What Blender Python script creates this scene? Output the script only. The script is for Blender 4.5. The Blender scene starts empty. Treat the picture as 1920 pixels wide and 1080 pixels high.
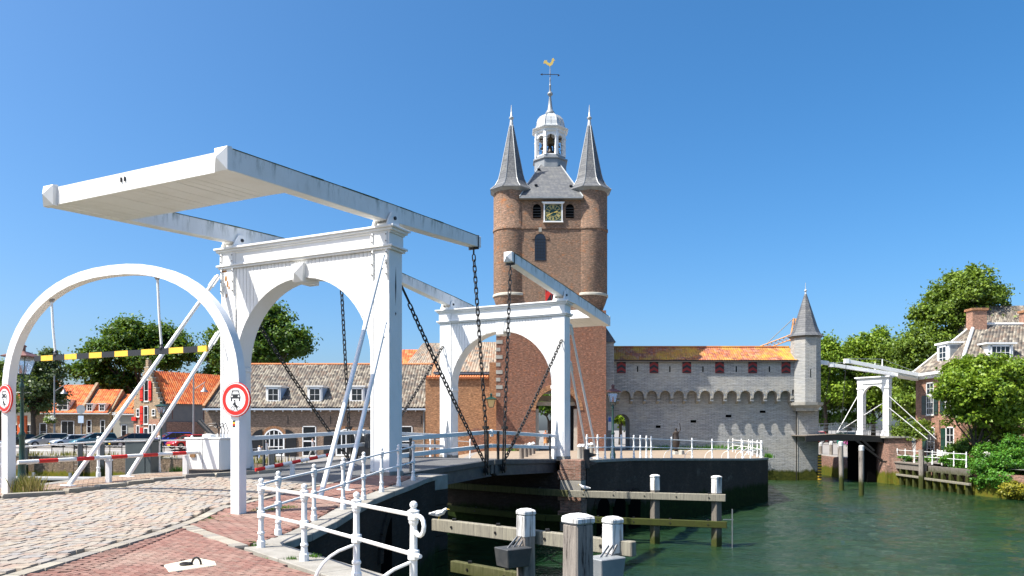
import bpy, bmesh, math, random
import numpy as np
from mathutils import Vector, Matrix
from mathutils.geometry import delaunay_2d_cdt
random.seed(7); rng = np.random.default_rng(7)
PI = math.pi
sc = bpy.context.scene
COL = sc.collection

# ------------------------------------------------------------------ camera, sky, sun, exposure
EYE = 1.65
cam_d = bpy.data.cameras.new('camera'); cam = bpy.data.objects.new('camera', cam_d); COL.objects.link(cam)
cam.location = (0, 0, EYE); cam.rotation_euler = (PI/2, 0, 0)
cam_d.sensor_width = 36; cam_d.lens = 36*1400/1920; cam_d.shift_y = (806-540)/1920
cam_d.clip_start = 0.1; cam_d.clip_end = 6000
sc.camera = cam
SUN = Vector((-0.63, -0.27, 1.0)).normalized()
w = bpy.data.worlds.new('World'); sc.world = w; w.use_nodes = True
nt = w.node_tree; bg = nt.nodes['Background']
sky = nt.nodes.new('ShaderNodeTexSky'); sky.sky_type = 'NISHITA'; sky.sun_disc = False
sky.sun_elevation = math.asin(SUN.z); sky.sun_rotation = math.atan2(SUN.x, SUN.y)
sky.altitude = 0; sky.air_density = 0.8; sky.dust_density = 2.8; sky.ozone_density = 4.5
hs = nt.nodes.new('ShaderNodeHueSaturation'); hs.inputs['Saturation'].default_value = 1.3; hs.inputs['Hue'].default_value = .494
nt.links.new(sky.outputs[0], hs.inputs['Color']); nt.links.new(hs.outputs[0], bg.inputs[0]); bg.inputs[1].default_value = 0.124
sd = bpy.data.lights.new('sun', 'SUN'); sd.energy = 4.9; sd.angle = math.radians(0.53); sd.color = (1, 0.95, 0.87)
sun = bpy.data.objects.new('sun', sd); COL.objects.link(sun); sun.location = (-40, -20, 60)
sun.rotation_euler = SUN.to_track_quat('Z', 'Y').to_euler()
sc.view_settings.view_transform = 'Standard'; sc.view_settings.look = 'None'
sc.view_settings.exposure = 0.92; sc.view_settings.gamma = 1; sc.view_settings.use_curve_mapping = False
sc.cycles.max_bounces = 6; sc.cycles.transparent_max_bounces = 6

# ------------------------------------------------------------------ object helpers
OFF = {}
def link(o, parent=None):
    COL.objects.link(o)
    if parent is not None: o.parent = parent
    return o
def tag(o, label=None, cat=None, group=None, kind=None):
    if label: o['label'] = label
    if cat: o['category'] = cat
    if group: o['group'] = group
    if kind: o['kind'] = kind
    return o
BR = Vector((-3.29, 20.0, 0)); BANG = -math.atan2(.431, .903)
def B(x, y, z=0):
    c, s = math.cos(BANG), math.sin(BANG)
    return Vector((BR.x+c*x-s*y, BR.y+s*x+c*y, z))
def thing(name, label, cat, base=(0, 0, 0), frame='W', group=None, rz=None):
    """Empty at the base; geometry of its parts is written in world (W) or bridge (B) coordinates, or local when rz is given"""
    o = bpy.data.objects.new(name, None); COL.objects.link(o); o.empty_display_size = .3
    if rz is not None:
        o.location = base; o.rotation_euler = (0, 0, rz); OFF[o.name] = Vector((0, 0, 0))
    elif frame == 'B':
        o.location = B(*base); o.rotation_euler = (0, 0, BANG); OFF[o.name] = Vector(base)
    else:
        o.location = base; OFF[o.name] = Vector(base)
    return tag(o, label, cat, group)
class M:
    def __init__(s): s.v = []; s.f = []; s.uv = None
    def add(s, vs, fs):
        n = len(s.v); s.v += [tuple(v) for v in vs]; s.f += [tuple(i+n for i in f) for f in fs]; return s
    def box(s, x0, x1, y0, y1, z0, z1):
        return s.add([(x0,y0,z0),(x1,y0,z0),(x1,y1,z0),(x0,y1,z0),(x0,y0,z1),(x1,y0,z1),(x1,y1,z1),(x0,y1,z1)],
                     [(0,3,2,1),(4,5,6,7),(0,1,5,4),(1,2,6,5),(2,3,7,6),(3,0,4,7)])
    def cbox(s, c, sx, sy, sz, rz=0, top=1.0):
        c = Vector(c); co, si = math.cos(rz), math.sin(rz); vs = []
        for z, k in ((0, 1), (sz, top)):
            for a, b in ((-1,-1),(1,-1),(1,1),(-1,1)):
                x, y = a*sx/2*k, b*sy/2*k
                vs.append((c.x+co*x-si*y, c.y+si*x+co*y, c.z+z))
        return s.add(vs, [(0,3,2,1),(4,5,6,7),(0,1,5,4),(1,2,6,5),(2,3,7,6),(3,0,4,7)])
    def beam(s, p, q, w, h, up=(0,0,1), w2=None, h2=None):
        p, q = Vector(p), Vector(q); d = (q-p).normalized(); up = Vector(up)
        if abs(d.dot(up)) > .99: up = Vector((0,1,0))
        r = d.cross(up).normalized(); u = r.cross(d)
        w2 = w if w2 is None else w2; h2 = h if h2 is None else h2; vs = []
        for c, a, b in ((p, w, h), (q, w2, h2)):
            for i, j in ((-1,-1),(1,-1),(1,1),(-1,1)): vs.append(c+r*(i*a/2)+u*(j*b/2))
        return s.add(vs, [(0,3,2,1),(4,5,6,7),(0,1,5,4),(1,2,6,5),(2,3,7,6),(3,0,4,7)][::1])
    def tube(s, pts, r, n=8, r2=None, cap=True):
        pts = [Vector(p) for p in pts]; k = len(pts); rs = []
        for i in range(k):
            if isinstance(r, (list, tuple)): rs.append(r[i])
            else: rs.append(r if r2 is None else r+(r2-r)*i/(k-1))
        prev = None; base = len(s.v)
        for i, p in enumerate(pts):
            d = (pts[min(i+1,k-1)]-pts[max(i-1,0)]).normalized()
            if prev is None:
                a = Vector((0,0,1)) if abs(d.z) < .9 else Vector((1,0,0))
                x = d.cross(a).normalized()
            else:
                x = prev - d*prev.dot(d)
                x = x.normalized() if x.length > 1e-6 else prev
            prev = x; y = d.cross(x)
            for j in range(n):
                t = 2*PI*j/n; s.v.append(tuple(p+(x*math.cos(t)+y*math.sin(t))*rs[i]))
        for i in range(k-1):
            for j in range(n):
                a = base+i*n+j; b = base+i*n+(j+1)%n
                s.f.append((a, b, b+n, a+n))
        if cap:
            s.f.append(tuple(base+j for j in range(n))[::-1]); s.f.append(tuple(base+(k-1)*n+j for j in range(n)))
        return s
    def lathe(s, c, prof, n=12, rot=0, sx=1, sy=1):
        c = Vector(c); base = len(s.v); k = len(prof)
        for r, z in prof:
            for j in range(n):
                t = rot+2*PI*j/n; s.v.append((c.x+r*sx*math.cos(t), c.y+r*sy*math.sin(t), c.z+z))
        for i in range(k-1):
            for j in range(n):
                a = base+i*n+j; b = base+i*n+(j+1)%n; s.f.append((a, b, b+n, a+n))
        s.f.append(tuple(base+j for j in range(n))[::-1]); s.f.append(tuple(base+(k-1)*n+j for j in range(n)))
        return s
    def prism(s, poly, f0, f1):
        """poly: list of 2d points; f0,f1 map (a,b)->3d"""
        n = len(poly); vs = [f0(a,b) for a,b in poly]+[f1(a,b) for a,b in poly]
        fs = [tuple(range(n))[::-1], tuple(range(n, 2*n))]+[(i,(i+1)%n,(i+1)%n+n,i+n) for i in range(n)]
        return s.add(vs, fs)
    def quadstrip(s, A, Bp, closed=False):
        n = len(A); base = len(s.v); s.v += [tuple(p) for p in A]+[tuple(p) for p in Bp]
        for i in range(n-1): s.f.append((base+i, base+i+1, base+n+i+1, base+n+i))
        return s
    def sphere(s, c, r, n=10, m=6, sz=1):
        prof = [(max(r*math.sin(PI*i/m), 1e-4), -r*sz*math.cos(PI*i/m)) for i in range(m+1)]
        return s.lathe(c, prof, n)
    def mesh(s, name, off=(0,0,0), mat=None, smooth=False, fix=True):
        me = bpy.data.meshes.new(name); off = Vector(off)
        me.from_pydata([tuple(Vector(v)-off) for v in s.v] if off.length else s.v, [], s.f)
        if fix:
            bm = bmesh.new(); bm.from_mesh(me); bmesh.ops.recalc_face_normals(bm, faces=bm.faces); bm.to_mesh(me); bm.free()
        if mat: me.materials.append(mat)
        if smooth:
            me.polygons.foreach_set('use_smooth', [True]*len(me.polygons))
            if smooth == 2: pass
        me.update(); return me
    def build(s, name, mat, parent=None, smooth=False, bevel=0, fix=True, at=None):
        off = OFF.get(parent.name, Vector((0,0,0))) if parent is not None else (Vector(at) if at else Vector((0,0,0)))
        me = s.mesh(name, off, mat, smooth and not bevel, fix)
        if smooth:
            try:
                me.polygons.foreach_set('use_smooth', [True]*len(me.polygons)); me.set_sharp_from_angle(angle=math.radians(42))
            except Exception: pass
        o = bpy.data.objects.new(name, me); link(o, parent)
        if parent is not None: OFF[o.name] = off
        elif at: o.location = at; OFF[o.name] = Vector(at)
        else: OFF[o.name] = Vector((0,0,0))
        if bevel:
            b = o.modifiers.new('bevel', 'BEVEL'); b.width = bevel; b.segments = 1; b.limit_method = 'ANGLE'
        return o
def inst(name, me, parent, loc, rot=(0,0,0), scale=None):
    o = bpy.data.objects.new(name, me); link(o, parent); o.location = loc; o.rotation_euler = rot
    if scale is not None: o.scale = scale
    return o
def copy_tree(o, parent=None):
    c = o.copy(); COL.objects.link(c); c.parent = parent; OFF[c.name] = OFF.get(o.name, Vector((0,0,0)))
    for ch in list(o.children): copy_tree(ch, c)
    return c
def np_mesh(name, verts, faces4, mat, parent=None, loc=(0,0,0), smooth=False):
    me = bpy.data.meshes.new(name); nv = len(verts); nf = len(faces4); k = faces4.shape[1]
    me.vertices.add(nv); me.vertices.foreach_set('co', verts.astype(np.float32).ravel())
    me.loops.add(nf*k); me.loops.foreach_set('vertex_index', faces4.astype(np.int32).ravel())
    me.polygons.add(nf); me.polygons.foreach_set('loop_start', (np.arange(nf)*k).astype(np.int32))
    me.polygons.foreach_set('loop_total', np.full(nf, k, np.int32))
    me.materials.append(mat); me.update(calc_edges=True)
    o = bpy.data.objects.new(name, me); link(o, parent); o.location = loc; return o

# ------------------------------------------------------------------ materials
def newmat(name):
    m = bpy.data.materials.new(name); m.use_nodes = True
    t = m.node_tree; return m, t, t.nodes['Principled BSDF']
def N(t, kind, **kw):
    n = t.nodes.new(kind)
    for k, v in kw.items():
        if hasattr(n, k) and not k.startswith('i_'): setattr(n, k, v)
        else: n.inputs[k[2:] if k.startswith('i_') else k].default_value = v
    return n
def ramp(t, src, stops, interp='LINEAR'):
    r = t.nodes.new('ShaderNodeValToRGB'); r.color_ramp.interpolation = interp
    el = r.color_ramp.elements
    while len(el) > len(stops): el.remove(el[-1])
    while len(el) < len(stops): el.new(.5)
    for e, (p, c) in zip(el, stops):
        e.position = p; e.color = (c, c, c, 1) if isinstance(c, (int, float)) else (*c[:3], 1)
    t.links.new(src, r.inputs[0]); return r.outputs[0]
def mix(t, a, b, f, mode='MIX'):
    m = t.nodes.new('ShaderNodeMix'); m.data_type = 'RGBA'; m.blend_type = mode
    for sock, v in ((6, a), (7, b), (0, f)):
        if isinstance(v, bpy.types.NodeSocket): t.links.new(v, m.inputs[sock])
        elif sock == 0: m.inputs[0].default_value = v
        else: m.inputs[sock].default_value = (*v[:3], 1)
    return m.outputs[2]
def math_(t, op, a, b=None):
    m = t.nodes.new('ShaderNodeMath'); m.operation = op
    for i, v in enumerate((a, b)):
        if v is None: continue
        if isinstance(v, bpy.types.NodeSocket): t.links.new(v, m.inputs[i])
        else: m.inputs[i].default_value = v
    return m.outputs[0]
def coords(t, kind='Object', scale=(1,1,1)):
    tc = t.nodes.new('ShaderNodeTexCoord'); mp = t.nodes.new('ShaderNodeMapping'); mp.inputs['Scale'].default_value = scale
    t.links.new(tc.outputs[kind], mp.inputs[0]); return mp.outputs[0]
def geompos(t, scale=(1,1,1)):
    g = t.nodes.new('ShaderNodeNewGeometry'); mp = t.nodes.new('ShaderNodeMapping'); mp.inputs['Scale'].default_value = scale
    t.links.new(g.outputs['Position'], mp.inputs[0]); return mp.outputs[0]
def noise(t, vec, scale, detail=4, rough=.6):
    n = t.nodes.new('ShaderNodeTexNoise'); n.inputs['Scale'].default_value = scale
    n.inputs['Detail'].default_value = detail; n.inputs['Roughness'].default_value = rough
    t.links.new(vec, n.inputs['Vector']); return n.outputs['Fac']
def bump(t, bsdf, h, strength=.3, dist=.02):
    b = t.nodes.new('ShaderNodeBump'); b.inputs['Strength'].default_value = strength; b.inputs['Distance'].default_value = dist
    t.links.new(h, b.inputs['Height']); t.links.new(b.outputs[0], bsdf.inputs['Normal'])
def sep(t, vec):
    s = t.nodes.new('ShaderNodeSeparateXYZ'); t.links.new(vec, s.inputs[0]); return s.outputs
def simple(name, c, rough=.6, metal=0, c2=None, sc_=3.0, bs=0.0, bscale=30, stops=(.35,.7), spec=None, stretch=(1,1,1)):
    m, t, b = newmat(name)
    b.inputs['Roughness'].default_value = rough; b.inputs['Metallic'].default_value = metal
    if spec is not None: b.inputs['Specular IOR Level'].default_value = spec
    v = geompos(t, stretch)
    if c2 is not None:
        f = ramp(t, noise(t, v, sc_, 6, .65), [(stops[0], 0.0), (stops[1], 1.0)])
        t.links.new(mix(t, c, c2, f), b.inputs['Base Color'])
    else: b.inputs['Base Color'].default_value = (*c, 1)
    if bs: bump(t, b, noise(t, v, bscale, 4), bs, .01)
    return m
def white_mat(name, base=(.80,.80,.78), dirt=(.42,.40,.33), amt=.35, moss=0.0):
    m, t, b = newmat(name); b.inputs['Roughness'].default_value = .5; lo_ = .60 if amt < .9 else .47
    v = geompos(t); st = geompos(t, (9,9,.7))
    f1 = ramp(t, noise(t, v, 1.3, 5, .6), [(.42, 0.0), (.75, .42)])
    f2 = ramp(t, noise(t, st, 1.6, 6, .7), [(lo_, 0.0), (lo_+.17, amt)])
    c = mix(t, base, (.64,.62,.56), f1); c = mix(t, c, dirt, f2)
    f3 = ramp(t, noise(t, v, 14, 5, .75), [(.72, 0.0), (.76, .6)])
    c = mix(t, c, (.33,.25,.17), math_(t, 'MULTIPLY', f3, amt))
    if moss:
        at = t.nodes.new('ShaderNodeAttribute'); at.attribute_name = 'moss'
        f4 = math_(t, 'MULTIPLY', at.outputs['Fac'], ramp(t, noise(t, geompos(t,(2.2,2.2,.5)), 1.9, 6, .75), [(.50,0.0),(.72,moss)]))
        c = mix(t, c, (.06,.09,.04), f4)
    t.links.new(c, b.inputs['Base Color']); bump(t, b, noise(t, v, 9, 5, .7), .12, .01); return m
def uvw(t):
    """wall coordinates: u = x+y, v = z"""
    x, y, z = sep(t, geompos(t))[:3]
    c = t.nodes.new('ShaderNodeCombineXYZ'); t.links.new(math_(t,'ADD',x,y), c.inputs[0]); t.links.new(z, c.inputs[1]); return c.outputs[0], z
def brick_mat(name, c1, c2, c3, mortar, bw=.22, bh=.065, patch=.6, spot=None, tide=None, bumpk=.5, msize=.012, streak=(1.5,7), dark=None, spots=(3.1,.56,.7), speck=.55, sst=(1,1,2.4)):
    m, t, b = newmat(name); b.inputs['Roughness'].default_value = .9; b.inputs['Specular IOR Level'].default_value = .08
    v, z = uvw(t)
    br = N(t, 'ShaderNodeTexBrick', offset=.5); t.links.new(v, br.inputs['Vector'])
    br.inputs['Scale'].default_value = 1; br.inputs['Brick Width'].default_value = bw; br.inputs['Row Height'].default_value = bh
    br.inputs['Mortar Size'].default_value = msize; br.inputs['Mortar Smooth'].default_value = .2
    br.inputs['Color1'].default_value = (*c1,1); br.inputs['Color2'].default_value = (*c2,1); br.inputs['Mortar'].default_value = (*mortar,1)
    big = noise(t, geompos(t), patch, 5, .7)
    mp = t.nodes.new('ShaderNodeMapping'); mp.inputs['Scale'].default_value = (streak[0], streak[1], 1); t.links.new(v, mp.inputs[0])
    st = noise(t, mp.outputs[0], 2.2, 6, .75)
    c = mix(t, br.outputs['Color'], c3, ramp(t, big, [(.42,0.0),(.68,.75)]))
    c = mix(t, c, tuple(x*.42 for x in c2), ramp(t, st, [(.5,0.0),(.72,.8)]))
    if speck:
        sn = noise(t, geompos(t,sst), 4.6, 3, .8)
        c = mix(t, c, tuple(min(.75,x*1.9+.05) for x in c1), ramp(t, sn, [(.54,0.0),(.64,speck)])); c = mix(t, c, tuple(x*.30 for x in c2), ramp(t, sn, [(.36,speck),(.47,0.0)]))
    if spot is not None: c = mix(t, c, spot, ramp(t, noise(t, geompos(t,(1,1,1.6)), spots[0], 6, .8), [(spots[1],0.0),(spots[2],.75)]))
    if dark is not None:
        c = mix(t, c, dark, ramp(t, noise(t, geompos(t,(1,1,.35)), .9, 6, .7), [(.36,.95),(.66,.30)]))
    if tide is not None:
        zz = math_(t, 'ADD', z, math_(t, 'MULTIPLY', noise(t, geompos(t,(1,1,.3)), 2.0, 4), .8))
        f = N(t, 'ShaderNodeMapRange'); t.links.new(zz, f.inputs[0]); f.inputs[1].default_value = tide[0]; f.inputs[2].default_value = tide[0]+.25
        f.inputs[3].default_value = 1; f.inputs[4].default_value = 0
        gm = mix(t, tide[1], tide[2], ramp(t, noise(t, geompos(t), 4, 5, .7), [(.4,0.0),(.65,1.0)]))
        c = mix(t, c, gm, f.outputs[0])
    t.links.new(c, b.inputs['Base Color'])
    h = math_(t, 'ADD', br.outputs['Fac'], math_(t,'MULTIPLY', st, -1.2))
    bump(t, b, math_(t,'MULTIPLY', h, -1), bumpk, .02); return m
def piece_mat(name, cols, rough=.85, grain=18, bs=.4, var=.3):
    """colour by object and by island, for stones and bricks built one by one"""
    m, t, b = newmat(name); b.inputs['Roughness'].default_value = rough; b.inputs['Specular IOR Level'].default_value = .25
    oi = t.nodes.new('ShaderNodeObjectInfo'); g = t.nodes.new('ShaderNodeNewGeometry')
    r = math_(t, 'FRACT', math_(t, 'ADD', oi.outputs['Random'], g.outputs['Random Per Island']))
    n = len(cols); c = ramp(t, r, [(i/n, cols[i]) for i in range(n)], 'CONSTANT')
    p = geompos(t)
    c = mix(t, c, (.16,.14,.11), math_(t,'MULTIPLY', ramp(t, noise(t, p, grain, 6, .75), [(.45,0.0),(.75,1.0)]), var))
    c = mix(t, c, (.36,.32,.25), ramp(t, noise(t, p, .9, 4, .6), [(.45,0.0),(.75,.35)]))
    t.links.new(c, b.inputs['Base Color']); bump(t, b, noise(t, p, 40, 5, .7), bs, .008); return m
def tile_mat(name, cols, lichen=None, lam=(.45,.7), rough=.85):
    m, t, b = newmat(name); b.inputs['Roughness'].default_value = rough; b.inputs['Specular IOR Level'].default_value = .25
    tc = t.nodes.new('ShaderNodeUVMap'); fl = t.nodes.new('ShaderNodeVectorMath'); fl.operation = 'FLOOR'
    t.links.new(tc.outputs[0], fl.inputs[0]); wn = t.nodes.new('ShaderNodeTexWhiteNoise'); wn.noise_dimensions = '2D'
    t.links.new(fl.outputs[0], wn.inputs['Vector'])
    n = len(cols); c = ramp(t, wn.outputs['Value'], [(i/n, cols[i]) for i in range(n)], 'CONSTANT')
    p = geompos(t)
    c = mix(t, c, tuple(x*.35 for x in cols[0]), ramp(t, noise(t, p, 5, 6, .8), [(.5,0.0),(.72,.7)]))
    if lichen: c = mix(t, c, lichen, ramp(t, noise(t, p, .55, 7, .75), [(lam[0],0.0),(lam[1],.85)]))
    t.links.new(c, b.inputs['Base Color']); bump(t, b, noise(t, p, 25, 4, .7), .3, .01); return m
def wood_mat(name, c1, c2, tide=None, dark=(.035,.03,.025), gs=14, ck=.60):
    m, t, b = newmat(name); b.inputs['Roughness'].default_value = .85; b.inputs['Specular IOR Level'].default_value = .2
    oc = coords(t, 'Object', (gs,gs,.8)); a = noise(t, oc, 1.5, 7, .75)
    c = mix(t, c1, c2, ramp(t, a, [(.35,0.0),(.6,1.0)])); c = mix(t, c, dark, ramp(t, a, [(ck,0.0),(ck+.06,.95)]))
    p = geompos(t)
    if tide is not None:
        z = sep(t, p)[2]; f = N(t, 'ShaderNodeMapRange'); t.links.new(math_(t,'ADD', z, math_(t,'MULTIPLY',noise(t,p,5,4),.7)), f.inputs[0])
        f.inputs[1].default_value = tide; f.inputs[2].default_value = tide+.5; f.inputs[3].default_value = 1; f.inputs[4].default_value = 0
        c = mix(t, c, mix(t, (.055,.07,.01), (.03,.03,.012), noise(t, p, 9, 4)), f.outputs[0])
    t.links.new(c, b.inputs['Base Color']); bump(t, b, a, .5, .02); return m
def leaf_mat(name, c1, c2, c3):
    m, t, b = newmat(name); b.inputs['Roughness'].default_value = .5; b.inputs['Specular IOR Level'].default_value = .35
    g = t.nodes.new('ShaderNodeNewGeometry')
    c = ramp(t, g.outputs['Random Per Island'], [(0, c1), (.45, c2), (.9, c3)])
    nz = noise(t, geompos(t), .9, 3); c = mix(t, c, c3, ramp(t, nz, [(.52,0.0),(.68,.6)])); c = mix(t, c, tuple(x*.7 for x in c1), ramp(t, nz, [(.36,.65),(.48,0.0)]))
    t.links.new(c, b.inputs['Base Color'])
    tr = t.nodes.new('ShaderNodeBsdfTranslucent'); t.links.new(mix(t, c, (.35,.5,.03), .45), tr.inputs[0])
    mx = t.nodes.new('ShaderNodeMixShader'); mx.inputs[0].default_value = .24
    t.links.new(b.outputs[0], mx.inputs[1]); t.links.new(tr.outputs[0], mx.inputs[2])
    t.links.new(mx.outputs[0], t.nodes['Material Output'].inputs[0]); return m

WHITE = white_mat('white_paint'); WHITE_M = white_mat('white_paint_mossy', moss=1.0, amt=.5)
WHITE_C = white_mat('white_paint_clean', amt=.12)
OLDWHITE = white_mat('weathered_white_paint', (.68,.68,.66), (.16,.15,.13), 1.0)
CREAM = simple('cream_stone_trim', (.55,.52,.44), .8, c2=(.42,.40,.33), bs=.2)
IRON = simple('black_chain_iron', (.018,.018,.018), .45, .3, (.035,.03,.026), 8)
BLACK = simple('black_paint', (.012,.012,.013), .4); SHADEBLK = simple('opening_shade_black', (.004,.004,.004), 1.0, spec=0.0)  # the dull near-black stands in for the shade inside openings
STEEL = simple('dark_bridge_steel', (.045,.05,.055), .55, .2, (.10,.10,.095), 3, .2, 12)
GALV = simple('grey_galvanised', (.32,.33,.34), .45, .6, (.22,.22,.23), 6)
GREENP = simple('dark_green_paint', (.012,.045,.032), .35)
COPPER = simple('brown_copper_lantern', (.13,.055,.045), .5, .3, (.2,.1,.09), 6)
RED = simple('red_paint', (.62,.02,.012), .4); REDSH = simple('red_shutter_paint', (.55,.02,.01), .5)
YEL = simple('yellow_paint', (.85,.55,.05), .45, c2=(.7,.42,.04), sc_=4)
BLK2 = simple('black_band_paint', (.02,.02,.022), .45)
GOLD = simple('gilding', (.95,.62,.14), .35, .55)
GOLDP = simple('gold_numeral_paint', (.62,.5,.17), .5)
CLOCKG = simple('clock_green', (.005,.04,.03), .5)
CABG = simple('grey_green_cabinet', (.05,.065,.068), .55, c2=(.065,.08,.082))
CONC = simple('concrete_coping', (.31,.295,.26), .9, c2=(.20,.185,.155), sc_=2.2, bs=.5, bscale=25)
STONE = simple('pale_dressed_stone', (.40,.38,.33), .9, c2=(.25,.24,.2), sc_=2, bs=.4)
RINGST = simple('pale_mooring_stone', (.62,.56,.44), .9, c2=(.5,.44,.32), sc_=5, bs=.4)
ASPH = simple('asphalt', (.085,.085,.085), .9, c2=(.12,.12,.118), sc_=1.2, bs=.5, bscale=60)
DIRT = simple('sandy_joint_soil', (.23,.19,.13), .95, c2=(.13,.125,.06), sc_=3, bs=.4)
COB = piece_mat('cobble_stone', [(.31,.255,.20),(.28,.25,.22),(.31,.235,.185),(.30,.26,.215),(.265,.25,.235),(.33,.275,.215),(.285,.22,.18),(.305,.275,.235)])
KERB = piece_mat('kerb_stone', [(.29,.26,.21),(.25,.23,.20),(.33,.30,.245)])
REDBR = piece_mat('red_paving_brick', [(.215,.105,.082),(.24,.125,.098),(.19,.095,.075),(.26,.145,.115),(.21,.12,.095)], var=.35)
TANBR = piece_mat('tan_paving_brick', [(.31,.22,.15),(.27,.18,.13),(.35,.26,.18),(.28,.21,.17),(.24,.16,.12)], var=.35)
SAND = simple('brick_paved_ground', (.30,.235,.165), .95, c2=(.23,.175,.125), sc_=1.3, bs=.4, bscale=8)
QUAYROAD = simple('grey_paved_road', (.20,.19,.18), .95, c2=(.26,.24,.21), sc_=.6, bs=.3, bscale=8)
GRASSG = simple('far_ground_soil', (.14,.15,.07), .95, c2=(.2,.18,.12), sc_=.3)
TOWERB = brick_mat('tower_brick', (.28,.15,.09), (.175,.105,.075), (.28,.20,.145), (.24,.20,.155), patch=.3, spot=(.42,.16,.055), spots=(1.1,.57,.68))
TOWERR = brick_mat('tower_brick_red', (.27,.105,.06), (.19,.085,.055), (.20,.10,.07), (.20,.15,.115), patch=.3, spot=(.40,.13,.045))
ORANGEB = brick_mat('orange_brick', (.38,.165,.07), (.30,.12,.055), (.36,.20,.105), (.30,.215,.14), patch=.5, spot=(.28,.12,.06))
HOUSEB = brick_mat('house_brick', (.36,.17,.11), (.30,.14,.10), (.34,.20,.14), (.33,.27,.2), patch=.5)
TANB = brick_mat('brown_grey_brick', (.25,.16,.11), (.21,.14,.10), (.28,.20,.14), (.27,.22,.17), patch=.4)
SANDB = brick_mat('yellow_brown_brick', (.36,.25,.15), (.30,.20,.13), (.33,.25,.17), (.33,.28,.2), patch=.4)
GREYR = simple('grey_render', (.17,.165,.16), .9, c2=(.24,.22,.19), sc_=.8, bs=.2)
CREAMR = simple('cream_render', (.55,.50,.38), .9, c2=(.45,.41,.32), sc_=.8)
GATEST = brick_mat('grey_limestone_courses', (.44,.44,.415), (.35,.36,.355), (.50,.465,.385), (.20,.20,.19), sst=(.35,.35,2.6), speck=.25, bw=.5, bh=.12, patch=.35, tide=(-1.65,(.035,.045,.01),(.07,.075,.015)), bumpk=.9, msize=.02, streak=(.9,6))
QUAYB = brick_mat('dark_quay_brick', (.05,.035,.03), (.035,.03,.028), (.08,.055,.04), (.05,.045,.04), patch=.4, tide=(-1.35,(.012,.020,.006),(.02,.035,.008)), dark=(.036,.028,.022), bumpk=.5, speck=.35, spot=(.20,.18,.15), spots=(.8,.66,.76))
BASTB = brick_mat('stained_bastion_brick', (.10,.07,.055), (.07,.055,.045), (.15,.10,.075), (.05,.045,.04), patch=.4, tide=(-1.35,(.012,.020,.006),(.02,.035,.008)), dark=(.055,.043,.035), bumpk=.5, speck=.35, spot=(.26,.24,.20), spots=(.7,.58,.70))
QUAYR = brick_mat('red_quay_brick', (.27,.13,.09), (.2,.11,.08), (.26,.19,.15), (.25,.2,.16), patch=.5, tide=(-1.6,(.12,.105,.015),(.07,.10,.012)), bumpk=.5)
QUAYW = brick_mat('weedy_quay_brick', (.19,.13,.09), (.14,.1,.07), (.22,.16,.10), (.15,.12,.1), patch=.5, tide=(-2.0,(.16,.13,.015),(.11,.13,.015)), bumpk=.5)
MOSSL = simple('dark_moss_line', (.03,.05,.02), .95, c2=(.10,.13,.06), sc_=6, bs=.5)
RUST = simple('rust_stain', (.30,.12,.03), .9, c2=(.45,.25,.1), sc_=12)
REDW = simple('shade_darkened_shutter_red', (.24,.018,.014), .6)  # shutter red darkened: shade on the gate wall put into the colour
def slate():
    m, t, b = newmat('slate'); b.inputs['Roughness'].default_value = .6
    v, z = uvw(t); br = N(t, 'ShaderNodeTexBrick', offset=.5); t.links.new(v, br.inputs['Vector'])
    for k, x in (('Scale',1),('Brick Width',.3),('Row Height',.2),('Mortar Size',.02)): br.inputs[k].default_value = x
    br.inputs['Color1'].default_value = (.125,.13,.135,1); br.inputs['Color2'].default_value = (.085,.09,.098,1); br.inputs['Mortar'].default_value = (.06,.065,.07,1)
    c = mix(t, br.outputs['Color'], (.25,.245,.21), ramp(t, noise(t, geompos(t), 1.6, 6, .75), [(.50,0.0),(.75,.6)]))
    t.links.new(c, b.inputs['Base Color']); bump(t, b, math_(t,'MULTIPLY',br.outputs['Fac'],-1), .5, .02); return m
SLATE = slate()
LEAD = simple('pale_lead', (.48,.50,.50), .5, .2, (.36,.38,.38), 2.5)
DLEAD = simple('grey_lead', (.22,.24,.25), .5, .2, (.32,.33,.33), 2.5)
T_OR = tile_mat('orange_pantile', [(.62,.15,.045),(.52,.12,.04),(.68,.20,.06),(.45,.10,.04),(.60,.22,.09)])
T_GR = tile_mat('grey_brown_pantile', [(.15,.13,.105),(.20,.175,.14),(.09,.08,.07),(.25,.22,.17),(.17,.13,.10),(.30,.27,.215),(.12,.105,.09)])
T_BE = tile_mat('beige_grey_pantile', [(.31,.25,.19),(.25,.22,.18),(.36,.30,.23),(.17,.155,.135),(.30,.20,.14)])
T_WA = tile_mat('lichened_red_tile', [(.34,.13,.085),(.27,.09,.06),(.38,.18,.12),(.22,.08,.055),(.42,.13,.05)], lichen=(.52,.30,.04), lam=(.455,.61))
WOODG = wood_mat('weathered_grey_wood', (.26,.225,.19), (.16,.14,.12))
WOODT = wood_mat('tidal_timber', (.20,.18,.15), (.13,.115,.10), tide=-1.25)
WOODP = wood_mat('pale_timber', (.30,.28,.21), (.19,.175,.14), tide=-2.2)
WOODM = wood_mat('mossy_timber', (.115,.11,.055), (.06,.065,.025), tide=-1.3)
WOODD = wood_mat('post_timber', (.20,.18,.15), (.12,.105,.09), tide=-2.2)
WOODPILE = wood_mat('mooring_pile_timber', (.34,.30,.255), (.17,.15,.13), tide=-1.6, gs=9, ck=.56)
def glassm(name, c, r=.08):
    m, t, b = newmat(name); b.inputs['Base Color'].default_value = (*c,1); b.inputs['Roughness'].default_value = r
    b.inputs['Specular IOR Level'].default_value = .6; return m
GLASS = glassm('dark_window_glass', (.012,.016,.02)); CGLASS = glassm('car_glass', (.012,.02,.022), .05)
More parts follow.
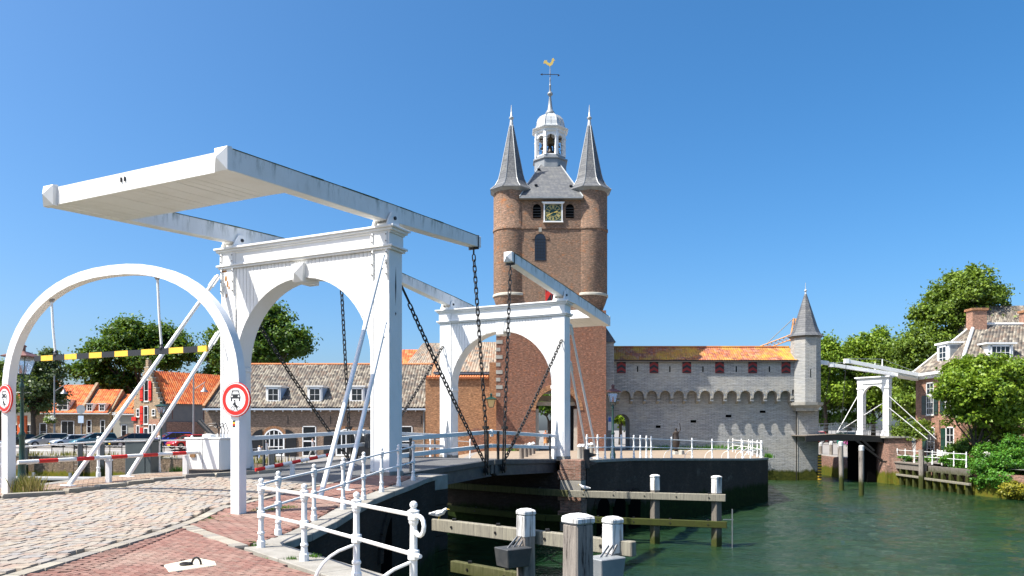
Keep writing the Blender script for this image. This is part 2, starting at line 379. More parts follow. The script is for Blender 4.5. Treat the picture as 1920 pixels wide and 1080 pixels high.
def clear_glass():
    m, t, b = newmat('lantern_glass'); b.inputs['Base Color'].default_value = (.85,.92,.95,1); b.inputs['Roughness'].default_value = .1
    b.inputs['Transmission Weight'].default_value = .75; b.inputs['Alpha'].default_value = .7; return m
LGLASS = clear_glass()
HEADL = glassm('headlight_glass', (.6,.62,.65), .1); PLATE = simple('number_plate_yellow', (.85,.5,.03), .5)
RUBBER = simple('tyre_rubber', (.02,.02,.02), .8); RIM = simple('alloy_rim', (.45,.46,.48), .3, .8)
LF_D = leaf_mat('leaf_dark', (.025,.065,.008), (.05,.12,.012), (.09,.18,.02))
LF_M = leaf_mat('leaf_mid', (.05,.10,.010), (.11,.18,.018), (.19,.27,.03))
LF_L = leaf_mat('leaf_bright', (.06,.13,.008), (.14,.24,.014), (.25,.35,.03))
LF_S = leaf_mat('leaf_silvery', (.03,.06,.02), (.06,.11,.035), (.16,.20,.10))
LF_V = leaf_mat('ivy_leaf', (.02,.09,.008), (.05,.18,.014), (.12,.29,.03))
DRYG = leaf_mat('dry_grass_blade', (.12,.16,.03), (.35,.26,.10), (.5,.38,.18))
BARK = simple('tree_bark', (.09,.07,.05), .9, c2=(.05,.04,.03), sc_=5, bs=.6)
BRONZE = simple('dark_bronze', (.035,.028,.024), .5, .5, (.07,.055,.045), 4)
SKIN = simple('skin_tone', (.55,.32,.22), .6)
def waterm():
    m, t, b = newmat('harbour_water'); b.inputs['Roughness'].default_value = .05; b.inputs['IOR'].default_value = 1.33
    p = geompos(t, (.8, 1.5, 1)); a = noise(t, p, 4.0, 4, .62); c = noise(t, geompos(t,(.5,1,1)), .22, 3, .55); d = noise(t, p, .8, 2, .5)
    t.links.new(mix(t, (.007,.026,.010), (.020,.044,.016), ramp(t, c, [(.35,0.0),(.65,1.0)])), b.inputs['Base Color'])
    k = ramp(t, c, [(.35,.35),(.62,1.0)])
    h = math_(t,'MULTIPLY', math_(t,'ADD', a, math_(t,'MULTIPLY', d, 1.3)), k); bump(t, b, h, 1.0, .12); return m
WATER = waterm()
# ------------------------------------------------------------------ the lie of the land
WZ = -2.8
YS = [-50, 11.7, 13.1, 14, 15.4, 16.6, 18, 19.5, 30, 34, 45, 3000]; ZS = [0, 0, .04, .11, .18, .24, .29, .38, .38, .34, -.1, -.1]
def sm(a, b, x): x = min(max((x-a)/(b-a), 0), 1); return x*x*(3-2*x)
def gz(x, y):
    z = float(np.interp(y, YS, ZS))
    if y > 33:
        pass
        s = sm(-1.5, -7, x)*sm(38, 50, y); z = z*(1-s)+s*(-.8)
        s = sm(-27, -30, x)*sm(72.5, 77, y); z = z*(1-s)+s*(-.2)
    if x > 28.5 and y > 30: s = sm(28.5, 30, x)*(1-sm(72, 90, y)); z = z*(1-s)+s*(-.92)
    return z
def inside(poly, x, y):
    c = False; n = len(poly)
    for i in range(n):
        (x1,y1),(x2,y2) = poly[i], poly[(i+1)%n]
        if (y1 > y) != (y2 > y) and x < (x2-x1)*(y-y1)/(y2-y1)+x1: c = not c
    return c
def dens(poly, step, far=120):
    out = []
    n = len(poly)
    for i in range(n):
        a, b = Vector(poly[i]), Vector(poly[(i+1)%n]); L = (b-a).length
        k = max(1, int(L/step)) if min(a.length, b.length) < far else 1
        for j in range(k): out.append(tuple(a+(b-a)*j/k))
    return out
def sheet(name, poly, mat, dz=0, step=1.0, zf=gz, bounds=None, kind='structure'):
    pb = dens(poly, step); n = len(pb); pts = [Vector(p) for p in pb]
    xs = [p[0] for p in poly]; ys = [p[1] for p in poly]
    bx = bounds or (max(min(xs),-60), min(max(xs),60), max(min(ys),-10), min(max(ys),100))
    gx = bx[0]+step/2
    while gx < bx[1]:
        gy = bx[2]+step/2
        while gy < bx[3]:
            if inside(poly, gx, gy): pts.append(Vector((gx, gy)))
            gy += step
        gx += step
    r = delaunay_2d_cdt(pts, [(i,(i+1)%n) for i in range(n)], [list(range(n))], 1, 1e-4)
    m = M(); m.v = [(p.x, p.y, zf(p.x, p.y)+dz) for p in r[0]]; m.f = [tuple(f) for f in r[2]]
    o = m.build(name, mat, fix=False)
    me = o.data; bm = bmesh.new(); bm.from_mesh(me)
    for f in bm.faces:
        if f.normal.z < 0: f.normal_flip()
    bm.to_mesh(me); bm.free()
    return tag(o, kind=kind)
def quay_wall(name, line, mat, label, cat='quay wall', top=0.0, bot=-4.6, zf=gz, thick=.45, side=1, cope=None):
    """vertical wall under a land edge; line = list of xy; top slightly under the ground"""
    pts = [Vector(p) for p in dens2(line, 1.2)]
    nr = []
    for i in range(len(pts)):
        d = (pts[min(i+1,len(pts)-1)]-pts[max(i-1,0)]).normalized(); nr.append(Vector((d.y, -d.x))*side)
    m = M(); n = len(pts)
    vs = []
    for i, p in enumerate(pts):
        zt = zf(p.x, p.y)+top
        o = p+nr[i]*.06; q = p-nr[i]*thick
        vs += [(o.x,o.y,bot),(o.x,o.y,zt),(q.x,q.y,zt),(q.x,q.y,bot)]
    fs = []
    for i in range(n-1):
        a = i*4; b = a+4
        fs += [(a,b,b+1,a+1),(a+1,b+1,b+2,a+2),(a+2,b+2,b+3,a+3)]
    fs += [(0,1,2,3),((n-1)*4+3,(n-1)*4+2,(n-1)*4+1,(n-1)*4)]
    m.add(vs, fs)
    t = thing(name, label, cat, (pts[0].x, pts[0].y, bot))
    m.build('wall_face', mat, t)
    if cope:
        L = 0.0; i = 0; me = None
        for i in range(n-1):
            a, b = pts[i], pts[i+1]; d = (b-a); k = max(1, round(d.length/1.2))
            c = (a+b)/2-nr[i]*(cope/2-.10); cm = M(); za = zf(a.x,a.y); zb = zf(b.x,b.y)
            p0 = Vector((a.x-nr[i].x*(cope/2-.1), a.y-nr[i].y*(cope/2-.1), za-.03)); p1 = Vector((b.x-nr[i].x*(cope/2-.1), b.y-nr[i].y*(cope/2-.1), zb-.03))
            dd = (p1-p0).normalized()*.006
            cm.beam(p0+dd, p1-dd, cope, .12+.004*random.random()); cm.build('coping_stone', CONC, t, bevel=.01)
    return t
def dens2(line, step):
    out = []
    for i in range(len(line)-1):
        a, b = Vector(line[i]), Vector(line[i+1]); k = max(1, int((b-a).length/step))
        for j in range(k): out.append(tuple(a+(b-a)*j/k))
    out.append(tuple(line[-1])); return out

front_line = [(10.4,-6.2),(-3.38,10.58)]
wing_line = [(-3.38,10.58),(-3.22,11.7),(-2.95,15.5),(-2.3,19.3),(-2.12,20.35)]
abut1 = [(-2.12,20.35),(-9.25,23.75)]
left_line = [(-9.25,23.75),(-9.95,22.8),(-10.7,20.4),(-11.6,17.6),(-16,15.8),(-45,8)]
near_poly = front_line[:1]+front_line[1:]+wing_line[1:]+abut1[1:]+left_line[1:]+[(-60,-40),(10.4,-40)]
sheet('near_quay_ground', near_poly, DIRT, -.035, .8, bounds=(-20,3,-4,24))
far_front = [(2.85,30.75),(6.2,34.8),(10.5,39.8),(15.85,46.4)]
far_ret = [(15.85,46.4),(18.8,58),(20.2,66)]
abut2 = [(-4.9,34.45),(2.85,30.75)]
left_far = [(-4.9,34.45),(-8,41),(-13,49),(-20,58),(-29,66),(-44,71),(-110,76)]
right_far = [(27,69.9),(27,86),(31.5,86),(31.3,75),(30.95,66.8),(30.95,61.9),(32.45,61.6)]
right_quay = [(32.45,61.6),(32.1,55.5),(31.8,50.5),(33.2,46),(34.5,38),(36,20)]
far_poly = ([(-1500,1800),(-1500,76)]+left_far[::-1]+abut2[1:]+far_front[1:]+far_ret[1:]+[(20.2,69.9)]+right_far+right_quay[1:]+[(36,-40),(1500,-40),(1500,1800)])
sheet('far_ground', far_poly, QUAYROAD, 0, 2.0, bounds=(-70,62,30,110))
mw = M(); mw.v = [(-1500,-60,WZ-.16),(1500,-60,WZ-.16),(1500,400,WZ-.16),(-1500,400,WZ-.16)]; mw.f = [(0,1,2,3)]
tag(mw.build('water', WATER), kind='structure')
def wave_sheet(x0, x1, y0, y1, st):
    X, Y = np.meshgrid(np.arange(x0, x1, st), np.arange(y0, y1, st)); Z = np.zeros_like(X); wr_ = np.random.default_rng(3)
    for _ in range(60):
        lam = .38*(3.2/.38)**wr_.random(); th = -PI/2+wr_.normal()*.75; k = 2*PI/lam; amp = .0030*lam**.6
        Z += amp*np.sin(k*(X*math.cos(th)+Y*math.sin(th))+wr_.random()*2*PI)
    patch = .55+.45*np.sin(X*.21+1.3*np.sin(Y*.13))*np.sin(Y*.17+X*.05+.8*np.sin(X*.19)); Z *= .55+.6*patch
    V = np.stack([X, Y, Z+WZ], -1).reshape(-1, 3); nx = X.shape[1]; ny = X.shape[0]; i = np.arange(nx*ny).reshape(ny, nx)
    F = np.stack([i[:-1,:-1], i[:-1,1:], i[1:,1:], i[1:,:-1]], -1).reshape(-1, 4)
    o = np_mesh('water', V, F, WATER); o.data.polygons.foreach_set('use_smooth', [True]*len(o.data.polygons)); return tag(o, kind='structure')
wave_sheet(-48, 37, 5, 90, .17)
mb_ = M(); mb_.v = [(-1600,-100,-6.5),(1600,-100,-6.5),(1600,1800,-6.5),(-1600,1800,-6.5)]; mb_.f = [(0,1,2,3)]
tag(mb_.build('harbour_bed', DIRT), kind='structure')
# pale brick paving of the bastion and gate forecourt
sheet('gate_forecourt_paving', [(-4.6,34.4),(2.7,31.0),(6.0,34.95),(10.3,39.95),(15.6,46.4),(18.5,58),(19.9,65.9),(-6,65.9),(-6,50),(-7.6,41)], SAND, .006, 1.5)
quay_wall('quay_wall', front_line[::-1], QUAYB, 'dark quay wall under the foreground white railing', top=-.05, side=-1, cope=.52)
quay_wall('quay_wall', wing_line, QUAYB, 'tall black tarred wing wall dropping from the railing beside the near bridge', top=-.05, side=1, cope=.42)
quay_wall('quay_wall', abut1, QUAYB, 'dark bridge abutment wall under the near leaf of the drawbridge', top=-.45, side=1)
quay_wall('quay_wall', left_line, QUAYR, 'low harbour wall left of the arch behind the white posts', top=-.03, side=1, cope=.35)
quay_wall('quay_wall', abut2, QUAYB, 'dark abutment wall under the far leaf of the drawbridge', top=-.45, side=1)
quay_wall('quay_wall', far_front, BASTB, 'long dark bastion wall with thin white railing in front of the gate', top=-.02, side=1, cope=.35)
quay_wall('quay_wall', far_ret, QUAYB, 'short return of the dark bastion wall towards the grey gate wall', top=-.02, side=1)
quay_wall('quay_wall', left_far, QUAYW, 'weedy old harbour wall below the parked cars', top=-.02, side=-1, cope=.4)
quay_wall('quay_wall', right_far[:5], QUAYR, 'brick harbour wall with green weed seen under the small drawbridge', top=-.02, side=-1, cope=.4)
quay_wall('quay_wall', right_far[5:]+right_quay[1:], QUAYR, 'brick harbour wall behind the timber quay of the brick house', top=-.35, side=-1)
# stone quoins of the abutment corners
for (bx_, by_, lab) in ((.55, .9, 'pale stone corner pier of the near bridge abutment'), (.6, 12.15, 'brick and stone corner pier under the far portal')):
    t = thing('abutment_pier', lab, 'pier', (bx_, by_, -4.6), 'B')
    for k in range(11):
        z0 = -4.2+k*.42; wq = .95 if k % 2 else .75
        M().box(bx_-wq/2-.1, bx_+.45, by_-.32 if by_ < 5 else by_-.2, by_+.5, z0+.006, z0+.414).build('stone' if k%2 else 'brick_course', (QUAYR if by_ > 5 and k % 4 else CONC) if by_ > 5 else (CONC if k == 10 else QUAYB), t, bevel=.015)
# culvert arches in the walls, their inner shade put on as near-black panels
def culvert(x, y, z, wdt, h, dirv, lab, n=None):
    """shallow near-black panel painting the shade of a recess, ringed with voussoirs"""
    d = Vector((dirv[0], dirv[1], 0)).normalized(); nrm = Vector((d.y, -d.x, 0)); c = Vector((x, y, z))
    pts = [(-wdt/2, -3.0)]+[(-wdt/2*math.cos(PI*i/12), h+wdt/2*math.sin(PI*i/12)) for i in range(13)]+[(wdt/2, -3.0)]
    t = thing('culvert', lab, 'culvert', (x, y, z))
    m = M(); m.prism(pts, lambda a,b: c+d*a+Vector((0,0,b))+nrm*.075, lambda a,b: c+d*a+Vector((0,0,b))-nrm*.1); m.build('culvert_shade_panel', SHADEBLK, t)
    m = M()
    for i in range(12):
        a0, a1 = PI*i/12, PI*(i+1)/12; r0, r1 = wdt/2, wdt/2+.24
        q = [(-r0*math.cos(a0), h+r0*math.sin(a0)),(-r1*math.cos(a0+.01), h+r1*math.sin(a0+.01)),(-r1*math.cos(a1-.01), h+r1*math.sin(a1-.01)),(-r0*math.cos(a1), h+r0*math.sin(a1))]
        M().prism(q, lambda a,b: c+d*a+Vector((0,0,b))+nrm*.10, lambda a,b: c+d*a+Vector((0,0,b))-nrm*.05).build('voussoir', QUAYB, t)
culvert(-2.72, 17.0, -2.3, 2.0, 1.1, (.13,.99), 'dark arched culvert low in the black wing wall')
for k, s_ in enumerate((.13,.24,.35)):
    a, b = Vector((2.85,30.75)), Vector((10.5,39.8)); p = a+(b-a)*s_
    culvert(p.x, p.y, -2.6, .95, .9, (b-a), ('left', 'middle', 'right')[k]+' one of three small dark culverts in the bastion wall')

# ------------------------------------------------------------------ paving of the street, piece by piece
LK = [(-14.5,14.2),(-10.55,15.4),(-9.7,16.2),(-8.95,18.5),(-7.95,19.9),(-7.3,21.3),(-6.9,22.2)]
def lkx(y): return float(np.interp(y, [p[1] for p in LK], [p[0] for p in LK])) if y > 14.2 else -14.5
RKY = [0, 12.4, 14.2, 19.9]; RKX = [-5.47, -5.47, -5.5, -4.05]
def rkx(y): return float(np.interp(y, RKY, RKX))
def bline(x): return 12.35+(x+5.45)*(10.3-12.35)/(-3.8+5.45)      # y of the curved stone border at x
def coplx(y): return float(np.interp(y, [10.3,11.7,15.5,19.3,20.4], [-3.78,-3.62,-3.38,-2.75,-2.55]))
def frustum(mx, x, y, z, sx, sy, h, rz=0, top=.9, tilt=0):
    mx.cbox((x, y, z), sx, sy, h, rz, top)
road_t = sheet('road', [(-16,6),(-5.47,6),(-5.47,12.4),(-5.5,14.2),(-4.05,19.9),(-4.0,20.1),(-6.9,22.2),(-7.3,21.3),(-7.95,19.9),(-8.95,18.5),(-9.7,16.2),(-10.55,15.4),(-14.5,14.2),(-20,13)], DIRT, -.028, .8)
road_t.name = 'road'
asph = thing('bridge_approach', 'short strip of grey asphalt leading onto the near bridge leaf', 'road surface', (-3,-1.5,.3), 'B')
pav = sheet('pavement', [(-3.7,4.0),(-5.4,4.0),(-5.4,12.3),(-5.4,14.2),(-3.95,19.95),(-2.5,20.3),(-2.95,17.5),(-3.4,12),(-3.75,10.3),(3.2,3.6),(3.2,2)], DIRT, -.03, .8)
pavl = sheet('pavement', [(-10.55,15.45),(-9.7,16.3),(-8.95,18.6),(-7.95,20.0),(-7.3,21.4),(-6.9,22.4),(-9.3,23.6),(-9.9,22.7),(-10.6,20.4),(-11.5,17.7),(-14,16),(-13,14.8)], DIRT, -.024, .8)
pieces = {}
def lay(kind, x, y, sx, sy, h, rz, mat, parent, top=.9):
    pieces.setdefault(kind, []).append((x, y, sx, sy, h, rz, mat, parent, top))
# cobbles
y = 7.6; row = 0
while y < 20.2:
    d = .195*random.uniform(.88, 1.12); x = -16+(row % 2)*.1+random.uniform(0,.05)
    while x < -3.9:
        wd = .155*random.uniform(.78, 1.2); xc, yc = x+wd/2, y+d/2
        if lkx(yc)+.1 < xc-wd/2 and xc+wd/2 < rkx(yc)-.14 and xc > -.72*yc-1.6:
            # stop where the asphalt starts
            rel = Vector((xc-BR.x, yc-BR.y)); v = rel.x*.431+rel.y*.903
            if v < -2.45: lay('cobble', xc, yc, wd-.009, d-.009, .05+random.uniform(-.006,.009), random.uniform(-.04,.04), COB, road_t, .93)
        x += wd
    y += d; row += 1
# border stones along x = -5.47 and the curved branch
y = 6.2
while y < 14.3:
    L = random.uniform(.3,.5); lay('border_stone', rkx(y)-.03, y+L/2, .19, L-.015, .05, 0 if y < 14 else -.05, KERB, road_t, .96); y += L
for i in range(11):
    s_ = (i+.5)/11; x_ = -5.37+1.62*s_; lay('border_stone', x_, bline(x_)+.10, .26, .20, .05, -.88, KERB, pav, .92)
a = Vector((-5.5,14.2)); b = Vector((-4.05,19.9)); n_ = 14
for i in range(n_):
    p = a+(b-a)*(i+.5)/n_; lay('border_stone', p.x, p.y, .16, (b-a).length/n_-.015, .05, -math.atan2(b.x-a.x, b.y-a.y), KERB, road_t, .95)
# left kerb, long stones standing proud
lkp = dens2(LK, .8)
for i in range(len(lkp)-1):
    p, q = Vector(lkp[i]), Vector(lkp[i+1]); c = (p+q)/2; d = q-p
    lay('kerb_stone', c.x-.02, c.y+.04, d.length-.02, .17, .12+random.uniform(-.01,.01), math.atan2(d.y,d.x), KERB, pavl, .95)
# red bricks of the right hand pavement
def fieldbricks(kind, x0, x1, y0, y1, bw, bd, rz, test, mat, parent, h=.042, jit=.002, gap=.005):
    co, si = math.cos(rz), math.sin(rz); cx, cy = (x0+x1)/2, (y0+y1)/2; R = math.hypot(x1-x0, y1-y0)/2
    v = -R; r = 0
    while v < R:
        u = -R+(r % 2)*bw/2
        while u < R:
            X = cx+co*u-si*v; Y = cy+si*u+co*v
            if test(X, Y): lay(kind, X, Y, bw-gap, bd-gap, h+random.uniform(-jit, jit), rz+random.uniform(-.015,.015), mat, parent, .95)
            u += bw
        v += bd; r += 1
def in_side(x, y): return y > bline(x)+.26 and rkx(y)+.12 < x < coplx(y)+.02 and ((x-BR.x)*.431+(y-BR.y)*.903) < .1 and y < 20.2 and not (abs(x+5.0) < .01)
fieldbricks('paving_brick', -5.6, -2.4, 9.5, 20.5, .215, .105, -.25, in_side, REDBR, pav)
sp = [(-5.38,12.2),(-5.38,6.2),(-4.9,6.2)]
def tri(x, y):
    if y > bline(x)-.06 or y < 7.2 or x < -5.33: return None
    if y > 10.25+(-3.83-x)*1.068-.02 and x > -3.83: return None
    if x > -3.83 and (x+3.83)*.73+(y-10.25)*.684 > -.02: return None
    if inside([(-4.13,8.88),(-3.86,8.44),(-3.48,8.93),(-3.94,9.38)], x, y): return None
    k = x-(-5.38+.16*max(0,(12.2-y))**1.25*.55)
    return k
fieldbricks('paving_brick', -5.6, -1.0, 6, 12.6, .205, .082, .06, lambda x, y: (tri(x,y) or -1) < -.11 and tri(x,y) is not None, REDBR, pav)
fieldbricks('paving_brick', -5.6, 1.5, 5.5, 12.6, .205, .075, -.82, lambda x, y: (tri(x,y) or -1) > .11, REDBR, pav)
for j in range(2):
    yy = 12.0; px_ = None
    while yy > 6.4:
        xx = -5.38+.16*max(0,(12.2-yy))**1.25*.55+(-.05 if j else .05)
        if tri(xx, yy) is not None: lay('paving_brick', xx, yy, .075, .19, .045, -.35, REDBR, pav, .95)
        yy -= .2
def in_left(x, y):
    if not inside([(-13.5,15.0),(-10.6,15.7),(-9.75,16.45),(-9.02,18.7),(-8.02,20.1),(-7.35,21.5),(-7.2,22.2),(-9.2,23.3),(-9.75,22.5),(-10.4,20.3),(-11.3,17.7),(-13.5,16.2)], x, y): return False
    return True
fieldbricks('paving_brick', -14, -6.5, 15, 24, .215, .11, .5, in_left, TANBR, pavl)
bmesh_cache = {}
def finish_pieces():
    for kind, lst in pieces.items():
        # the pieces that show largest: nearest to the camera and inside the frame
        def score(p):
            x, y = p[0], p[1]; vis = abs(x)/max(y,.1) < .70 and 1.65*1400/y < 280
            return (0 if vis else 1, y)
        lst.sort(key=score); groups = {}
        for i, (x, y, sx, sy, h, rz, mat, parent, top) in enumerate(lst):
            z = gz(x, y)-.05
            sl = (gz(x, y+.3)-gz(x, y-.3))/.6
            if i < 300:
                key = (kind, top)
                if key not in bmesh_cache:
                    # unit piece: chamfered block, 10 faces
                    m = M(); k = top; vs = []
                    for (zz, q) in ((0, .97), (.72, 1.0), (1, k)):
                        for a, b in ((-1,-1),(1,-1),(1,1),(-1,1)): vs.append((a*.5*q, b*.5*q, zz))
                    fs = [(8,9,10,11)]
                    for L in (0, 4):
                        for j in range(4): fs.append((L+j, L+(j+1)%4, L+4+(j+1)%4, L+4+j))
                    m.add(vs, fs); bmesh_cache[key] = m
                mk = (kind, top, mat.name)
                if mk not in bmesh_cache: bmesh_cache[mk] = bmesh_cache[key].mesh(kind, mat=mat)
                tx = random.uniform(-.012,.012) if kind == 'cobble' else random.uniform(-.006,.006)
                ty = random.uniform(-.02,.02) if kind == 'cobble' else random.uniform(-.006,.006)
                inst(kind, bmesh_cache[mk], parent, (x, y, z), (math.atan(sl)+tx, ty, rz), (sx, sy, h+.05 if kind != 'kerb_stone' else h+.05))
            else:
                g = groups.setdefault((mat.name, parent.name), (M(), mat, parent))[0]
                co, si = math.cos(rz), math.sin(rz); vs = []
                for zz, q in ((0,1),(h*.75+.05,1),(h+.05,top)):
                    for a, b in ((-1,-1),(1,-1),(1,1),(-1,1)):
                        lx, ly = a*sx/2*q, b*sy/2*q; wy = y+si*lx+co*ly
                        vs.append((x+co*lx-si*ly, wy, gz(x, wy)-.05+zz))
                fs = [(8,9,10,11)]
                for L in (0, 4):
                    for j in range(4): fs.append((L+j, L+(j+1)%4, L+4+(j+1)%4, L+4+j))
                g.add(vs, fs)
        for (mn, pn), (g, mat, parent) in groups.items():
            tag(g.build(kind+'s', mat, parent, fix=False), kind='stuff')
finish_pieces()
# asphalt strip in bridge coordinates
def Bz(x, y): p = B(x, y); return gz(p.x, p.y)
m = M(); vs = []; nx_, ny_ = 6, 8
for j in range(ny_+1):
    for i in range(nx_+1):
        yy = -2.5+(3.25)*j/ny_; xx = -5.75+5.35*i/nx_
        if j <= 1: xx = -5.55+(4.3)*i/nx_ if j == 0 else xx
        vs.append((xx, yy, Bz(xx, yy)+.012))
m.add(vs, [(j*(nx_+1)+i, j*(nx_+1)+i+1, (j+1)*(nx_+1)+i+1, (j+1)*(nx_+1)+i) for j in range(ny_) for i in range(nx_)])
m.build('asphalt', ASPH, asph, fix=False)
# mooring ring in its pale stone
t = thing('mooring_ring', 'rusty iron mooring ring on a pale stone set in red brick', 'mooring ring', (-3.62, 8.9, 0))
M().add([(a_,b_,c_) for c_ in (-.05,.05) for a_,b_ in ((-4.13,8.86),(-3.87,8.43),(-3.50,8.86),(-3.62,9.10),(-3.94,9.36))],
        [(5,6,7,8,9)]+[(i,(i+1)%5,(i+1)%5+5,i+5) for i in range(5)]).build('stone', RINGST, t, bevel=.008)
M().tube([(-3.86+.062*math.cos(a_), 8.84+.062*math.sin(a_), .066) for a_ in np.linspace(0, 2*PI, 17)], .013, 8).build('ring', IRON, t, smooth=True)
M().tube([(-3.80+.055-.055*math.cos(a_), 8.86, .05+.085*math.sin(a_)) for a_ in np.linspace(0, PI, 9)], .013, 8).build('staple', IRON, t, smooth=True)
# ------------------------------------------------------------------ the drawbridge: portals, beams, leaves, chains (bridge coordinates)
def Bu(y, flip):  # y along the bridge; the far portal is the near one mirrored about y = 6.7
    return 13.42-y if flip else y
def portal(flip, label):
    zg = .38; t = thing('bridge_portal', label, 'drawbridge portal', (-3.065, Bu(.31, flip), zg), 'B', group=None)
    f = lambda y: Bu(y, flip)
    def bx(x0, x1, y0, y1, z0, z1): return M().box(x0, x1, min(f(y0), f(y1)), max(f(y0), f(y1)), z0, z1)
    for x0 in (-6.13, -.59):
        bx(x0, x0+.59, 0, .62, zg+.14, 6.5).build('column', WHITE, t, bevel=.012)
        bx(x0-.03, x0+.62, -.03, .65, zg-.1, zg+.14).build('plinth', CONC, t, bevel=.01)
        # vertical corner fillet strips
        for xs in (x0-.012, x0+.50):
            bx(xs, xs+.10, -.014, .0, zg+.14, 5.3).build('corner_strip', WHITE, t)
    # arch: springing 3.53, radius 2.465, centre x -3.065
    cx, zs, R = -3.065, 3.53, 2.465
    def archz(x, r=R): return zs+math.sqrt(max(r*r-(x-cx)**2, 0))
    K = 28
    arc = [(cx+R*math.cos(PI*i/K), zs+R*math.sin(PI*i/K)) for i in range(K+1)]
    # hidden core of the spandrel
    core = [(cx+(R+.02)*math.cos(PI*i/K), zs+(R+.02)*math.sin(PI*i/K)) for i in range(K+1)]
    for half in (0, 1):
        a = core[:K//2+1] if half == 0 else core[K//2:][::-1]
        poly = a+[(cx, 6.5), (a[0][0], 6.5)]
        M().prism(poly, lambda x, z: (x, f(.075), z), lambda x, z: (x, f(.54), z)).build('spandrel_core', WHITE, t)
    A = [(x, f(.008), z) for x, z in arc]; Bq = [(x, f(.61), z) for x, z in arc]
    A2 = [(cx+(R+.03)*math.cos(PI*i/K), f(.008), zs+(R+.03)*math.sin(PI*i/K)) for i in range(K+1)]
    B2 = [(x, f(.555), z) for x, _, z in A2]
    m = M(); m.quadstrip(A, Bq); m.quadstrip(A2, A); m.quadstrip(Bq, B2); m.build('arch_soffit', WHITE, t, smooth=True)
    # arch legs below the springing: slim pilaster strips inside the columns
    for x0, x1 in ((cx-R-.06, cx-R+.03), (cx+R-.03, cx+R+.06)):
        bx(x0, x1, .075, .555, zg+.1, zs+.02).build('arch_leg', WHITE, t)
        bx(x0-.03, x1+.03, .05, .58, zs-.12, zs+.02).build('impost', WHITE, t, bevel=.01)
    # boards, front and back
    x = cx-R; n = 0; bw = .137
    for (ya, yb) in ((.02, .072), (.545, .595)):
        x = cx-R+.002
        while x < cx+R-.01:
            x1 = min(x+bw, cx+R)
            p = [(x+.007, 6.49), (x1-.007, 6.49)]
            lo = [(xx, archz(xx, R+.03)) for xx in np.linspace(x1-.007, x+.007, 4)]
            M().prism(p+lo, lambda a, b: (a, f(ya), b), lambda a, b: (a, f(yb), b)).build('board', WHITE, t)
            x = x1
    # keystone
    kp = [(-.20, 0), (.20, 0), (.26, .55), (-.26, .55)]
    M().add([(cx-.17, f(-.10), 5.86), (cx+.17, f(-.10), 5.86), (cx+.21, f(-.10), 6.38), (cx-.21, f(-.10), 6.38), (cx, f(-.24), 6.1),
             (cx-.17, f(.62), 5.86), (cx+.17, f(.62), 5.86), (cx+.21, f(.62), 6.38), (cx-.21, f(.62), 6.38)],
            [(0,1,4),(1,2,4),(2,3,4),(3,0,4),(0,5,6,1),(1,6,7,2),(2,7,8,3),(3,8,5,0),(5,8,7,6)]).build('keystone', WHITE_C, t)
    # entablature: lower moulding, frieze, cornice, each stepping out over the columns
    for (x0, x1, e) in ((-6.13, 0, 0),):
        bx(x0-.14, x1+.14, -.085, .705, 6.56, 6.62).build('moulding', WHITE, t, bevel=.012)
        bx(x0-.08, x1+.08, -.05, .67, 6.50, 6.56).build('moulding', WHITE, t, bevel=.012)
        bx(x0+.01, x1-.01, .0, .62, 6.62, 6.95).build('frieze', WHITE, t)
        bx(x0-.07, x1+.07, -.04, .66, 6.95, 7.0).build('moulding', WHITE, t, bevel=.01)
        bx(x0-.14, x1+.14, -.08, .70, 7.0, 7.07).build('moulding', WHITE, t, bevel=.012)
        bx(x0-.20, x1+.20, -.125, .745, 7.07, 7.13).build('cornice', WHITE, t, bevel=.01)
    for x0 in (-6.16, -.60):
        bx(x0, x0+.62, -.03, .65, 6.62, 6.95).build('frieze_block', WHITE, t, bevel=.01)
        # bearing straps with the pivot housing on top
        for xx in (x0+.05, x0+.51):
            bx(xx, xx+.055, -.045, -.03, 5.75, 6.5).build('iron_strap', WHITE, t)
            bx(xx, xx+.055, -.06, -.032, 6.62, 6.95).build('iron_strap', WHITE, t)
            m = M(); m.prism([(-.04, 7.13), (.62, 7.13), (.50, 7.36), (.42, 7.56), (.20, 7.56), (.06, 7.36)], lambda y, z: (xx, f(y), z), lambda y, z: (xx+.05, f(y), z))
            m.build('bearing_plate', WHITE, t)
            for zb in (5.82, 6.1, 6.4, 6.7, 6.88): m = M().box(xx+.015, xx+.04, min(f(-.075), f(-.045)), max(f(-.075), f(-.045)), zb, zb+.025).build('bolt', IRON, t)
        bx(x0+.12, x0+.48, .1, .55, 7.13, 7.25).build('bearing_block', WHITE, t)
        m = M(); m.tube([(x0+.02, f(.31), 7.40), (x0+.60, f(.31), 7.40)], .05, 12); m.build('pivot_pin', IRON, t, smooth=True)
    # rail attachment fin on the river side of each column and a plate
    for x0 in (-5.78, -.42):
        m = M(); m.prism([(.62, zg+.02), (.95, zg+.02), (.80, zg+1.2), (.64, zg+1.75)], lambda y, z: (x0, f(y), z), lambda y, z: (x0+.06, f(y), z)); m.build('fin_plate', WHITE, t)
    for x0 in (-6.05, -.50):
        bx(x0, x0+.42, .62, .65, zg+.15, zg+1.25).build('base_plate', WHITE, t)
        for i in range(2):
            for j in range(4): bx(x0+.08+i*.24, x0+.11+i*.24, .65, .665, zg+.3+j*.26, zg+.33+j*.26).build('bolt', WHITE, t)
    return t
P1 = portal(False, 'large white wooden portal with round arch of the near drawbridge half')
P2 = portal(True, 'smaller looking white arched portal of the far drawbridge half in front of the brick tower')
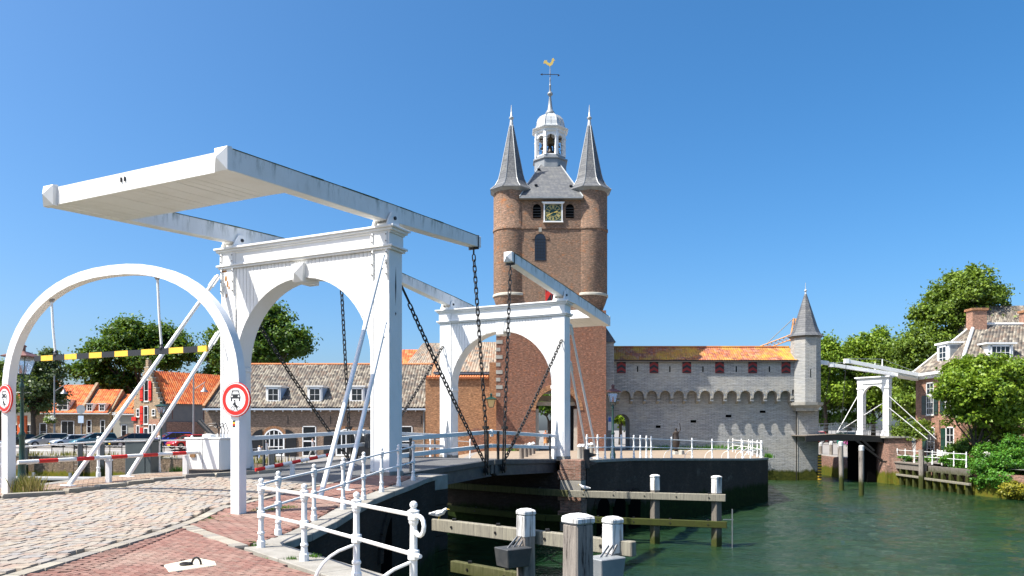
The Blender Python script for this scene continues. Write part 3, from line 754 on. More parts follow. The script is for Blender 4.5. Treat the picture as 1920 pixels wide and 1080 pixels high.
# long checks in the river-side of the near portal's right column
for (z0, z1) in ((5.0, 6.1), (4.75, 4.86)):
    M().add([(.002, .30, z0), (.006, .33, (z0+z1)/2), (.002, .31, z1), (.002, .27, (z0+z1)/2)], [(0,1,2,3)]).build('timber_crack', BLACK, P1)
for (x_, z_, w_, h_) in ((-5.93,6.22,.10,.16),(-5.86,6.05,.07,.20),(-5.99,6.44,.22,.06),(-5.80,5.93,.06,.10),(-5.9,5.7,.04,.12)):
    M().prism([(-w_/2,-h_*.3),(-w_*.2,-h_*.5),(w_*.3,-h_*.42),(w_/2,.1*h_),(w_*.25,h_*.5),(-w_*.35,h_*.4)], lambda a,b: (x_+a,-.006,z_+b), lambda a,b: (x_+a,-.001,z_+b)).build('rust_patch', RUST, P1)
# struts of the near portal (land side) and far portal
def strut(label, top, bot, r=.055):
    t = thing('strut', label, 'strut', bot, 'W')
    m = M(); m.tube([top, bot], r, 12); m.build('rod', WHITE_C, t, smooth=True)
    m = M(); m.cbox((bot[0], bot[1], bot[2]-.05), .42, .16, .09, -.5); m.build('foot_plate', WHITE, t, bevel=.01)
    d = (Vector(top)-Vector(bot)).normalized()
    m = M(); m.beam(Vector(top)-d*.05, Vector(top)-d*.5, .16, .05, (0,1,0)); m.build('head_plate', WHITE, t)
def Bt(x, y, z): p = B(x, y, z); return (p.x, p.y, p.z)
def onground(x, y): return (x, y, gz(x, y)+.02)
strut('long white steel strut on the right of the near portal', Bt(-.10,-.12,6.3), onground(-4.0,15.55))
strut('short white steel strut on the right of the near portal', Bt(-.04,-.12,4.5), onground(-3.76,16.9))
strut('long white steel strut on the left of the near portal', Bt(-6.12,-.12,6.3), onground(-10.55,17.75))
strut('short white steel strut on the left of the near portal', Bt(-6.08,-.12,4.6), onground(-10.1,19.6))
strut('long white strut behind the right column of the far portal', Bt(.0,13.45,6.2), onground(4.15,36.3), .05)
strut('short white strut behind the right column of the far portal', Bt(-.02,13.45,4.6), onground(3.62,35.6), .05)
strut('long white strut behind the left column of the far portal', Bt(-6.13,13.45,6.2), onground(-3.6,39.3), .05)
# balance beams
def balance(flip, label):
    f = lambda y: Bu(y, flip); sl = math.tan(math.radians(4.1 if not flip else 4.4)); zc = lambda y: 7.57+(y-.31)*sl if not flip else 7.58+(y-.31)*sl
    L = -5.38 if not flip else -5.85
    t = thing('balance_beam', label, 'balance beam', (-3.065, f(.31), 7.3), 'B')
    for x in (-5.83, -.30):
        m = M(); st = [(L, .46), (-2, .48), (.31, .48), (3, .43), (5.5, .36)]; vs = []
        for y, h in st:
            z = zc(y)
            for a, b in ((-1,-1),(1,-1),(1,1),(-1,1)): vs.append((x+a*.165, f(y), z+b*h/2))
        fs = [(0,3,2,1), (16,17,18,19)]
        for k in range(4):
            for j in range(4): fs.append((k*4+j, k*4+(j+1)%4, k*4+4+(j+1)%4, k*4+4+j))
        m.add(vs, fs); o = m.build('beam', WHITE_M, t, bevel=.01)
        at = o.data.attributes.new('moss', 'FLOAT', 'POINT')
        for i, v in enumerate(o.data.vertices): at.data[i].value = 1.0 if (i % 4) >= 2 else 0.0
        for sx_ in (-1, 1):
            yk = L+.05
            while yk < 5.2:
                ye = min(yk+random.uniform(.35,.9), 5.25); hh = lambda y: float(np.interp(y, [a for a,_ in st], [b for _,b in st]))/2; tk = random.uniform(.010,.022)
                M().beam((x+sx_*.160, f(yk), zc(yk)+hh(yk)-.008), (x+sx_*.160, f(ye), zc(ye)+hh(ye)-.008), .024, tk*1.6).build('moss_edge', MOSSL, t); yk = ye
        m = M(); h = .24 ; y0 = L; zz = zc(L)
        # faceted end block at the land end
        m.add([(x-.18,f(L+.02),zz-h),(x+.18,f(L+.02),zz-h),(x+.18,f(L+.02),zz+h+.02),(x-.18,f(L+.02),zz+h+.02),
               (x-.18,f(L-.10),zz-h),(x+.18,f(L-.10),zz-h),(x+.18,f(L-.10),zz+h),(x-.18,f(L-.10),zz+h),(x,f(L-.24),zz)],
              [(0,3,2,1),(0,1,5,4),(1,2,6,5),(2,3,7,6),(3,0,4,7),(4,5,8),(5,6,8),(6,7,8),(7,4,8)])
        m.build('end_block', WHITE_C, t)
        ze = zc(5.5); h = .18
        m = M(); m.add([(x-.165,f(5.5),ze-h),(x+.165,f(5.5),ze-h),(x+.165,f(5.5),ze+h),(x-.165,f(5.5),ze+h),(x,f(5.62),ze)], [(0,1,4),(1,2,4),(2,3,4),(3,0,4),(0,3,2,1)]); m.build('end_block', WHITE_C, t)
        for dy in (5.28,):
            m = M(); m.box(x-.185, x+.185, min(f(dy),f(dy+.05)), max(f(dy),f(dy+.05)), zc(dy)-.26, zc(dy)+.2); m.build('iron_hoop', IRON, t)
            m = M(); m.tube([(x, f(dy+.02), zc(dy)-.2), (x, f(dy+.02), zc(dy)-.42)], .03, 8); m.build('hook', IRON, t)
    # counterweight box between the beams: fascia, underside boards, top
    x0, x1 = -5.665, -.465; yb = L+1.95
    zz = zc(L)
    m = M(); m.add([(x0,f(L),zc(L)-.205),(x1,f(L),zc(L)-.205),(x1,f(L),zc(L)+.205),(x0,f(L),zc(L)+.205),(x0,f(L+.06),zc(L)-.22),(x1,f(L+.06),zc(L)-.22),(x1,f(L+.06),zc(L)+.205),(x0,f(L+.06),zc(L)+.205)],
                   [(0,1,2,3),(4,7,6,5),(0,4,5,1),(1,5,6,2),(2,6,7,3),(3,7,4,0)]); m.build('fascia', WHITE, t)
    m = M(); m.add([(x0,f(L+.06),zc(L)-.18),(x1,f(L+.06),zc(L)-.18),(x1,f(yb),zc(yb)-.18),(x0,f(yb),zc(yb)-.18),(x0,f(L+.06),zc(L)+.2),(x1,f(L+.06),zc(L)+.2),(x1,f(yb),zc(yb)+.2),(x0,f(yb),zc(yb)+.2)],
                   [(0,3,2,1),(4,5,6,7),(0,1,5,4),(1,2,6,5),(2,3,7,6),(3,0,4,7)]); m.build('counterweight', WHITE, t)
    nb = 20
    for i in range(nb):
        a, b = x0+(x1-x0)*i/nb+.006, x0+(x1-x0)*(i+1)/nb-.006; dz = random.uniform(-.004,.004)
        M().add([(a,f(L+.07),zc(L)-.215+dz),(b,f(L+.07),zc(L)-.215+dz),(b,f(yb),zc(yb)-.215+dz),(a,f(yb),zc(yb)-.215+dz),(a,f(L+.07),zc(L)-.19),(b,f(L+.07),zc(L)-.19),(b,f(yb),zc(yb)-.19),(a,f(yb),zc(yb)-.19)],
                [(0,3,2,1),(4,5,6,7),(0,1,5,4),(1,2,6,5),(2,3,7,6),(3,0,4,7)]).build('board', WHITE, t)
    if not flip:
        for s_ in (-.06, .06): M().box(-3.35+s_-.015, -3.35+s_+.015, L-.03, L, zc(L)+.0, zc(L)+.10).build('bolt', IRON, t)
    return zc
zc1 = balance(False, 'pair of long white balance beams with boxed counterweight on the near portal')
zc2 = balance(True, 'pair of white balance beams on the far portal, counterweight towards the tower')
# leaves of the bridge
def leaf(flip, label, rl):
    f = lambda y: Bu(y, flip)
    t = thing('bridge_leaf', label, 'bridge leaf', (-3.065, f(.7), .38), 'B')
    zt = lambda y: .385+(y-.7)/(6.68-.7)*.19
    def slab(name, x0, x1, y0, y1, d0, d1, mat, bev=0):
        m = M(); vs = [(x, f(y), zt(y)+d) for d in (d0, d1) for x, y in ((x0,y0),(x1,y0),(x1,y1),(x0,y1))]
        m.add(vs, [(0,3,2,1),(4,5,6,7),(0,1,5,4),(1,2,6,5),(2,3,7,6),(3,0,4,7)]); return m.build(name, mat, t, bevel=bev)
    slab('deck', -5.72, -.42, .72, 6.66, -.10, .0, ASPH)
    for x0 in (-5.92, -.42):
        slab('edge_timber', x0, x0+.20, .72, 6.67, -.14, .03, STEEL, .01)
        slab('edge_strip', x0+.02, x0+.05, .72, 6.67, .03, .04, GALV)
        slab('side_girder', x0+.04, x0+.13, .76, 6.5, -.50, -.14, STEEL)
        slab('girder_flange', x0+.0, x0+.17, .76, 6.5, -.53, -.50, STEEL)
    for k in range(5): slab('cross_beam', -5.8, -.35, 1.2+k*1.25, 1.32+k*1.25, -.42, -.10, STEEL)
    slab('tip_girder', -5.9, -.24, 6.45, 6.66, -.45, -.101, STEEL)
    # rails
    for x, out in ((-5.80, -1), (-.36, 1)):
        for z0, hh in ((.93, .135), (.45, .135)):
            m = M(); vs = []
            for y in (.66, 6.70):
                for a, b in ((-1,0),(1,0),(1,1),(-1,1)): vs.append((x+a*.035, f(y), zt(max(y,.7))+z0+b*hh))
            m.add(vs, [(0,3,2,1),(4,5,6,7),(0,1,5,4),(1,2,6,5),(2,3,7,6),(3,0,4,7)]); m.build('rail', WHITE, t, bevel=.01)
        for y in (5.1,):
            pass
        # tip post carrying the rails
        m = M(); m.beam((x+out*.06, f(6.30), zt(6.3)-.2), (x+out*.06, f(6.30), zt(6.3)+1.05), .06, .10, (0,1,0)); m.build('rail_post', IRON, t)
        m = M(); m.beam((x+out*.06, f(1.5), zt(1.5)-.2), (x+out*.06, f(1.5), zt(1.5)+1.0), .05, .08, (0,1,0)); m.build('rail_post', STEEL, t)
    # hanger straps: a pair of flat bars from the girder up to the chain
    for x in (-5.98, -.20):
        xo = x
        for dy in (-.09, .09):
            m = M(); m.beam((xo, f(6.05+dy), zt(6.1)-.45), (xo, f(5.98+dy*.8), 1.72), .05, .028, (0,1,0)); m.build('hanger_bar', IRON, t)
        m = M(); m.box(xo-.06, xo+.06, min(f(5.84),f(6.12)), max(f(5.84),f(6.12)), 1.68, 1.78); m.build('hanger_head', IRON, t)
        m = M(); m.tube([(xo-.09, f(6.05), zt(6)-.30), (xo+.09, f(6.05), zt(6)-.30)], .09, 10); m.build('hinge_pin', IRON, t)
    if not flip:
        for x in (-5.82,-.34):
            m = M(); m.box(x-.045, x+.045, 6.66, 6.74, 1.42, 1.67); m.build('rail_joint', WHITE_C, t)
    return zt
leaf(False, 'near half of the road deck with blue grey rails between the portals', 0)
leaf(True, 'far half of the road deck with white rails towards the far portal', 0)
t = thing('counter_box', 'small grey box on the rail where the two bridge leaves meet', 'box', (-.36, 6.7, .6), 'B')
M().box(-5.62, -5.4, 6.45, 7.0, .95, 1.5).build('box_body', STEEL, t, bevel=.02)
# chains
def link_mesh():
    m = M(); pts = []
    a, b = .054, .066  # half width, half straight length
    path = []
    for i in range(5): th = PI*i/4; path.append((a*math.cos(th), b+a*math.sin(th)))
    for i in range(5): th = PI+PI*i/4; path.append((a*math.cos(th), -b+a*math.sin(th)))
    n = len(path); r = .021; k = 4; vs = []
    for i in range(n):
        p = Vector((path[i][0], 0, path[i][1])); q = Vector((path[(i+1)%n][0],0,path[(i+1)%n][1])); o = Vector((path[i-1][0],0,path[i-1][1]))
        d = (q-o).normalized(); x = Vector((0,1,0)); y = d.cross(x)
        for j in range(k): th = 2*PI*j/k+PI/4; vs.append(p+(x*math.cos(th)+y*math.sin(th))*r)
    fs = [(i*k+j, i*k+(j+1)%k, ((i+1)%n)*k+(j+1)%k, ((i+1)%n)*k+j) for i in range(n) for j in range(k)]
    m.add(vs, fs); return m.mesh('chain_link', mat=IRON, smooth=True)
LINK = link_mesh()
def chain(label, p, q, sag=0.0, big=False):
    p, q = Vector(Bt(*p)), Vector(Bt(*q)); t = thing('chain', label, 'chain', tuple(q)); L = (q-p).length
    pitch = .178; n = int(L/pitch); up = Vector((0,0,1)); prev = p
    if big:
        M().tube([p, p+(q-p).normalized()*.75], .035, 6).build('turnbuckle', IRON, t); 
    pos = [p+(q-p)*(i/n)-up*sag*4*(i/n)*(1-i/n) for i in range(n+1)]
    for i in range(n):
        if big and (pos[i]-p).length < .7: continue
        a, b = pos[i], pos[i+1]; d = (b-a).normalized(); c = (a+b)/2
        side = d.cross(Vector((.431,.903,0))).normalized() if abs(d.dot(Vector((.431,.903,0)))) < .99 else Vector((1,0,0))
        y = d.cross(side)
        if i % 2: side, y = y, -side
        # local z = d
        R = Matrix((side, y, d)).transposed()
        if R.determinant() < 0: R = Matrix((side, -y, d)).transposed()
        o = inst('chain_link', LINK, t, tuple(c-q), R.to_euler())
z1 = zc1(5.3)-.45; z2 = zc2(5.3)-.45
chain('black chain hanging from the near portal beam above the middle of the bridge, right side', (-.30, 5.30, z1), (-.20, 5.98, 1.76))
chain('black chain hanging from the near portal far beam, seen through the arch', (-5.83, 5.30, z1), (-5.98, 5.98, 1.76))
chain('black chain hanging from the far portal beam in front of the tower', (-.30, Bu(5.30,True), z2), (-.20, Bu(5.98,True), 1.76))
chain('black chain hanging from the hidden left beam of the far portal', (-5.83, Bu(5.30,True), z2), (-5.98, Bu(5.98,True), 1.76))
chain('slanting black chain from the near portal column down to the leaf tip, right side', (-.12, .66, 5.75), (-.24, 6.2, .33), .12, True)
chain('slanting black chain through the near arch down to the leaf, left side', (-5.95, .66, 5.75), (-5.95, 6.2, .33), .12, True)
chain('slanting chain from the right column of the far portal down to the leaf tip', (-.12, Bu(.66,True), 5.45), (-.24, Bu(6.2,True), .33), .12)
chain('slanting chain from the left column of the far portal, against the grey roof', (-5.95, Bu(.66,True), 5.45), (-5.95, Bu(6.2,True), .33), .12)

# ------------------------------------------------------------------ height gauge arch over the street
def gauge():
    t = thing('height_gauge', 'white steel arch over the street with a hanging bar and traffic signs', 'height barrier', (-8, 15, 0))
    a = Vector((-11.02, 16.35, .16)); b = Vector((-5.0, 13.65, .08)); d = (b-a); d.z = 0; W = d.length; u = d.normalized(); nrm = Vector((u.y,-u.x,0))
    if nrm.y > 0: nrm = -nrm
    zs = 2.35; H = 2.49   # springing, rise above it
    path = []
    for i in range(4): path.append(Vector((-11.02,16.35,.16))+Vector((0,0,(zs-.16)*i/4))+u*0.0)
    nseg = 28; ex = 2.25
    for i in range(nseg+1):
        th = PI-PI*i/nseg; cx_ = abs(math.cos(th))**(2/ex)*(1 if math.cos(th) > 0 else -1); sz = math.sin(th)**(2/ex) if math.sin(th) > 0 else 0
        path.append(a+u*(W/2+W/2*cx_)+Vector((0,0,zs-.16+H*sz)))
    for i in range(3, -1, -1): path.append(b+Vector((0,0,(zs-.08)*i/4)))
    m = M(); vs = []; n = len(path); sw, sdp = .10, .09
    for i, p in enumerate(path):
        tg = (path[min(i+1,n-1)]-path[max(i-1,0)]).normalized(); rr = tg.cross(nrm).normalized()
        for q, w_ in ((-1,-1),(1,-1),(1,1),(-1,1)): vs.append(p+rr*(q*sw)+nrm*(w_*sdp))
    fs = [(0,3,2,1), tuple((n-1)*4+j for j in range(4))]
    for i in range(n-1):
        for j in range(4): fs.append((i*4+j, i*4+(j+1)%4, i*4+4+(j+1)%4, i*4+4+j))
    m.add(vs, fs); m.build('arch_tube', WHITE_C, t, smooth=True)
    for p in (a, b):
        M().cbox((p.x, p.y, p.z-.02), .34, .26, .035, math.atan2(u.y,u.x)).build('foot_plate', WHITE, t)
        for i, j in ((-1,-1),(1,-1),(1,1),(-1,1)): M().lathe(p+u*(i*.13)+nrm*(j*.09)+Vector((0,0,.012)), [(.016,0),(.016,.035)], 6).build('bolt', GALV, t)
    # striped bar: from 0.12 W to 0.88 W
    zb = 3.15; s0, s1 = .135, .885; segs = 14
    cuts = [s0]+[s0+(s1-s0)*(.045+.91*i/(segs-2)) for i in range(segs-1)]+[s1]
    for i in range(len(cuts)-1):
        p = a+u*(W*cuts[i]); q = a+u*(W*cuts[i+1]); p.z = q.z = zb+.02
        M().beam(p, q, .05, .11).build('bar_band', BLK2 if i % 2 == 0 else YEL, t)
    for s_ in (.235, .705):
        i = min(range(4, n-4), key=lambda k: abs((path[k]-a).dot(u)/W-s_)); top = path[i]-Vector((0,0,.06)); bot = a+u*(W*s_); bot.z = zb+.07
        M().tube([top, top*.45+bot*.55+nrm*.015, bot], .024, 8).build('hanger_rod', WHITE_C, t, smooth=True)
        M().lathe(tuple(bot-Vector((0,0,.01))), [(.05,0),(.05,.03),(.03,.06),(.025,.1)], 8).build('rod_clamp', BLK2, t)
        M().lathe(tuple(top-Vector((0,0,.10))), [(.025,0),(.07,.07),(.07,.10)], 8).build('rod_clamp', GALV, t)
    return a, b, u, nrm
ga, gb, gu, gn = gauge()
def disc(m, c, u, n, r0, r1, off, seg=36):
    c = Vector(c); z = Vector((0,0,1)); A = []; Bq = []
    for i in range(seg):
        th = 2*PI*i/seg; v = u*math.cos(th)+z*math.sin(th); A.append(c+v*r1+n*off); Bq.append(c+v*r0+n*off)
    if r0 <= 0: m.add(A, [tuple(range(seg))])
    else: m.add(A+Bq, [(i,(i+1)%seg,seg+(i+1)%seg,seg+i) for i in range(seg)])
    return m
def traffic_sign(label, c, u, n):
    c = Vector(c); t = thing('traffic_sign', label, 'traffic sign', tuple(c)); R = .31; z = Vector((0,0,1))
    m = M(); seg = 36
    A = [c+(u*math.cos(2*PI*i/seg)+z*math.sin(2*PI*i/seg))*R+n*.0 for i in range(seg)]; Bq = [p-n*.03 for p in A]
    m.add(A+Bq, [tuple(range(seg)), tuple(range(2*seg-1, seg-1, -1))]+[(i,(i+1)%seg,seg+(i+1)%seg,seg+i) for i in range(seg)])
    m.build('back_plate', RED, t, fix=True)
    disc(M(), c, u, n, 0, R-.012, .004).build('white_face', WHITE_C, t, fix=False)
    disc(M(), c, u, n, R-.095, R-.028, .008).build('red_ring', RED, t, fix=False)
    def P(x, y): return c+u*x+z*y+n*.008
    car = M()
    def pl(m, pts): m.add([P(x,y) for x,y in pts], [tuple(range(len(pts)))])
    pl(car, [(-.105,.02),(.105,.02),(.105,.07),(.085,.095),(-.085,.095),(-.105,.07)])
    for s_ in (-1,1):
        pl(car, [(s_*.09,.095),(s_*.075,.095),(s_*.055,.15),(s_*.07,.165)]); pl(car, [(s_*.10,-.03),(s_*.075,-.03),(s_*.075,.02),(s_*.10,.02)])
    pl(car, [(-.07,.165),(-.055,.15),(.055,.15),(.07,.165)])
    car.build('car_symbol', BLK2, t, fix=False)
    hl = M()
    for s_ in (-1,1):
        hl.add([P(s_*.072+.018*math.cos(a_), .057+.016*math.sin(a_))+n*.003 for a_ in np.linspace(0,2*PI,10,endpoint=False)], [tuple(range(10))])
    hl.build('headlamp_symbol', WHITE_C, t, fix=False)
    mo = M(); 
    for s_ in (-1,1):
        A = [P(s_*.062+.042*math.cos(a_), -.165+.042*math.sin(a_)) for a_ in np.linspace(0,2*PI,16,endpoint=False)]; Bq = [P(s_*.062+.033*math.cos(a_), -.165+.033*math.sin(a_)) for a_ in np.linspace(0,2*PI,16,endpoint=False)]
        mo.add(A+Bq, [(i,(i+1)%16,16+(i+1)%16,16+i) for i in range(16)])
    pl(mo, [(-.03,-.13),(.055,-.15),(.03,-.10),(-.01,-.10)]); pl(mo, [(-.035,-.105),(.015,-.125),(.0,-.045),(-.03,-.05)]); pl(mo, [(-.03,-.05),(-.01,-.06),(-.055,-.11),(-.065,-.10)])
    mo.add([P(-.018+.017*math.cos(a_), -.022+.019*math.sin(a_)) for a_ in np.linspace(0,2*PI,10,endpoint=False)], [tuple(range(10))])
    pl(mo, [(.0,-.125),(.02,-.12),(.045,-.185),(.03,-.19)])
    mo.build('moped_symbol', BLK2, t, fix=False)
    M().box(c.x-.1, c.x+.1, c.y+.035, c.y+.06, c.z-.28, c.z-.24).build('bracket', GALV, t)
fn = Vector((-.10,-1,0)).normalized(); fu = Vector((1,-.10,0)).normalized()
fu2 = Vector((.86,.52,0)).normalized(); fn2 = Vector((.52,-.86,0)).normalized()
traffic_sign('round red and white sign with car and moped on the right leg of the arch', (gb.x, gb.y-.14, 2.20), Vector((.95,-.31,0)).normalized(), Vector((-.31,-.95,0)).normalized())
traffic_sign('round red and white sign with car and moped on the left leg of the arch', (ga.x, ga.y-.14, 2.33), Vector((.86,-.51,0)).normalized(), Vector((-.51,-.86,0)).normalized())
t = thing('sticker', 'small green yellow and red sticker on the right leg of the arch', 'sticker', (gb.x, gb.y, 1.6))
for i, mm in enumerate((GREENP, RED, YEL, GREENP)):
    c = gb+gn*.094+gu*(-.02); M().add([c+gu*a_+Vector((0,0,1.62+.03*i+b_)) for a_, b_ in ((-.03,0),(.03,0),(.03,.03),(-.03,.03))], [(0,1,2,3)]).build('band', mm, t, fix=False)

# ------------------------------------------------------------------ red and white barrier booms, cabinet
def boom(label, p, q, post, first_red=False, segs=11):
    t = thing('barrier_boom', label, 'barrier', (post[0], post[1], gz(*post))); p, q = Vector(p), Vector(q)
    for i in range(segs):
        a, b = p+(q-p)*i/segs, p+(q-p)*(i+1)/segs
        M().tube([a, b], .048, 10).build('band', RED if (i % 2 == (0 if first_red else 1)) else WHITE_C, t, smooth=True)
    z = p.z+(q.z-p.z)*((Vector(post[:2])-p.xy).length/(q-p).xy.length)
    M().box(post[0]-.055, post[0]+.055, post[1]-.055, post[1]+.055, gz(*post)-.02, z-.09).build('support_post', WHITE_C, t, bevel=.008)
    M().box(post[0]-.07, post[0]+.07, post[1]-.07, post[1]+.07, z-.09, z-.045).build('support_head', WHITE_C, t)
    return t
boom('long red and white barrier boom lying in front of the left struts', (-10.95, 16.55, .93), (-8.70, 20.75, 1.03), (-9.95, 18.42))
tag(M().box(-8.98,-8.86,20.35,20.47,gz(-8.9,20.4),.95).build('white_post', WHITE_C, None, at=(-8.92,20.41,.2)), 'square white post under the boom end beside the white cabinet', 'post')
boom('short red and white barrier boom behind the right leg of the arch', (-6.6, 19.2, .62), (-4.95, 20.7, .98), (-4.75-1.1, 19.9), True, 9)
t = thing('barrier_cabinet', 'white barrier machine cabinet on a dark plinth beside the near portal', 'cabinet', (-8.5, 21.1, .34))
cz = .34
M().cbox((-8.5, 21.1, cz-.05), 1.02, .66, .24, -.25).build('plinth', STEEL, t, bevel=.01)
M().cbox((-8.5, 21.1, cz+.19), 1.10, .72, .86, -.25).build('cabinet_body', WHITE, t, bevel=.015)
M().cbox((-8.5, 21.1, cz+1.05), 1.16, .78, .05, -.25).build('cabinet_lid', WHITE, t, bevel=.01)
u_ = Vector((math.cos(-.25), math.sin(-.25), 0)); v_ = Vector((u_.y, -u_.x, 0))
for k, (a_, b_) in enumerate(((-.53,.0),(.02,.53))):
    c0 = Vector((-8.5,21.1,0))+v_*.365
    m = M(); P_ = [c0+u_*a_+Vector((0,0,cz+.22)), c0+u_*b_+Vector((0,0,cz+.22)), c0+u_*b_+Vector((0,0,cz+1.02)), c0+u_*a_+Vector((0,0,cz+1.02))]
    m.add(P_+[p+v_*.02 for p in P_], [(0,3,2,1),(4,5,6,7),(0,1,5,4),(1,2,6,5),(2,3,7,6),(3,0,4,7)]); m.build('door', WHITE, t, bevel=.004)
M().cbox(tuple(Vector((-8.88,20.82,cz+.55))), .16, .12, .12, -.25).build('rusty_pivot', simple('rusty_brown', (.25,.13,.05), .8, c2=(.12,.06,.03)), t)
M().lathe((-8.55,21.1,cz+1.10), [(.2,0),(.18,.08),(.08,.1)], 12).build('hydraulic_base', WHITE, t)
M().tube([(-8.45,21.1,cz+1.15),(-8.9,21.25,cz+1.55)], .075, 12).build('hydraulic_ram', BLACK, t, smooth=True)
for k in range(4):
    x0 = -8.32+.09*k
    M().tube([(x0,21.1,cz+1.08),(x0+.03,21.1,cz+1.3),(x0-.05,21.12,cz+1.5),(x0-.25,21.15,cz+1.48-.05*k),(x0-.35,21.15,cz+1.42)], .012, 6).build('hose', BLACK, t, smooth=True)
    M().lathe((x0,21.1,cz+1.09), [(.03,0),(.03,.08),(.015,.12)], 8).build('hose_fitting', WHITE, t)
t = thing('utility_cabinet', 'dark grey-green utility cabinet behind the left struts', 'cabinet', (-10.75, 21.7, .3))
M().cbox((-10.75,21.7,.22), .84, .42, .12, -.1).build('base', CONC, t)
M().cbox((-10.75,21.7,.34), .80, .40, .98, -.1).build('body', CABG, t, bevel=.02)
M().cbox((-10.75,21.7,1.32), .86, .46, .07, -.1).build('lid', CABG, t, bevel=.015)
M().cbox((-10.75,21.49,.40), .37, .012, .86, -.1).build('door', CABG, t); M().box(-10.78,-10.76,21.46,21.475,.8,.92).build('handle', BLACK, t)
# ------------------------------------------------------------------ white railings
def post_parts(m, c, h=1.0, r=.036):
    s_ = h/1.0
    m.lathe(c, [(.058,-.02),(.058,.10*s_),(.046,.12*s_),(.040,.2*s_),(.05,.215*s_),(.05,.235*s_),(.036,.26*s_),(r,.44*s_),(r,.45*s_),(.055,.46*s_),(.055,.55*s_),(r,.56*s_),(r*.92,.80*s_),(.045,.83*s_),(.045,.85*s_),(.052,.86*s_),(.052,.945*s_),(.06,.95*s_),(.03,.965*s_),(.028,.975*s_)], 10)
    m.sphere((c[0], c[1], c[2]+1.01*s_), .041*s_, 10, 6)
    return m
POSTMESH = {}
def railing(label, posts, h=1.0, mat=WHITE_C, group=None, name='railing', zf=gz, rr=.021, braces=None, curl=False, start_curl=False):
    b0 = posts[0]; t = thing(name, label, 'railing', (b0[0], b0[1], zf(*b0[:2])))
    key = (h, mat.name)
    if key not in POSTMESH: POSTMESH[key] = post_parts(M(), (0,0,0), h).mesh('post', mat=mat, smooth=False)
    pz = [Vector((p[0], p[1], zf(p[0], p[1])+.02)) for p in posts]
    for p in pz:
        o = inst('post', POSTMESH[key], t, tuple(p-OFF[t.name]))
    for k, zz in enumerate((.905*h, .505*h)):
        for i in range(len(pz)-1):
            M().tube([pz[i]+Vector((0,0,zz)), pz[i+1]+Vector((0,0,zz))], rr, 8).build('rail', mat, t, smooth=True)
    if curl:
        p = pz[-1]; d = (pz[-1]-pz[-2]).normalized(); pts = [p+Vector((0,0,.905*h))]
        for i in range(9): th = PI*.5-PI*1.25*i/8; pts.append(p+d*(.11+.09*math.cos(th))+Vector((0,0,.905*h-.09+.09*math.sin(th))))
        M().tube(pts, .021, 8).build('scroll', mat, t, smooth=True)
        M().tube([p+Vector((0,0,.505*h)), p+d*.13+Vector((0,0,.505*h))], .021, 8).build('rail_end', mat, t, smooth=True)
    if braces:
        for i, bd in braces:
            p = pz[i]; d = Vector((bd[0], bd[1], 0)); pts = []
            for k in range(8):
                s_ = k/7; pts.append(p+d*(math.sin(s_*PI/2)*1.0)+Vector((0,0,(.42*h)*(math.cos(s_*PI/2)))))
            pts[0] = p+Vector((0,0,.44*h)); M().tube(pts, .017, 8).build('brace', mat, t, smooth=True)
    return t
flr = [(-3.46,10.3),(-2.57,9.24),(-1.67,8.02),(-.92,6.98)]
railing('white cast iron railing nearest the camera with a curled end', flr, .92, curl=True, braces=[(2,(-.38,-.30)),(3,(-.38,-.30))])
wr = [(-3.60,11.5),(-3.46,13.05),(-3.20,14.15),(-3.06,15.4),(-2.90,16.6),(-2.70,17.8),(-2.50,18.9)]
t = railing('white railing along the black wing wall up to the near portal', wr, .95)
M().tube([Vector((-3.46,10.3,.855)), Vector((-3.60,10.6,.86)), Vector((-3.62,11.0,.865)), Vector((-3.60,11.5,.88))], .021, 8).build('corner_rail', WHITE_C, t, smooth=True)
M().tube([Vector((-3.46,10.3,.485)), Vector((-3.60,10.6,.49)), Vector((-3.62,11.0,.495)), Vector((-3.60,11.5,.50))], .021, 8).build('corner_rail', WHITE_C, t, smooth=True)
railing('thin white railing along the harbour edge behind the left struts', [(-20,14.6),(-15.5,15.75),(-11.9,17.35),(-11.05,19.95),(-10.35,21.9),(-9.75,22.75)], 1.03)
fr = []
a, b, c, d = Vector((3.15,31.4)), Vector((6.0,34.9)), Vector((10.3,39.95)), Vector((15.45,46.2))
pts_ = []
for s_ in (1095,1120,1135,1149,1164,1188,1200,1211,1221,1259,1297,1335,1366,1392,1408):
    # walk the edge line until it matches this bearing
    best = None
    for L in ((a,b),(b,c),(c,d)):
        for k in range(60):
            p = L[0]+(L[1]-L[0])*k/60; e = abs(p.x/p.y*1400-(s_-960))
            if best is None or e < best[0]: best = (e, p)
    pts_.append((best[1].x, best[1].y))
pts_.append((d.x, d.y))
railing('long thin white railing on top of the dark bastion wall', pts_, 1.02, braces=[(i,(-.30,.35)) for i in range(9,15)])
railing('white railing returning from the bastion corner towards the gate wall', [(15.45,46.4),(15.9,48.4),(16.3,50.6),(16.8,53),(17.2,56),(17.6,59.5)], 1.02, braces=[(i,(-.45,.0)) for i in range(1,6)])
railing('white railing fragments on the far side of the far portal', [(-4.0,36.6),(-3.4,38.0),(-2.9,39.4),(-2.3,41)], 1.02)
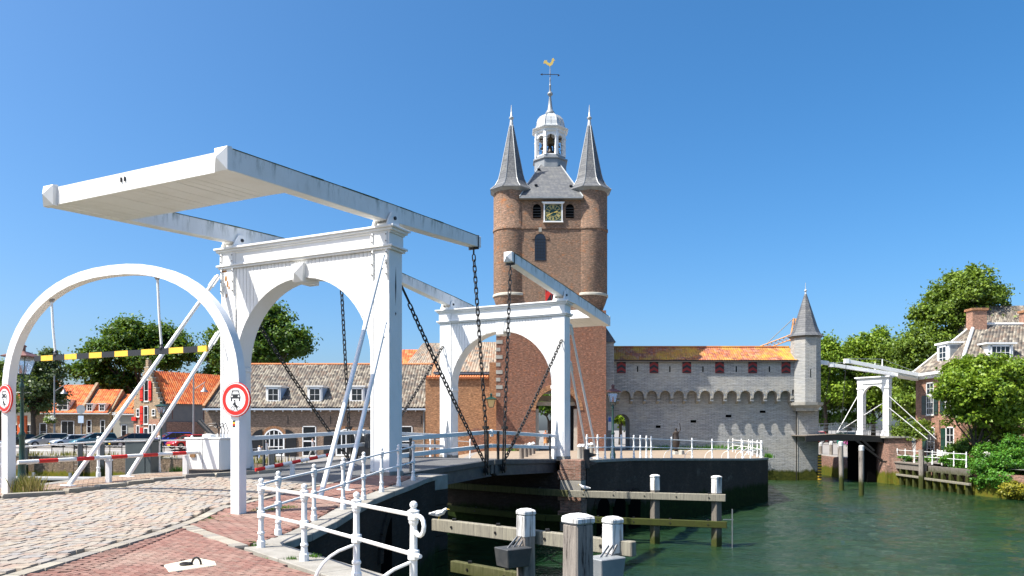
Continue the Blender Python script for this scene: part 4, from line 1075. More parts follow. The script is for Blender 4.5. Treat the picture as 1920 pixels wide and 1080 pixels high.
# ------------------------------------------------------------------ roofs and windows
def roof_sheet(parent, E0, E1, R0, R1, tw=.25, ch=.34, mat=T_GR, name='roof_tiles', amp=.035, stuff=True, lift=.045):
    E0, E1, R0, R1 = map(Vector, (E0, E1, R0, R1)); nn = (E1-E0).cross(R0-E0).normalized()
    if nn.z < 0: nn = -nn
    nu = max(2, round(max((E1-E0).length, (R1-R0).length)/tw)); nv = max(2, round((R0-E0).length/ch))
    S = 4; W = nu*S+1; prof = [0.0, .9, 1.0, .25]; V = []; U = []; F = []
    hh = [prof[k % S]*amp for k in range(W)]
    for j in range(nv):
        for e, (t_, lift) in enumerate(((j/nv, lift), ((j+1)/nv, .0))):
            a = E0+(R0-E0)*t_; b = E1+(R1-E1)*t_
            for k in range(W):
                p = a+(b-a)*(k/(W-1))+nn*(hh[k]+lift); V.append(p); U.append((k/S+.0005, j+(.02 if e == 0 else .98)))
    for j in range(nv):
        r0 = (2*j)*W; r1 = r0+W
        for k in range(W-1): F.append((r0+k, r0+k+1, r1+k+1, r1+k))
        if j < nv-1:
            r2 = r1+W
            for k in range(W-1): F.append((r1+k, r1+k+1, r2+k+1, r2+k))
    m = M(); m.v = V; m.f = F; o = m.build(name, mat, parent, fix=False)
    me = o.data; uv = me.uv_layers.new(name='UVMap'); li = np.zeros(len(me.loops), np.int32); me.loops.foreach_get('vertex_index', li)
    Ua = np.array(U, np.float32)
    # centre of each face decides its tile, so that every tile keeps one colour
    arr = Ua[li].reshape(-1, 4, 2); cen = np.floor(arr.mean(axis=1, keepdims=True)); arr = cen+np.clip(arr-cen, .03, .97)
    uv.data.foreach_set('uv', arr.astype(np.float32).ravel())
    # underside board
    m = M(); d = nn*.10; m.add([E0-d*.3,E1-d*.3,R1-d*.3,R0-d*.3,E0-d,E1-d,R1-d,R0-d], [(0,1,2,3),(4,7,6,5),(0,4,5,1),(1,5,6,2),(2,6,7,3),(3,7,4,0)]); m.build('roof_deck', GREYR, parent)
    return tag(o, kind='stuff') if stuff else o
def frame3(o, u, n):
    o, u, n = Vector(o), Vector(u).normalized(), Vector(n).normalized(); z = Vector((0,0,1))
    return lambda a, b, c=0: o+u*a+z*b+n*c
def obox(m, P, a0, a1, b0, b1, c0, c1):
    return m.add([P(a0,b0,c0),P(a1,b0,c0),P(a1,b0,c1),P(a0,b0,c1),P(a0,b1,c0),P(a1,b1,c0),P(a1,b1,c1),P(a0,b1,c1)],
                 [(0,3,2,1),(4,5,6,7),(0,1,5,4),(1,2,6,5),(2,3,7,6),(3,0,4,7)])
def window(parent, o, u, n, w, h, nx=2, ny=3, fr=WHITE_C, fw=.09, arch=False, out=.05, bar=.035, pane_mat=GLASS, sill=True):
    """o = bottom centre on the wall; frame stands slightly proud, panes behind its bars"""
    P = frame3(o, u, n); m = M()
    hr = h-w/2 if arch else h
    if arch:
        K = 12; r0, r1 = w/2-fw, w/2
        for i in range(K):
            a0, a1 = PI*i/K, PI*(i+1)/K
            q = [(r0*math.cos(a0), hr+r0*math.sin(a0)),(r1*math.cos(a0), hr+r1*math.sin(a0)),(r1*math.cos(a1), hr+r1*math.sin(a1)),(r0*math.cos(a1), hr+r0*math.sin(a1))]
            m.prism(q, lambda a, b: P(a, b, 0), lambda a, b: P(a, b, out))
    else: obox(m, P, -w/2, w/2, h-fw, h, 0, out)
    obox(m, P, -w/2, -w/2+fw, 0, hr, 0, out); obox(m, P, w/2-fw, w/2, 0, hr, 0, out); obox(m, P, -w/2+fw, w/2-fw, 0, fw, 0, out)
    iw, ih = w-2*fw, hr-fw-(0 if arch else fw)
    for i in range(1, nx): x = -iw/2+iw*i/nx; obox(m, P, x-bar/2, x+bar/2, fw, fw+ih+(w/2-fw-.02 if arch and i*2 == nx else (w*.36 if arch else 0)), 0, out*.8)
    for j in range(1, ny): z = fw+ih*j/ny; obox(m, P, -iw/2, iw/2, z-bar/2, z+bar/2, 0, out*.75)
    f = m.build('window', fr, parent)
    for i in range(nx):
        for j in range(ny):
            a0, a1 = -iw/2+iw*i/nx, -iw/2+iw*(i+1)/nx; b0, b1 = fw+ih*j/ny, fw+ih*(j+1)/ny
            obox(M(), P, a0+.01, a1-.01, b0+.01, b1-.01, .0, .018).build('pane', pane_mat, f)
    if arch:
        K = 12; r = w/2-fw
        M().prism([(r*math.cos(PI*i/K), hr+r*math.sin(PI*i/K)) for i in range(K+1)], lambda a,b: P(a,b,0), lambda a,b: P(a,b,.018)).build('pane', pane_mat, f)
    if sill: obox(M(), P, -w/2-.06, w/2+.06, -.07, -.002, 0, out+.06).build('sill', CREAM, f)
    return f
def shutter(parent, o, u, n, w, h, mat, arch=0):
    P = frame3(o, u, n); m = M()
    if arch:
        pts = [(0,0),(w,0),(w,h*.62)]+[(w*math.cos(a_), h*.62+h*.38*math.sin(a_)) for a_ in np.linspace(.15, PI/2, 6)]
        if arch < 0: pts = [(w-a, b) for a, b in pts][::-1]
        m.prism([(a-w/2, b) for a, b in pts], lambda a, b: P(a, b, .05), lambda a, b: P(a, b, .10))
    else: obox(m, P, -w/2, w/2, 0, h, .04, .085)
    s = m.build('shutter', mat, parent)
    for z in (.18, .8): obox(M(), P, -w/2+.05, w/2-.05, h*z*.72, h*z*.72+.05, .102, .115).build('shutter_batten', IRON, s)
    return s
def house_box(parent, x0, x1, y0, y1, z0, z1, mat, name='wall'): return M().box(x0, x1, y0, y1, z0, z1).build(name, mat, parent)

# ------------------------------------------------------------------ the gate tower
T = thing('gate_tower', 'tall brick gate tower with clock, two pointed turrets and a white bell lantern', 'tower', (3.2, 62, -.2))
FX0, FX1, FY = -1.30, 7.75, 61.5
ax0, ax1, asp = 1.95, 5.45, 3.25; ar = (ax1-ax0)/2; acx = (ax0+ax1)/2
M().box(FX0, ax0, FY, 70, -.6, 5.6).build('wall', TOWERR, T); M().box(ax1, FX1, FY, 70, -.6, 5.6).build('wall', TOWERR, T)
K = 20
for h_ in (0, 1):
    arc = [(acx+ar*math.cos(PI*i/K), asp+ar*math.sin(PI*i/K)) for i in range(K+1)]
    a = arc[:K//2+1] if h_ == 0 else arc[K//2:][::-1]
    poly = a+[(acx, 5.6), (a[0][0], 5.6)]
    M().prism(poly, lambda x, z: (x, FY, z), lambda x, z: (x, 63.2, z)).build('arch_panel', TOWERR, T)
M().box(ax0, ax1, 63.2, 70, 5.0, 5.6).build('passage_ceiling', CREAM, T)
for i in range(26):
    a0, a1 = PI*i/26, PI*(i+1)/26; q = [(acx+r*math.cos(th), asp+r*math.sin(th)) for r, th in ((ar,a0+.006),(ar+.42,a0+.006),(ar+.42,a1-.006),(ar,a1-.006))]
    M().prism(q, lambda x, z: (x, FY-.045, z), lambda x, z: (x, FY+.05, z)).build('voussoir', ORANGEB, T)
for x in (ax0, ax1-.28): M().box(x, x+.28, 62.3, 62.6, -.3, 3.4).build('stone_jamb', CREAM, T)
M().box(ax0, ax1, 63.3, 63.55, 3.7, 4.05).build('passage_beam', CREAM, T); M().box(ax0, ax1, 64.6, 64.9, 4.15, 4.6).build('passage_beam', CREAM, T)
for x in (ax0+.02, ax1-.42): M().box(x, x+.4, 66.4, 66.6, -.3, 4.9).build('gate_door', BLACK, T)
M().box(FX0, FX1, FY, 70, 5.6, 11.5).build('wall', TOWERR, T); M().box(-.05, 6.5, FY+.01, 69.99, 11.5, 20.6).build('wall', TOWERB, T); M().box(FX0+.01, FX1-.01, 63.6, 69.98, 11.5, 20.6).build('wall', TOWERB, T)
# stone quoins on the left edge and a few in the wall
for k in range(16):
    z0 = 4.4+k*.62
    if z0 > 11: break
    w_ = .52 if k % 2 else .34
    M().box(FX0-.02, FX0+w_, FY-.03, FY+.2, z0, z0+.30).build('quoin', STONE, T)
# turrets
for cx_, nm in ((-.05, 'l'), (6.50, 'r')):
    cy_ = 62.75
    M().lathe((cx_, cy_, 0), [(.75,10.9),(1.1,11.6),(1.36,12.25),(1.5,12.7),(1.5,18.15),(1.56,18.2),(1.56,18.38),(1.5,18.45),(1.5,21.55)], 28).build('turret', TOWERB, T, smooth=True)
    M().lathe((cx_, cy_, 0), [(1.53,12.72),(1.57,12.76),(1.57,12.92),(1.53,12.96)], 28).build('stone_band', CREAM, T, smooth=True)
    M().lathe((cx_, cy_, 0), [(1.55,21.35),(1.83,21.55),(1.87,21.62)], 8, PI/8).build('eave_board', DLEAD, T)
    M().lathe((cx_, cy_, 0), [(1.9,21.6),(1.45,22.0),(1.17,22.5),(1.03,23.0),(.16,27.2)], 8, PI/8).build('spire', SLATE, T)
    M().lathe((cx_, cy_, 0), [(.17,27.1),(.15,27.4),(.11,27.7),(.2,27.8),(.2,27.9),(.09,28.0),(.06,28.4),(.02,28.95)], 8).build('finial', LEAD, T, smooth=True)
    for i in range(8):
        a_ = PI/8+PI/4*i
        M().tube([(cx_+r*math.cos(a_), cy_+r*math.sin(a_), z) for r, z in ((1.9,21.62),(1.46,22.02),(1.18,22.52),(1.04,23.02),(.17,27.2))], .035, 4).build('hip_lead', DLEAD, T)
M().box(.8, 5.6, FY-.06, FY+.1, 18.22, 18.38).build('string_course', TOWERB, T)
M().box(.6, 5.8, FY-.45, FY+.3, 20.6, 20.72).build('eave_board', DLEAD, T)
# main roof, steep hip towards us
ap = (3.35, 66.0)
m = M(); m.add([(.6,FY-.45,20.72),(5.8,FY-.45,20.72),(FX1+.2,70.2,20.72),(FX0-.2,70.2,20.72),(ap[0]-.5,ap[1]-.35,25.5),(ap[0]+.5,ap[1]-.35,25.5),(ap[0]+.5,ap[1]+.6,25.5),(ap[0]-.5,ap[1]+.6,25.5)],
      [(0,1,5,4),(1,2,6,5),(2,3,7,6),(3,0,4,7),(4,5,6,7),(0,3,2,1)]); m.build('main_roof', SLATE, T)
for s_ in (-1,1): M().tube([(3.22+s_*2.6, FY-.45, 20.75),(ap[0]+s_*.5,ap[1]-.35,25.5)], .05, 5).build('hip_lead', LEAD, T)
for x, z in ((2.3,24.0),(4.9,21.9),(2.0,22.0)):
    y_ = FY-.45+(z-20.72)/(25.5-20.72)*(66-.35-FY+.45)-.05; M().box(x-.12, x+.12, y_-.12, y_+.12, z, z+.1).build('roof_vent', BLACK, T)
# windows of the tower
for x in (2.05, 4.76):
    P = frame3((x, FY, 19.1), (1,0,0), (0,-1,0)); pts = [(-.33,0),(.33,0),(.33,.8)]+[(.33*math.cos(a_), .8+.33*math.sin(a_)) for a_ in np.linspace(.2, PI-.2, 8)]+[(-.33,.8)]
    wv = M().prism(pts, lambda a,b: P(a,b,.0), lambda a,b: P(a,b,.03)).build('belfry_opening_shade', SHADEBLK, T)  # flat near-black panel painting the shade inside the opening
    for k in range(4): obox(M(), P, -.32, .32, .12+k*.22, .15+k*.22, .03, .07).build('louvre', STEEL, wv)
    for i in range(12):
        a0, a1 = PI*i/12, PI*(i+1)/12; q = [(r*math.cos(th), .8+r*math.sin(th)) for r, th in ((.35,a0+.02),(.52,a0+.02),(.52,a1-.02),(.35,a1-.02))]
        M().prism(q, lambda a,b: P(a,b,0), lambda a,b: P(a,b,.05)).build('voussoir', TOWERB, T)
P = frame3((2.32, FY, 15.6), (1,0,0), (0,-1,0)); pts = [(-.45,0),(.45,0),(.45,1.75)]+[(.45*math.cos(a_), 1.75+.45*math.sin(a_)) for a_ in np.linspace(.2, PI-.2, 8)]+[(-.45,1.75)]
wv = M().prism(pts, lambda a,b: P(a,b,.0), lambda a,b: P(a,b,.03)).build('arched_window', glassm('blue_dark_glass', (.004,.010,.022), .4), T)
for i in range(1,4): obox(M(), P, -.45+.225*i-.012, -.45+.225*i+.012, 0, 1.95, .03, .045).build('glazing_bar', IRON, wv)
for j in range(1,8): obox(M(), P, -.44, .44, .25*j, .25*j+.02, .03, .045).build('glazing_bar', IRON, wv)
for i in range(16):
    a0, a1 = PI*i/16, PI*(i+1)/16; q = [(r*math.cos(th), 1.75+r*math.sin(th)) for r, th in ((.47,a0+.02),(.72,a0+.02),(.72,a1-.02),(.47,a1-.02))]
    M().prism(q, lambda a,b: P(a,b,0), lambda a,b: P(a,b,.05)).build('voussoir', TOWERB, T)
M().box(2.2, 2.44, FY-.07, FY, 17.95, 18.3).build('keystone', STONE, T)
P = frame3((3.25, FY, 12.15), (1,0,0), (0,-1,0)); dr = obox(M(), P, -.5, .5, 0, 1.5, 0, .04).build('red_door', REDSH, T)
for s_ in (-1,1): M().prism([(s_*.02,.05),(s_*.45,.05),(s_*.02,.75)], lambda a,b: P(a,b,.042), lambda a,b: P(a,b,.05)).build('black_diamond', BLACK, dr)
for s_ in (-1,1): M().prism([(s_*.45,.8),(s_*.45,1.45),(s_*.05,1.45)], lambda a,b: P(a,b,.042), lambda a,b: P(a,b,.05)).build('black_diamond', BLACK, dr)
for x, z, s_ in ((4.6, 7.5, .3), (3.3, 13.9, .25)): M().box(x-.1, x+.1, FY-.03, FY, z, z+.25).build('wall_stone', STONE, T)
# clock
P = frame3((3.38, FY-.10, 19.50), (1,0,0), (0,-1,0))
ck = obox(M(), P, -.68, .68, -.68, .68, -.1, .05).build('clock_face', CLOCKG, T)
m = M(); obox(m, P, -.78, -.68, -.72, .72, -.1, .10); obox(m, P, .68, .78, -.72, .72, -.1, .10); obox(m, P, -.82, .82, -.80, -.70, -.1, .12)
m.build('clock_frame', WHITE_C, ck)
M().prism([(-.80,.70),(.80,.70),(.95,.86),(-.95,.86)], lambda a,b: P(a,b,-.1), lambda a,b: P(a,b,.2)).build('clock_hood', WHITE_C, ck)
def ringp(m, r0, r1, c):
    n=40; A=[P(r1*math.cos(2*PI*i/n), r1*math.sin(2*PI*i/n), c) for i in range(n)]; Bq=[P(r0*math.cos(2*PI*i/n), r0*math.sin(2*PI*i/n), c) for i in range(n)]
    m.add(A+Bq, [(i,(i+1)%n,n+(i+1)%n,n+i) for i in range(n)])
m = M(); ringp(m, .625, .65, .056); ringp(m, .30, .325, .056); m.build('chapter_ring', GOLDP, ck, fix=False)
nums = ['XII','I','II','III','IIII','V','VI','VII','VIII','IX','X','XI']
for k, s_ in enumerate(nums):
    th = PI/2-2*PI*k/12; m = M(); wd = {'I':.05,'V':.09,'X':.09}; tot = sum(wd[c] for c in s_); x = -tot/2
    def Q(a, b):  # a tangential, b radial 0..1
        r = .36+.235*b; return P(r*math.cos(th)+a*math.sin(th), r*math.sin(th)-a*math.cos(th), .058)
    def st(a0, b0, a1, b1, w_=.014): m.add([Q(a0-w_,b0),Q(a0+w_,b0),Q(a1+w_,b1),Q(a1-w_,b1)], [(0,1,2,3)])
    for c in s_:
        h_ = wd[c]/2; xm = x+h_
        if c == 'I': st(xm,0,xm,1)
        if c == 'V': st(xm,0,xm-h_*.7,1,.014); st(xm,0,xm+h_*.7,1,.008)
        if c == 'X': st(xm+h_*.7,0,xm-h_*.7,1,.014); st(xm-h_*.7,0,xm+h_*.7,1,.008)
        x += wd[c]
    m.build('numeral', GOLDP, ck, fix=False)
for (a_, L, w_) in ((math.radians(13), .42, .05), (math.radians(207), .60, .04)):
    m = M(); d = (math.cos(a_), math.sin(a_)); q = (-d[1], d[0])
    m.add([P(-d[0]*.14,-d[1]*.14,.08),P(d[0]*.1+q[0]*w_*.6,d[1]*.1+q[1]*w_*.6,.08),P(d[0]*L*.75+q[0]*w_,d[1]*L*.75+q[1]*w_,.08),P(d[0]*L,d[1]*L,.08),P(d[0]*L*.75-q[0]*w_,d[1]*L*.75-q[1]*w_,.08),P(d[0]*.1-q[0]*w_*.6,d[1]*.1-q[1]*w_*.6,.08)], [(0,1,2,3,4,5)])
    m.build('clock_hand', GOLD, ck, fix=False)
def text_mesh(s_, size, mat, parent, loc, rot, name='lettering', depth=.01):
    cu = bpy.data.curves.new(name, 'FONT'); cu.body = s_; cu.size = size; cu.align_x = 'CENTER'; cu.align_y = 'CENTER'; cu.extrude = depth
    tmp = bpy.data.objects.new('tmp', cu); COL.objects.link(tmp); dg = bpy.context.evaluated_depsgraph_get(); me = bpy.data.meshes.new_from_object(tmp.evaluated_get(dg))
    bpy.data.objects.remove(tmp); me.materials.clear(); me.materials.append(mat); o = bpy.data.objects.new(name, me); link(o, parent)
    off = OFF.get(parent.name, Vector((0,0,0))); o.location = Vector(loc)-off; o.rotation_euler = rot; return o
for c, a, b in (('1',-.58,.56),('9',.58,.56),('6',-.58,-.56),('4',.58,-.56)):
    text_mesh(c, .22, GOLDP, ck, P(a,b,.06), (PI/2,0,0), 'digit', .004)
# bell lantern, octagonal, flat side to the front
LX, LY = 3.37, 66.0; LZ = 25.55
M().lathe((LX,LY,0), [(1.50,24.3),(1.50,25.15),(1.62,25.2),(1.62,25.32),(1.40,25.4),(1.40,25.55)], 8, PI/8).build('lantern_base', DLEAD, T)
R_ = 1.34; corners = [(LX+R_*math.cos(PI/8+PI/4*i), LY+R_*math.sin(PI/8+PI/4*i)) for i in range(8)]
for i in range(8):
    x, y = corners[i]; a_ = PI/8+PI/4*i
    M().cbox((x-.07*math.cos(a_), y-.07*math.sin(a_), LZ), .30, .24, 2.05, a_).build('corner_pier', WHITE_C, T)
    M().cbox((x-.05*math.cos(a_), y-.05*math.sin(a_), LZ+1.52), .34, .28, .07, a_).build('capital', WHITE_C, T)
    x2, y2 = corners[(i+1)%8]; u_ = Vector((x2-x, y2-y, 0)); W_ = u_.length; u_.normalize(); n_ = Vector(((x+x2)/2-LX, (y+y2)/2-LY, 0)).normalized()
    P = frame3(((x+x2)/2, (y+y2)/2, LZ), u_, n_); r = W_/2-.14; zs_ = 1.42; K = 10
    arc = [(r*math.cos(PI*k/K), zs_+r*math.sin(PI*k/K)) for k in range(K+1)]
    for h_ in (0,1):
        a = arc[:K//2+1] if h_ == 0 else arc[K//2:][::-1]
        M().prism(a+[(0,2.05),(a[0][0],2.05)], lambda q,b: P(q,b,-.14), lambda q,b: P(q,b,-.02)).build('arch_panel', WHITE_C, T)
    obox(M(), P, -W_/2, W_/2, 0, .10, -.14, .0).build('sill', WHITE_C, T)
    for zz in (.55, 1.0): M().tube([P(-r,zz,-.1), P(r,zz,-.1)], .018, 5).build('iron_bar', IRON, T)
M().lathe((LX,LY,0), [(1.36,LZ+2.02),(1.45,LZ+2.1),(1.45,LZ+2.22),(1.66,LZ+2.36),(1.70,LZ+2.44),(1.4,LZ+2.5)], 8, PI/8).build('lantern_cornice', WHITE_C, T)
dz = LZ+2.48
M().lathe((LX,LY,0), [(1.42,dz),(1.32,dz+.2),(1.27,dz+.55),(1.15,dz+.90),(.92,dz+1.18),(.6,dz+1.38),(.32,dz+1.45)], 8, PI/8).build('dome', LEAD, T)
for i in range(8):
    a_ = PI/8+PI/4*i; M().tube([(LX+r*math.cos(a_), LY+r*math.sin(a_), dz+z) for r, z in ((1.43,0),(1.33,.2),(1.28,.55),(1.16,.90),(.93,1.18),(.61,1.38))], .03, 4).build('dome_rib', DLEAD, T)
    b_ = PI/4*i
    for zz in (.3,): M().tube([(LX+1.235*math.cos(b_)*1.0, LY+1.235*math.sin(b_), dz+.2),(LX+1.19*math.cos(b_), LY+1.19*math.sin(b_), dz+.55),(LX+1.08*math.cos(b_), LY+1.08*math.sin(b_), dz+.93)], .015, 4).build('dome_seam', DLEAD, T)
M().lathe((LX,LY,dz), [(.34,1.40),(.42,1.52),(.40,1.66),(.30,1.78),(.23,1.92),(.09,3.05),(.12,3.13),(.22,3.22),(.25,3.31),(.2,3.42),(.09,3.52),(.07,4.0),(.10,4.05),(.05,4.2),(.05,4.5),(.07,4.55),(.035,4.65),(.03,5.75)], 10).build('spirelet', DLEAD, T, smooth=True)
M().tube([(LX-.75,LY,dz+5.05),(LX+.75,LY-.15,dz+4.95)], .03, 6).build('wind_arrow', IRON, T); M().tube([(LX,LY-.4,dz+5.0),(LX,LY+.4,dz+5.0)], .02, 6).build('wind_arrow', IRON, T)
for s_ in (-1,1): M().prism([(0,-.1),(.16,0),(0,.1)], lambda a,b: (LX+s_*.68+s_*a*1.2, LY-.02, dz+5.0+b-s_*.04), lambda a,b: (LX+s_*.68+s_*a*1.2, LY+.02, dz+5.0+b-s_*.04)).build('arrow_tip', IRON, T)
rp = [(-.62,.22),(-.50,.42),(-.42,.30),(-.30,.40),(-.25,.18),(-.05,.05),(.12,.12),(.22,.30),(.24,.48),(.34,.60),(.46,.56),(.50,.44),(.58,.38),(.48,.34),(.42,.16),(.30,-.10),(.10,-.22),(.04,-.34),(-.04,-.22),(-.25,-.10),(-.45,.05),(-.66,.04)]
m = M()
for half in (rp,): m.prism([(a*.82,b*.82) for a,b in half], lambda a,b: (LX+a-.05, LY-.035, dz+5.98+b), lambda a,b: (LX+a-.05, LY+.035, dz+5.98+b))
m.build('weathercock', GOLD, T)
# bells
bellp = [(.02,.5),(.12,.5),(.16,.46),(.18,.3),(.22,.15),(.30,.03),(.36,-.02),(.36,-.05),(.3,-.05)]
for bx_, by_, bz_, k in ((0,-.55,1.15,1.15),(0,-.5,.38,1.0),(-.62,-.3,.85,.8),(-.6,-.35,.25,.75),(.62,-.3,.35,.8),(.6,-.3,1.0,.8),(0,.3,.7,1.1)):
    M().lathe((LX+bx_,LY+by_,LZ+bz_), [(r*k,z*k) for r,z in bellp], 14).build('bell', simple('bell_bronze', (.22,.15,.07), .45, .7, (.12,.10,.06)) if bz_ == 1.15 else BRONZE, T, smooth=True)
M().box(LX-.05,LX+.05,LY-1.2,LY+1.2,LZ+1.75,LZ+1.85).build('bell_frame', IRON, T); M().box(LX-1.2,LX+1.2,LY-.05,LY+.05,LZ+1.75,LZ+1.85).build('bell_frame', IRON, T)
for x_ in (-.3,.3): M().box(LX+x_-.03,LX+x_+.03,LY-.03,LY+.03,LZ,LZ+1.8).build('bell_frame', IRON, T)
# stair block on the tower's right flank
M().box(7.75, 8.55, 62.6, 66, 5, 9.0).build('side_block', GATEST, T)
m = M(); m.add([(7.7,62.5,9),(8.7,62.5,9),(8.7,66,9),(7.7,66,9),(7.72,62.9,10.6),(7.72,66,10.6)], [(0,1,4),(1,2,5,4),(2,3,5),(3,0,4,5),(0,3,2,1)]); m.build('side_roof', SLATE, T)

# ------------------------------------------------------------------ grey gate wall with machicolation
G = thing('gate_wall', 'grey limestone town wall with corbel arches, tiled roof walk and corner turret', 'wall', (17, 66.1, -.3))
wy = 66.1; bw = 1.17; nb = 14; gx0 = 8.15; gx1 = gx0+nb*bw
dx0, dx1 = 9.0, 10.42; dr_ = (dx1-dx0)/2
M().box(7.76, dx0, wy, 68.6, -.6, 7.6).build('wall', GATEST, G)
M().box(dx1, 27, wy, 68.6, -4.5, 7.6).build('wall', GATEST, G)
K = 12; arc = [((dx0+dx1)/2+dr_*math.cos(PI*i/K), 2.35+dr_*math.sin(PI*i/K)) for i in range(K+1)]
for h_ in (0,1):
    a = arc[:K//2+1] if h_ == 0 else arc[K//2:][::-1]
    M().prism(a+[((dx0+dx1)/2,7.6),(a[0][0],7.6)], lambda x,z: (x,wy,z), lambda x,z: (x,68.6,z)).build('wall', GATEST, G)
M().box(25.2, 27.03, wy-.28, wy, -4.4, 4.0).build('buttress', GATEST, G)
# upper wall on corbel arches
uy = 65.38
M().box(7.8, 24.9, uy, wy-.005, 5.15, 7.62).build('parapet', GATEST, G)
for i in range(nb):
    x0 = gx0+i*bw; cx_ = x0+bw/2; r = .46; zs_ = 4.62; K = 12
    arc = [(cx_+r*math.cos(PI*k/K), zs_+r*math.sin(PI*k/K)) for k in range(K+1)]
    for h_ in (0,1):
        a = arc[:K//2+1] if h_ == 0 else arc[K//2:][::-1]; xo = x0+bw-.002 if h_ == 0 else x0+.002
        M().prism(a+[(cx_,5.15),(xo,5.15),(xo,zs_)], lambda x,z: (x,uy,z), lambda x,z: (x,wy-.004,z)).build('arch_panel', GATEST, G)
    for k in range(9):
        a0, a1 = PI*k/9, PI*(k+1)/9; q = [(cx_+rr*math.cos(th), zs_+rr*math.sin(th)) for rr, th in ((r,a0+.02),(r+.14,a0+.02),(r+.14,a1-.02),(r,a1-.02))]
        M().prism(q, lambda x,z: (x,uy-.05,z), lambda x,z: (x,uy+.02,z)).build('voussoir', STONE if k % 3 else DLEAD, G)
for i in range(nb+1):
    x0 = gx0+i*bw; m = M(); m.prism([(uy-.06,4.62),(uy-.06,4.42),(uy+.24,4.22),(wy,3.95),(wy,4.62)], lambda y,z: (x0-.11,y,z), lambda y,z: (x0+.11,y,z)); m.build('corbel', STONE, G)
    M().box(x0-.13, x0+.13, uy-.09, uy+.08, 4.16, 4.28).build('corbel_tip', DLEAD, G)
# battlement shutters and slits
for i, px in enumerate((1165,1226,1287.5,1349,1411,1473.5)):
    x = (px-960)/1400*uy; P = frame3((x, uy, 6.62), (1,0,0), (0,-1,0)); sh = obox(M(), P, -.38, .38, 0, .98, 0, .06).build('red_shutter', REDW, G)
    for s_ in (-1,1):
        for k in range(3):
            z0 = -.08+k*.46; M().prism([(0,z0+.36),(0,z0+.14),(s_*.37,z0-.08),(s_*.37,z0+.15)], lambda a,b: P(a,min(max(b,.01),.97),.061), lambda a,b: P(a,min(max(b,.01),.97),.07)).build('black_chevron', BLACK, sh)
for px in (1195.5,1256,1318,1380.5,1442.5):
    x = (px-960)/1400*uy; M().box(x-.05, x+.05, uy-.012, uy, 6.72, 7.22).build('arrow_slit_shade', SHADEBLK, G)  # near-black plate on the wall face, painting the shade in a slit
for px, py, w_, h_ in ((1234,800,.42,.22),(1300,790,.5,.22),(1366,780,.5,.22),(1430,772,.5,.20)):
    x = (px-960)/1400*wy; z = 1.65+(806-py)/1400*wy; M().box(x-w_/2, x+w_/2, wy-.012, wy, z-h_/2, z+h_/2).build('drain_slot_shade', SHADEBLK, G)  # near-black plate on the wall face, painting the shade in a slot
M().box(25.03, 25.10, wy-.36, wy-.285, -4, 4.0).build('rain_pipe', IRON, G)
# roof
roof_sheet(G, (7.9,65.05,7.66), (25.15,65.05,7.66), (8.4,67.1,9.05), (24.9,67.1,9.05), .21, .27, T_WA, amp=.03, lift=.085)
roof_sheet(G, (7.9,68.9,7.66), (25.15,68.9,7.66), (8.4,67.1,9.05), (24.9,67.1,9.05), .4, .4, T_WA)
M().box(7.9, 24.9, 65.12, 68.6, 7.6, 7.66).build('wall_plate', IRON, G)
M().tube([(8.4,67.1,9.1),(24.9,67.1,9.1)], .09, 8).build('ridge_tiles', T_WA, G)
m = M(); m.add([(25.0,66,7.6),(25.3,66,7.6),(25,67.1,9.2),(25.3,67.1,9.2),(25,68.4,7.6),(25.3,68.4,7.6)], [(0,1,3,2),(2,3,5,4),(0,2,4),(1,5,3),(0,4,5,1)]); m.build('gable', GATEST, G)
# corner turret
tx, ty = 25.85, 65.75
M().lathe((tx,ty,0), [(1.02,3.3),(1.1,3.55),(1.42,3.8),(1.46,4.05)], 8, PI/8).build('turret_corbel', STONE, G)
M().lathe((tx,ty,0), [(1.24,4.05),(1.24,9.75)], 8, PI/8).build('turret', GATEST, G)
M().lathe((tx,ty,0), [(1.30,9.7),(1.5,9.85),(1.2,10.15),(.98,10.7),(.10,13.6)], 8, PI/8).build('turret_spire', SLATE, G)
M().lathe((tx,ty,0), [(.11,13.5),(.06,13.8),(.12,13.86),(.12,13.95),(.03,14.05),(.02,14.6)], 8).build('finial', LEAD, G)
M().box(25.8,25.86,ty-1.16,ty-1.14,6.2,6.9).build('arrow_slit_shade', SHADEBLK, G)  # near-black plate painting the slit's inner shade on the turret
# tide ladder
t = thing('tide_gauge', 'yellow and black striped tide board at the right corner of the grey wall', 'tide gauge', (27.05, 65.7, -3))
for k in range(10): M().box(26.9, 27.2, 65.62, 65.68, -3.0+.25*k, -2.87+.25*k).build('yellow_band', YEL, t); M().box(26.9, 27.2, 65.62, 65.68, -2.87+.25*k, -2.75+.25*k).build('black_band', BLK2, t)
# small grey rendered things through the doorway
t = thing('parking_sign', 'tall blue and white sign on a post seen by the arched doorway', 'sign', (8.6, 65.0, -.1))
M().tube([(8.5,65.0,-.15),(8.5,65.0,2.9)], .035, 8).build('pole', GALV, t); M().box(8.35,8.65,64.93,64.97,1.6,2.8).build('sign_plate', WHITE_C, t); M().box(8.38,8.62,64.915,64.93,2.35,2.75).build('blue_field', simple('blue_sign', (.02,.12,.5), .4), t)
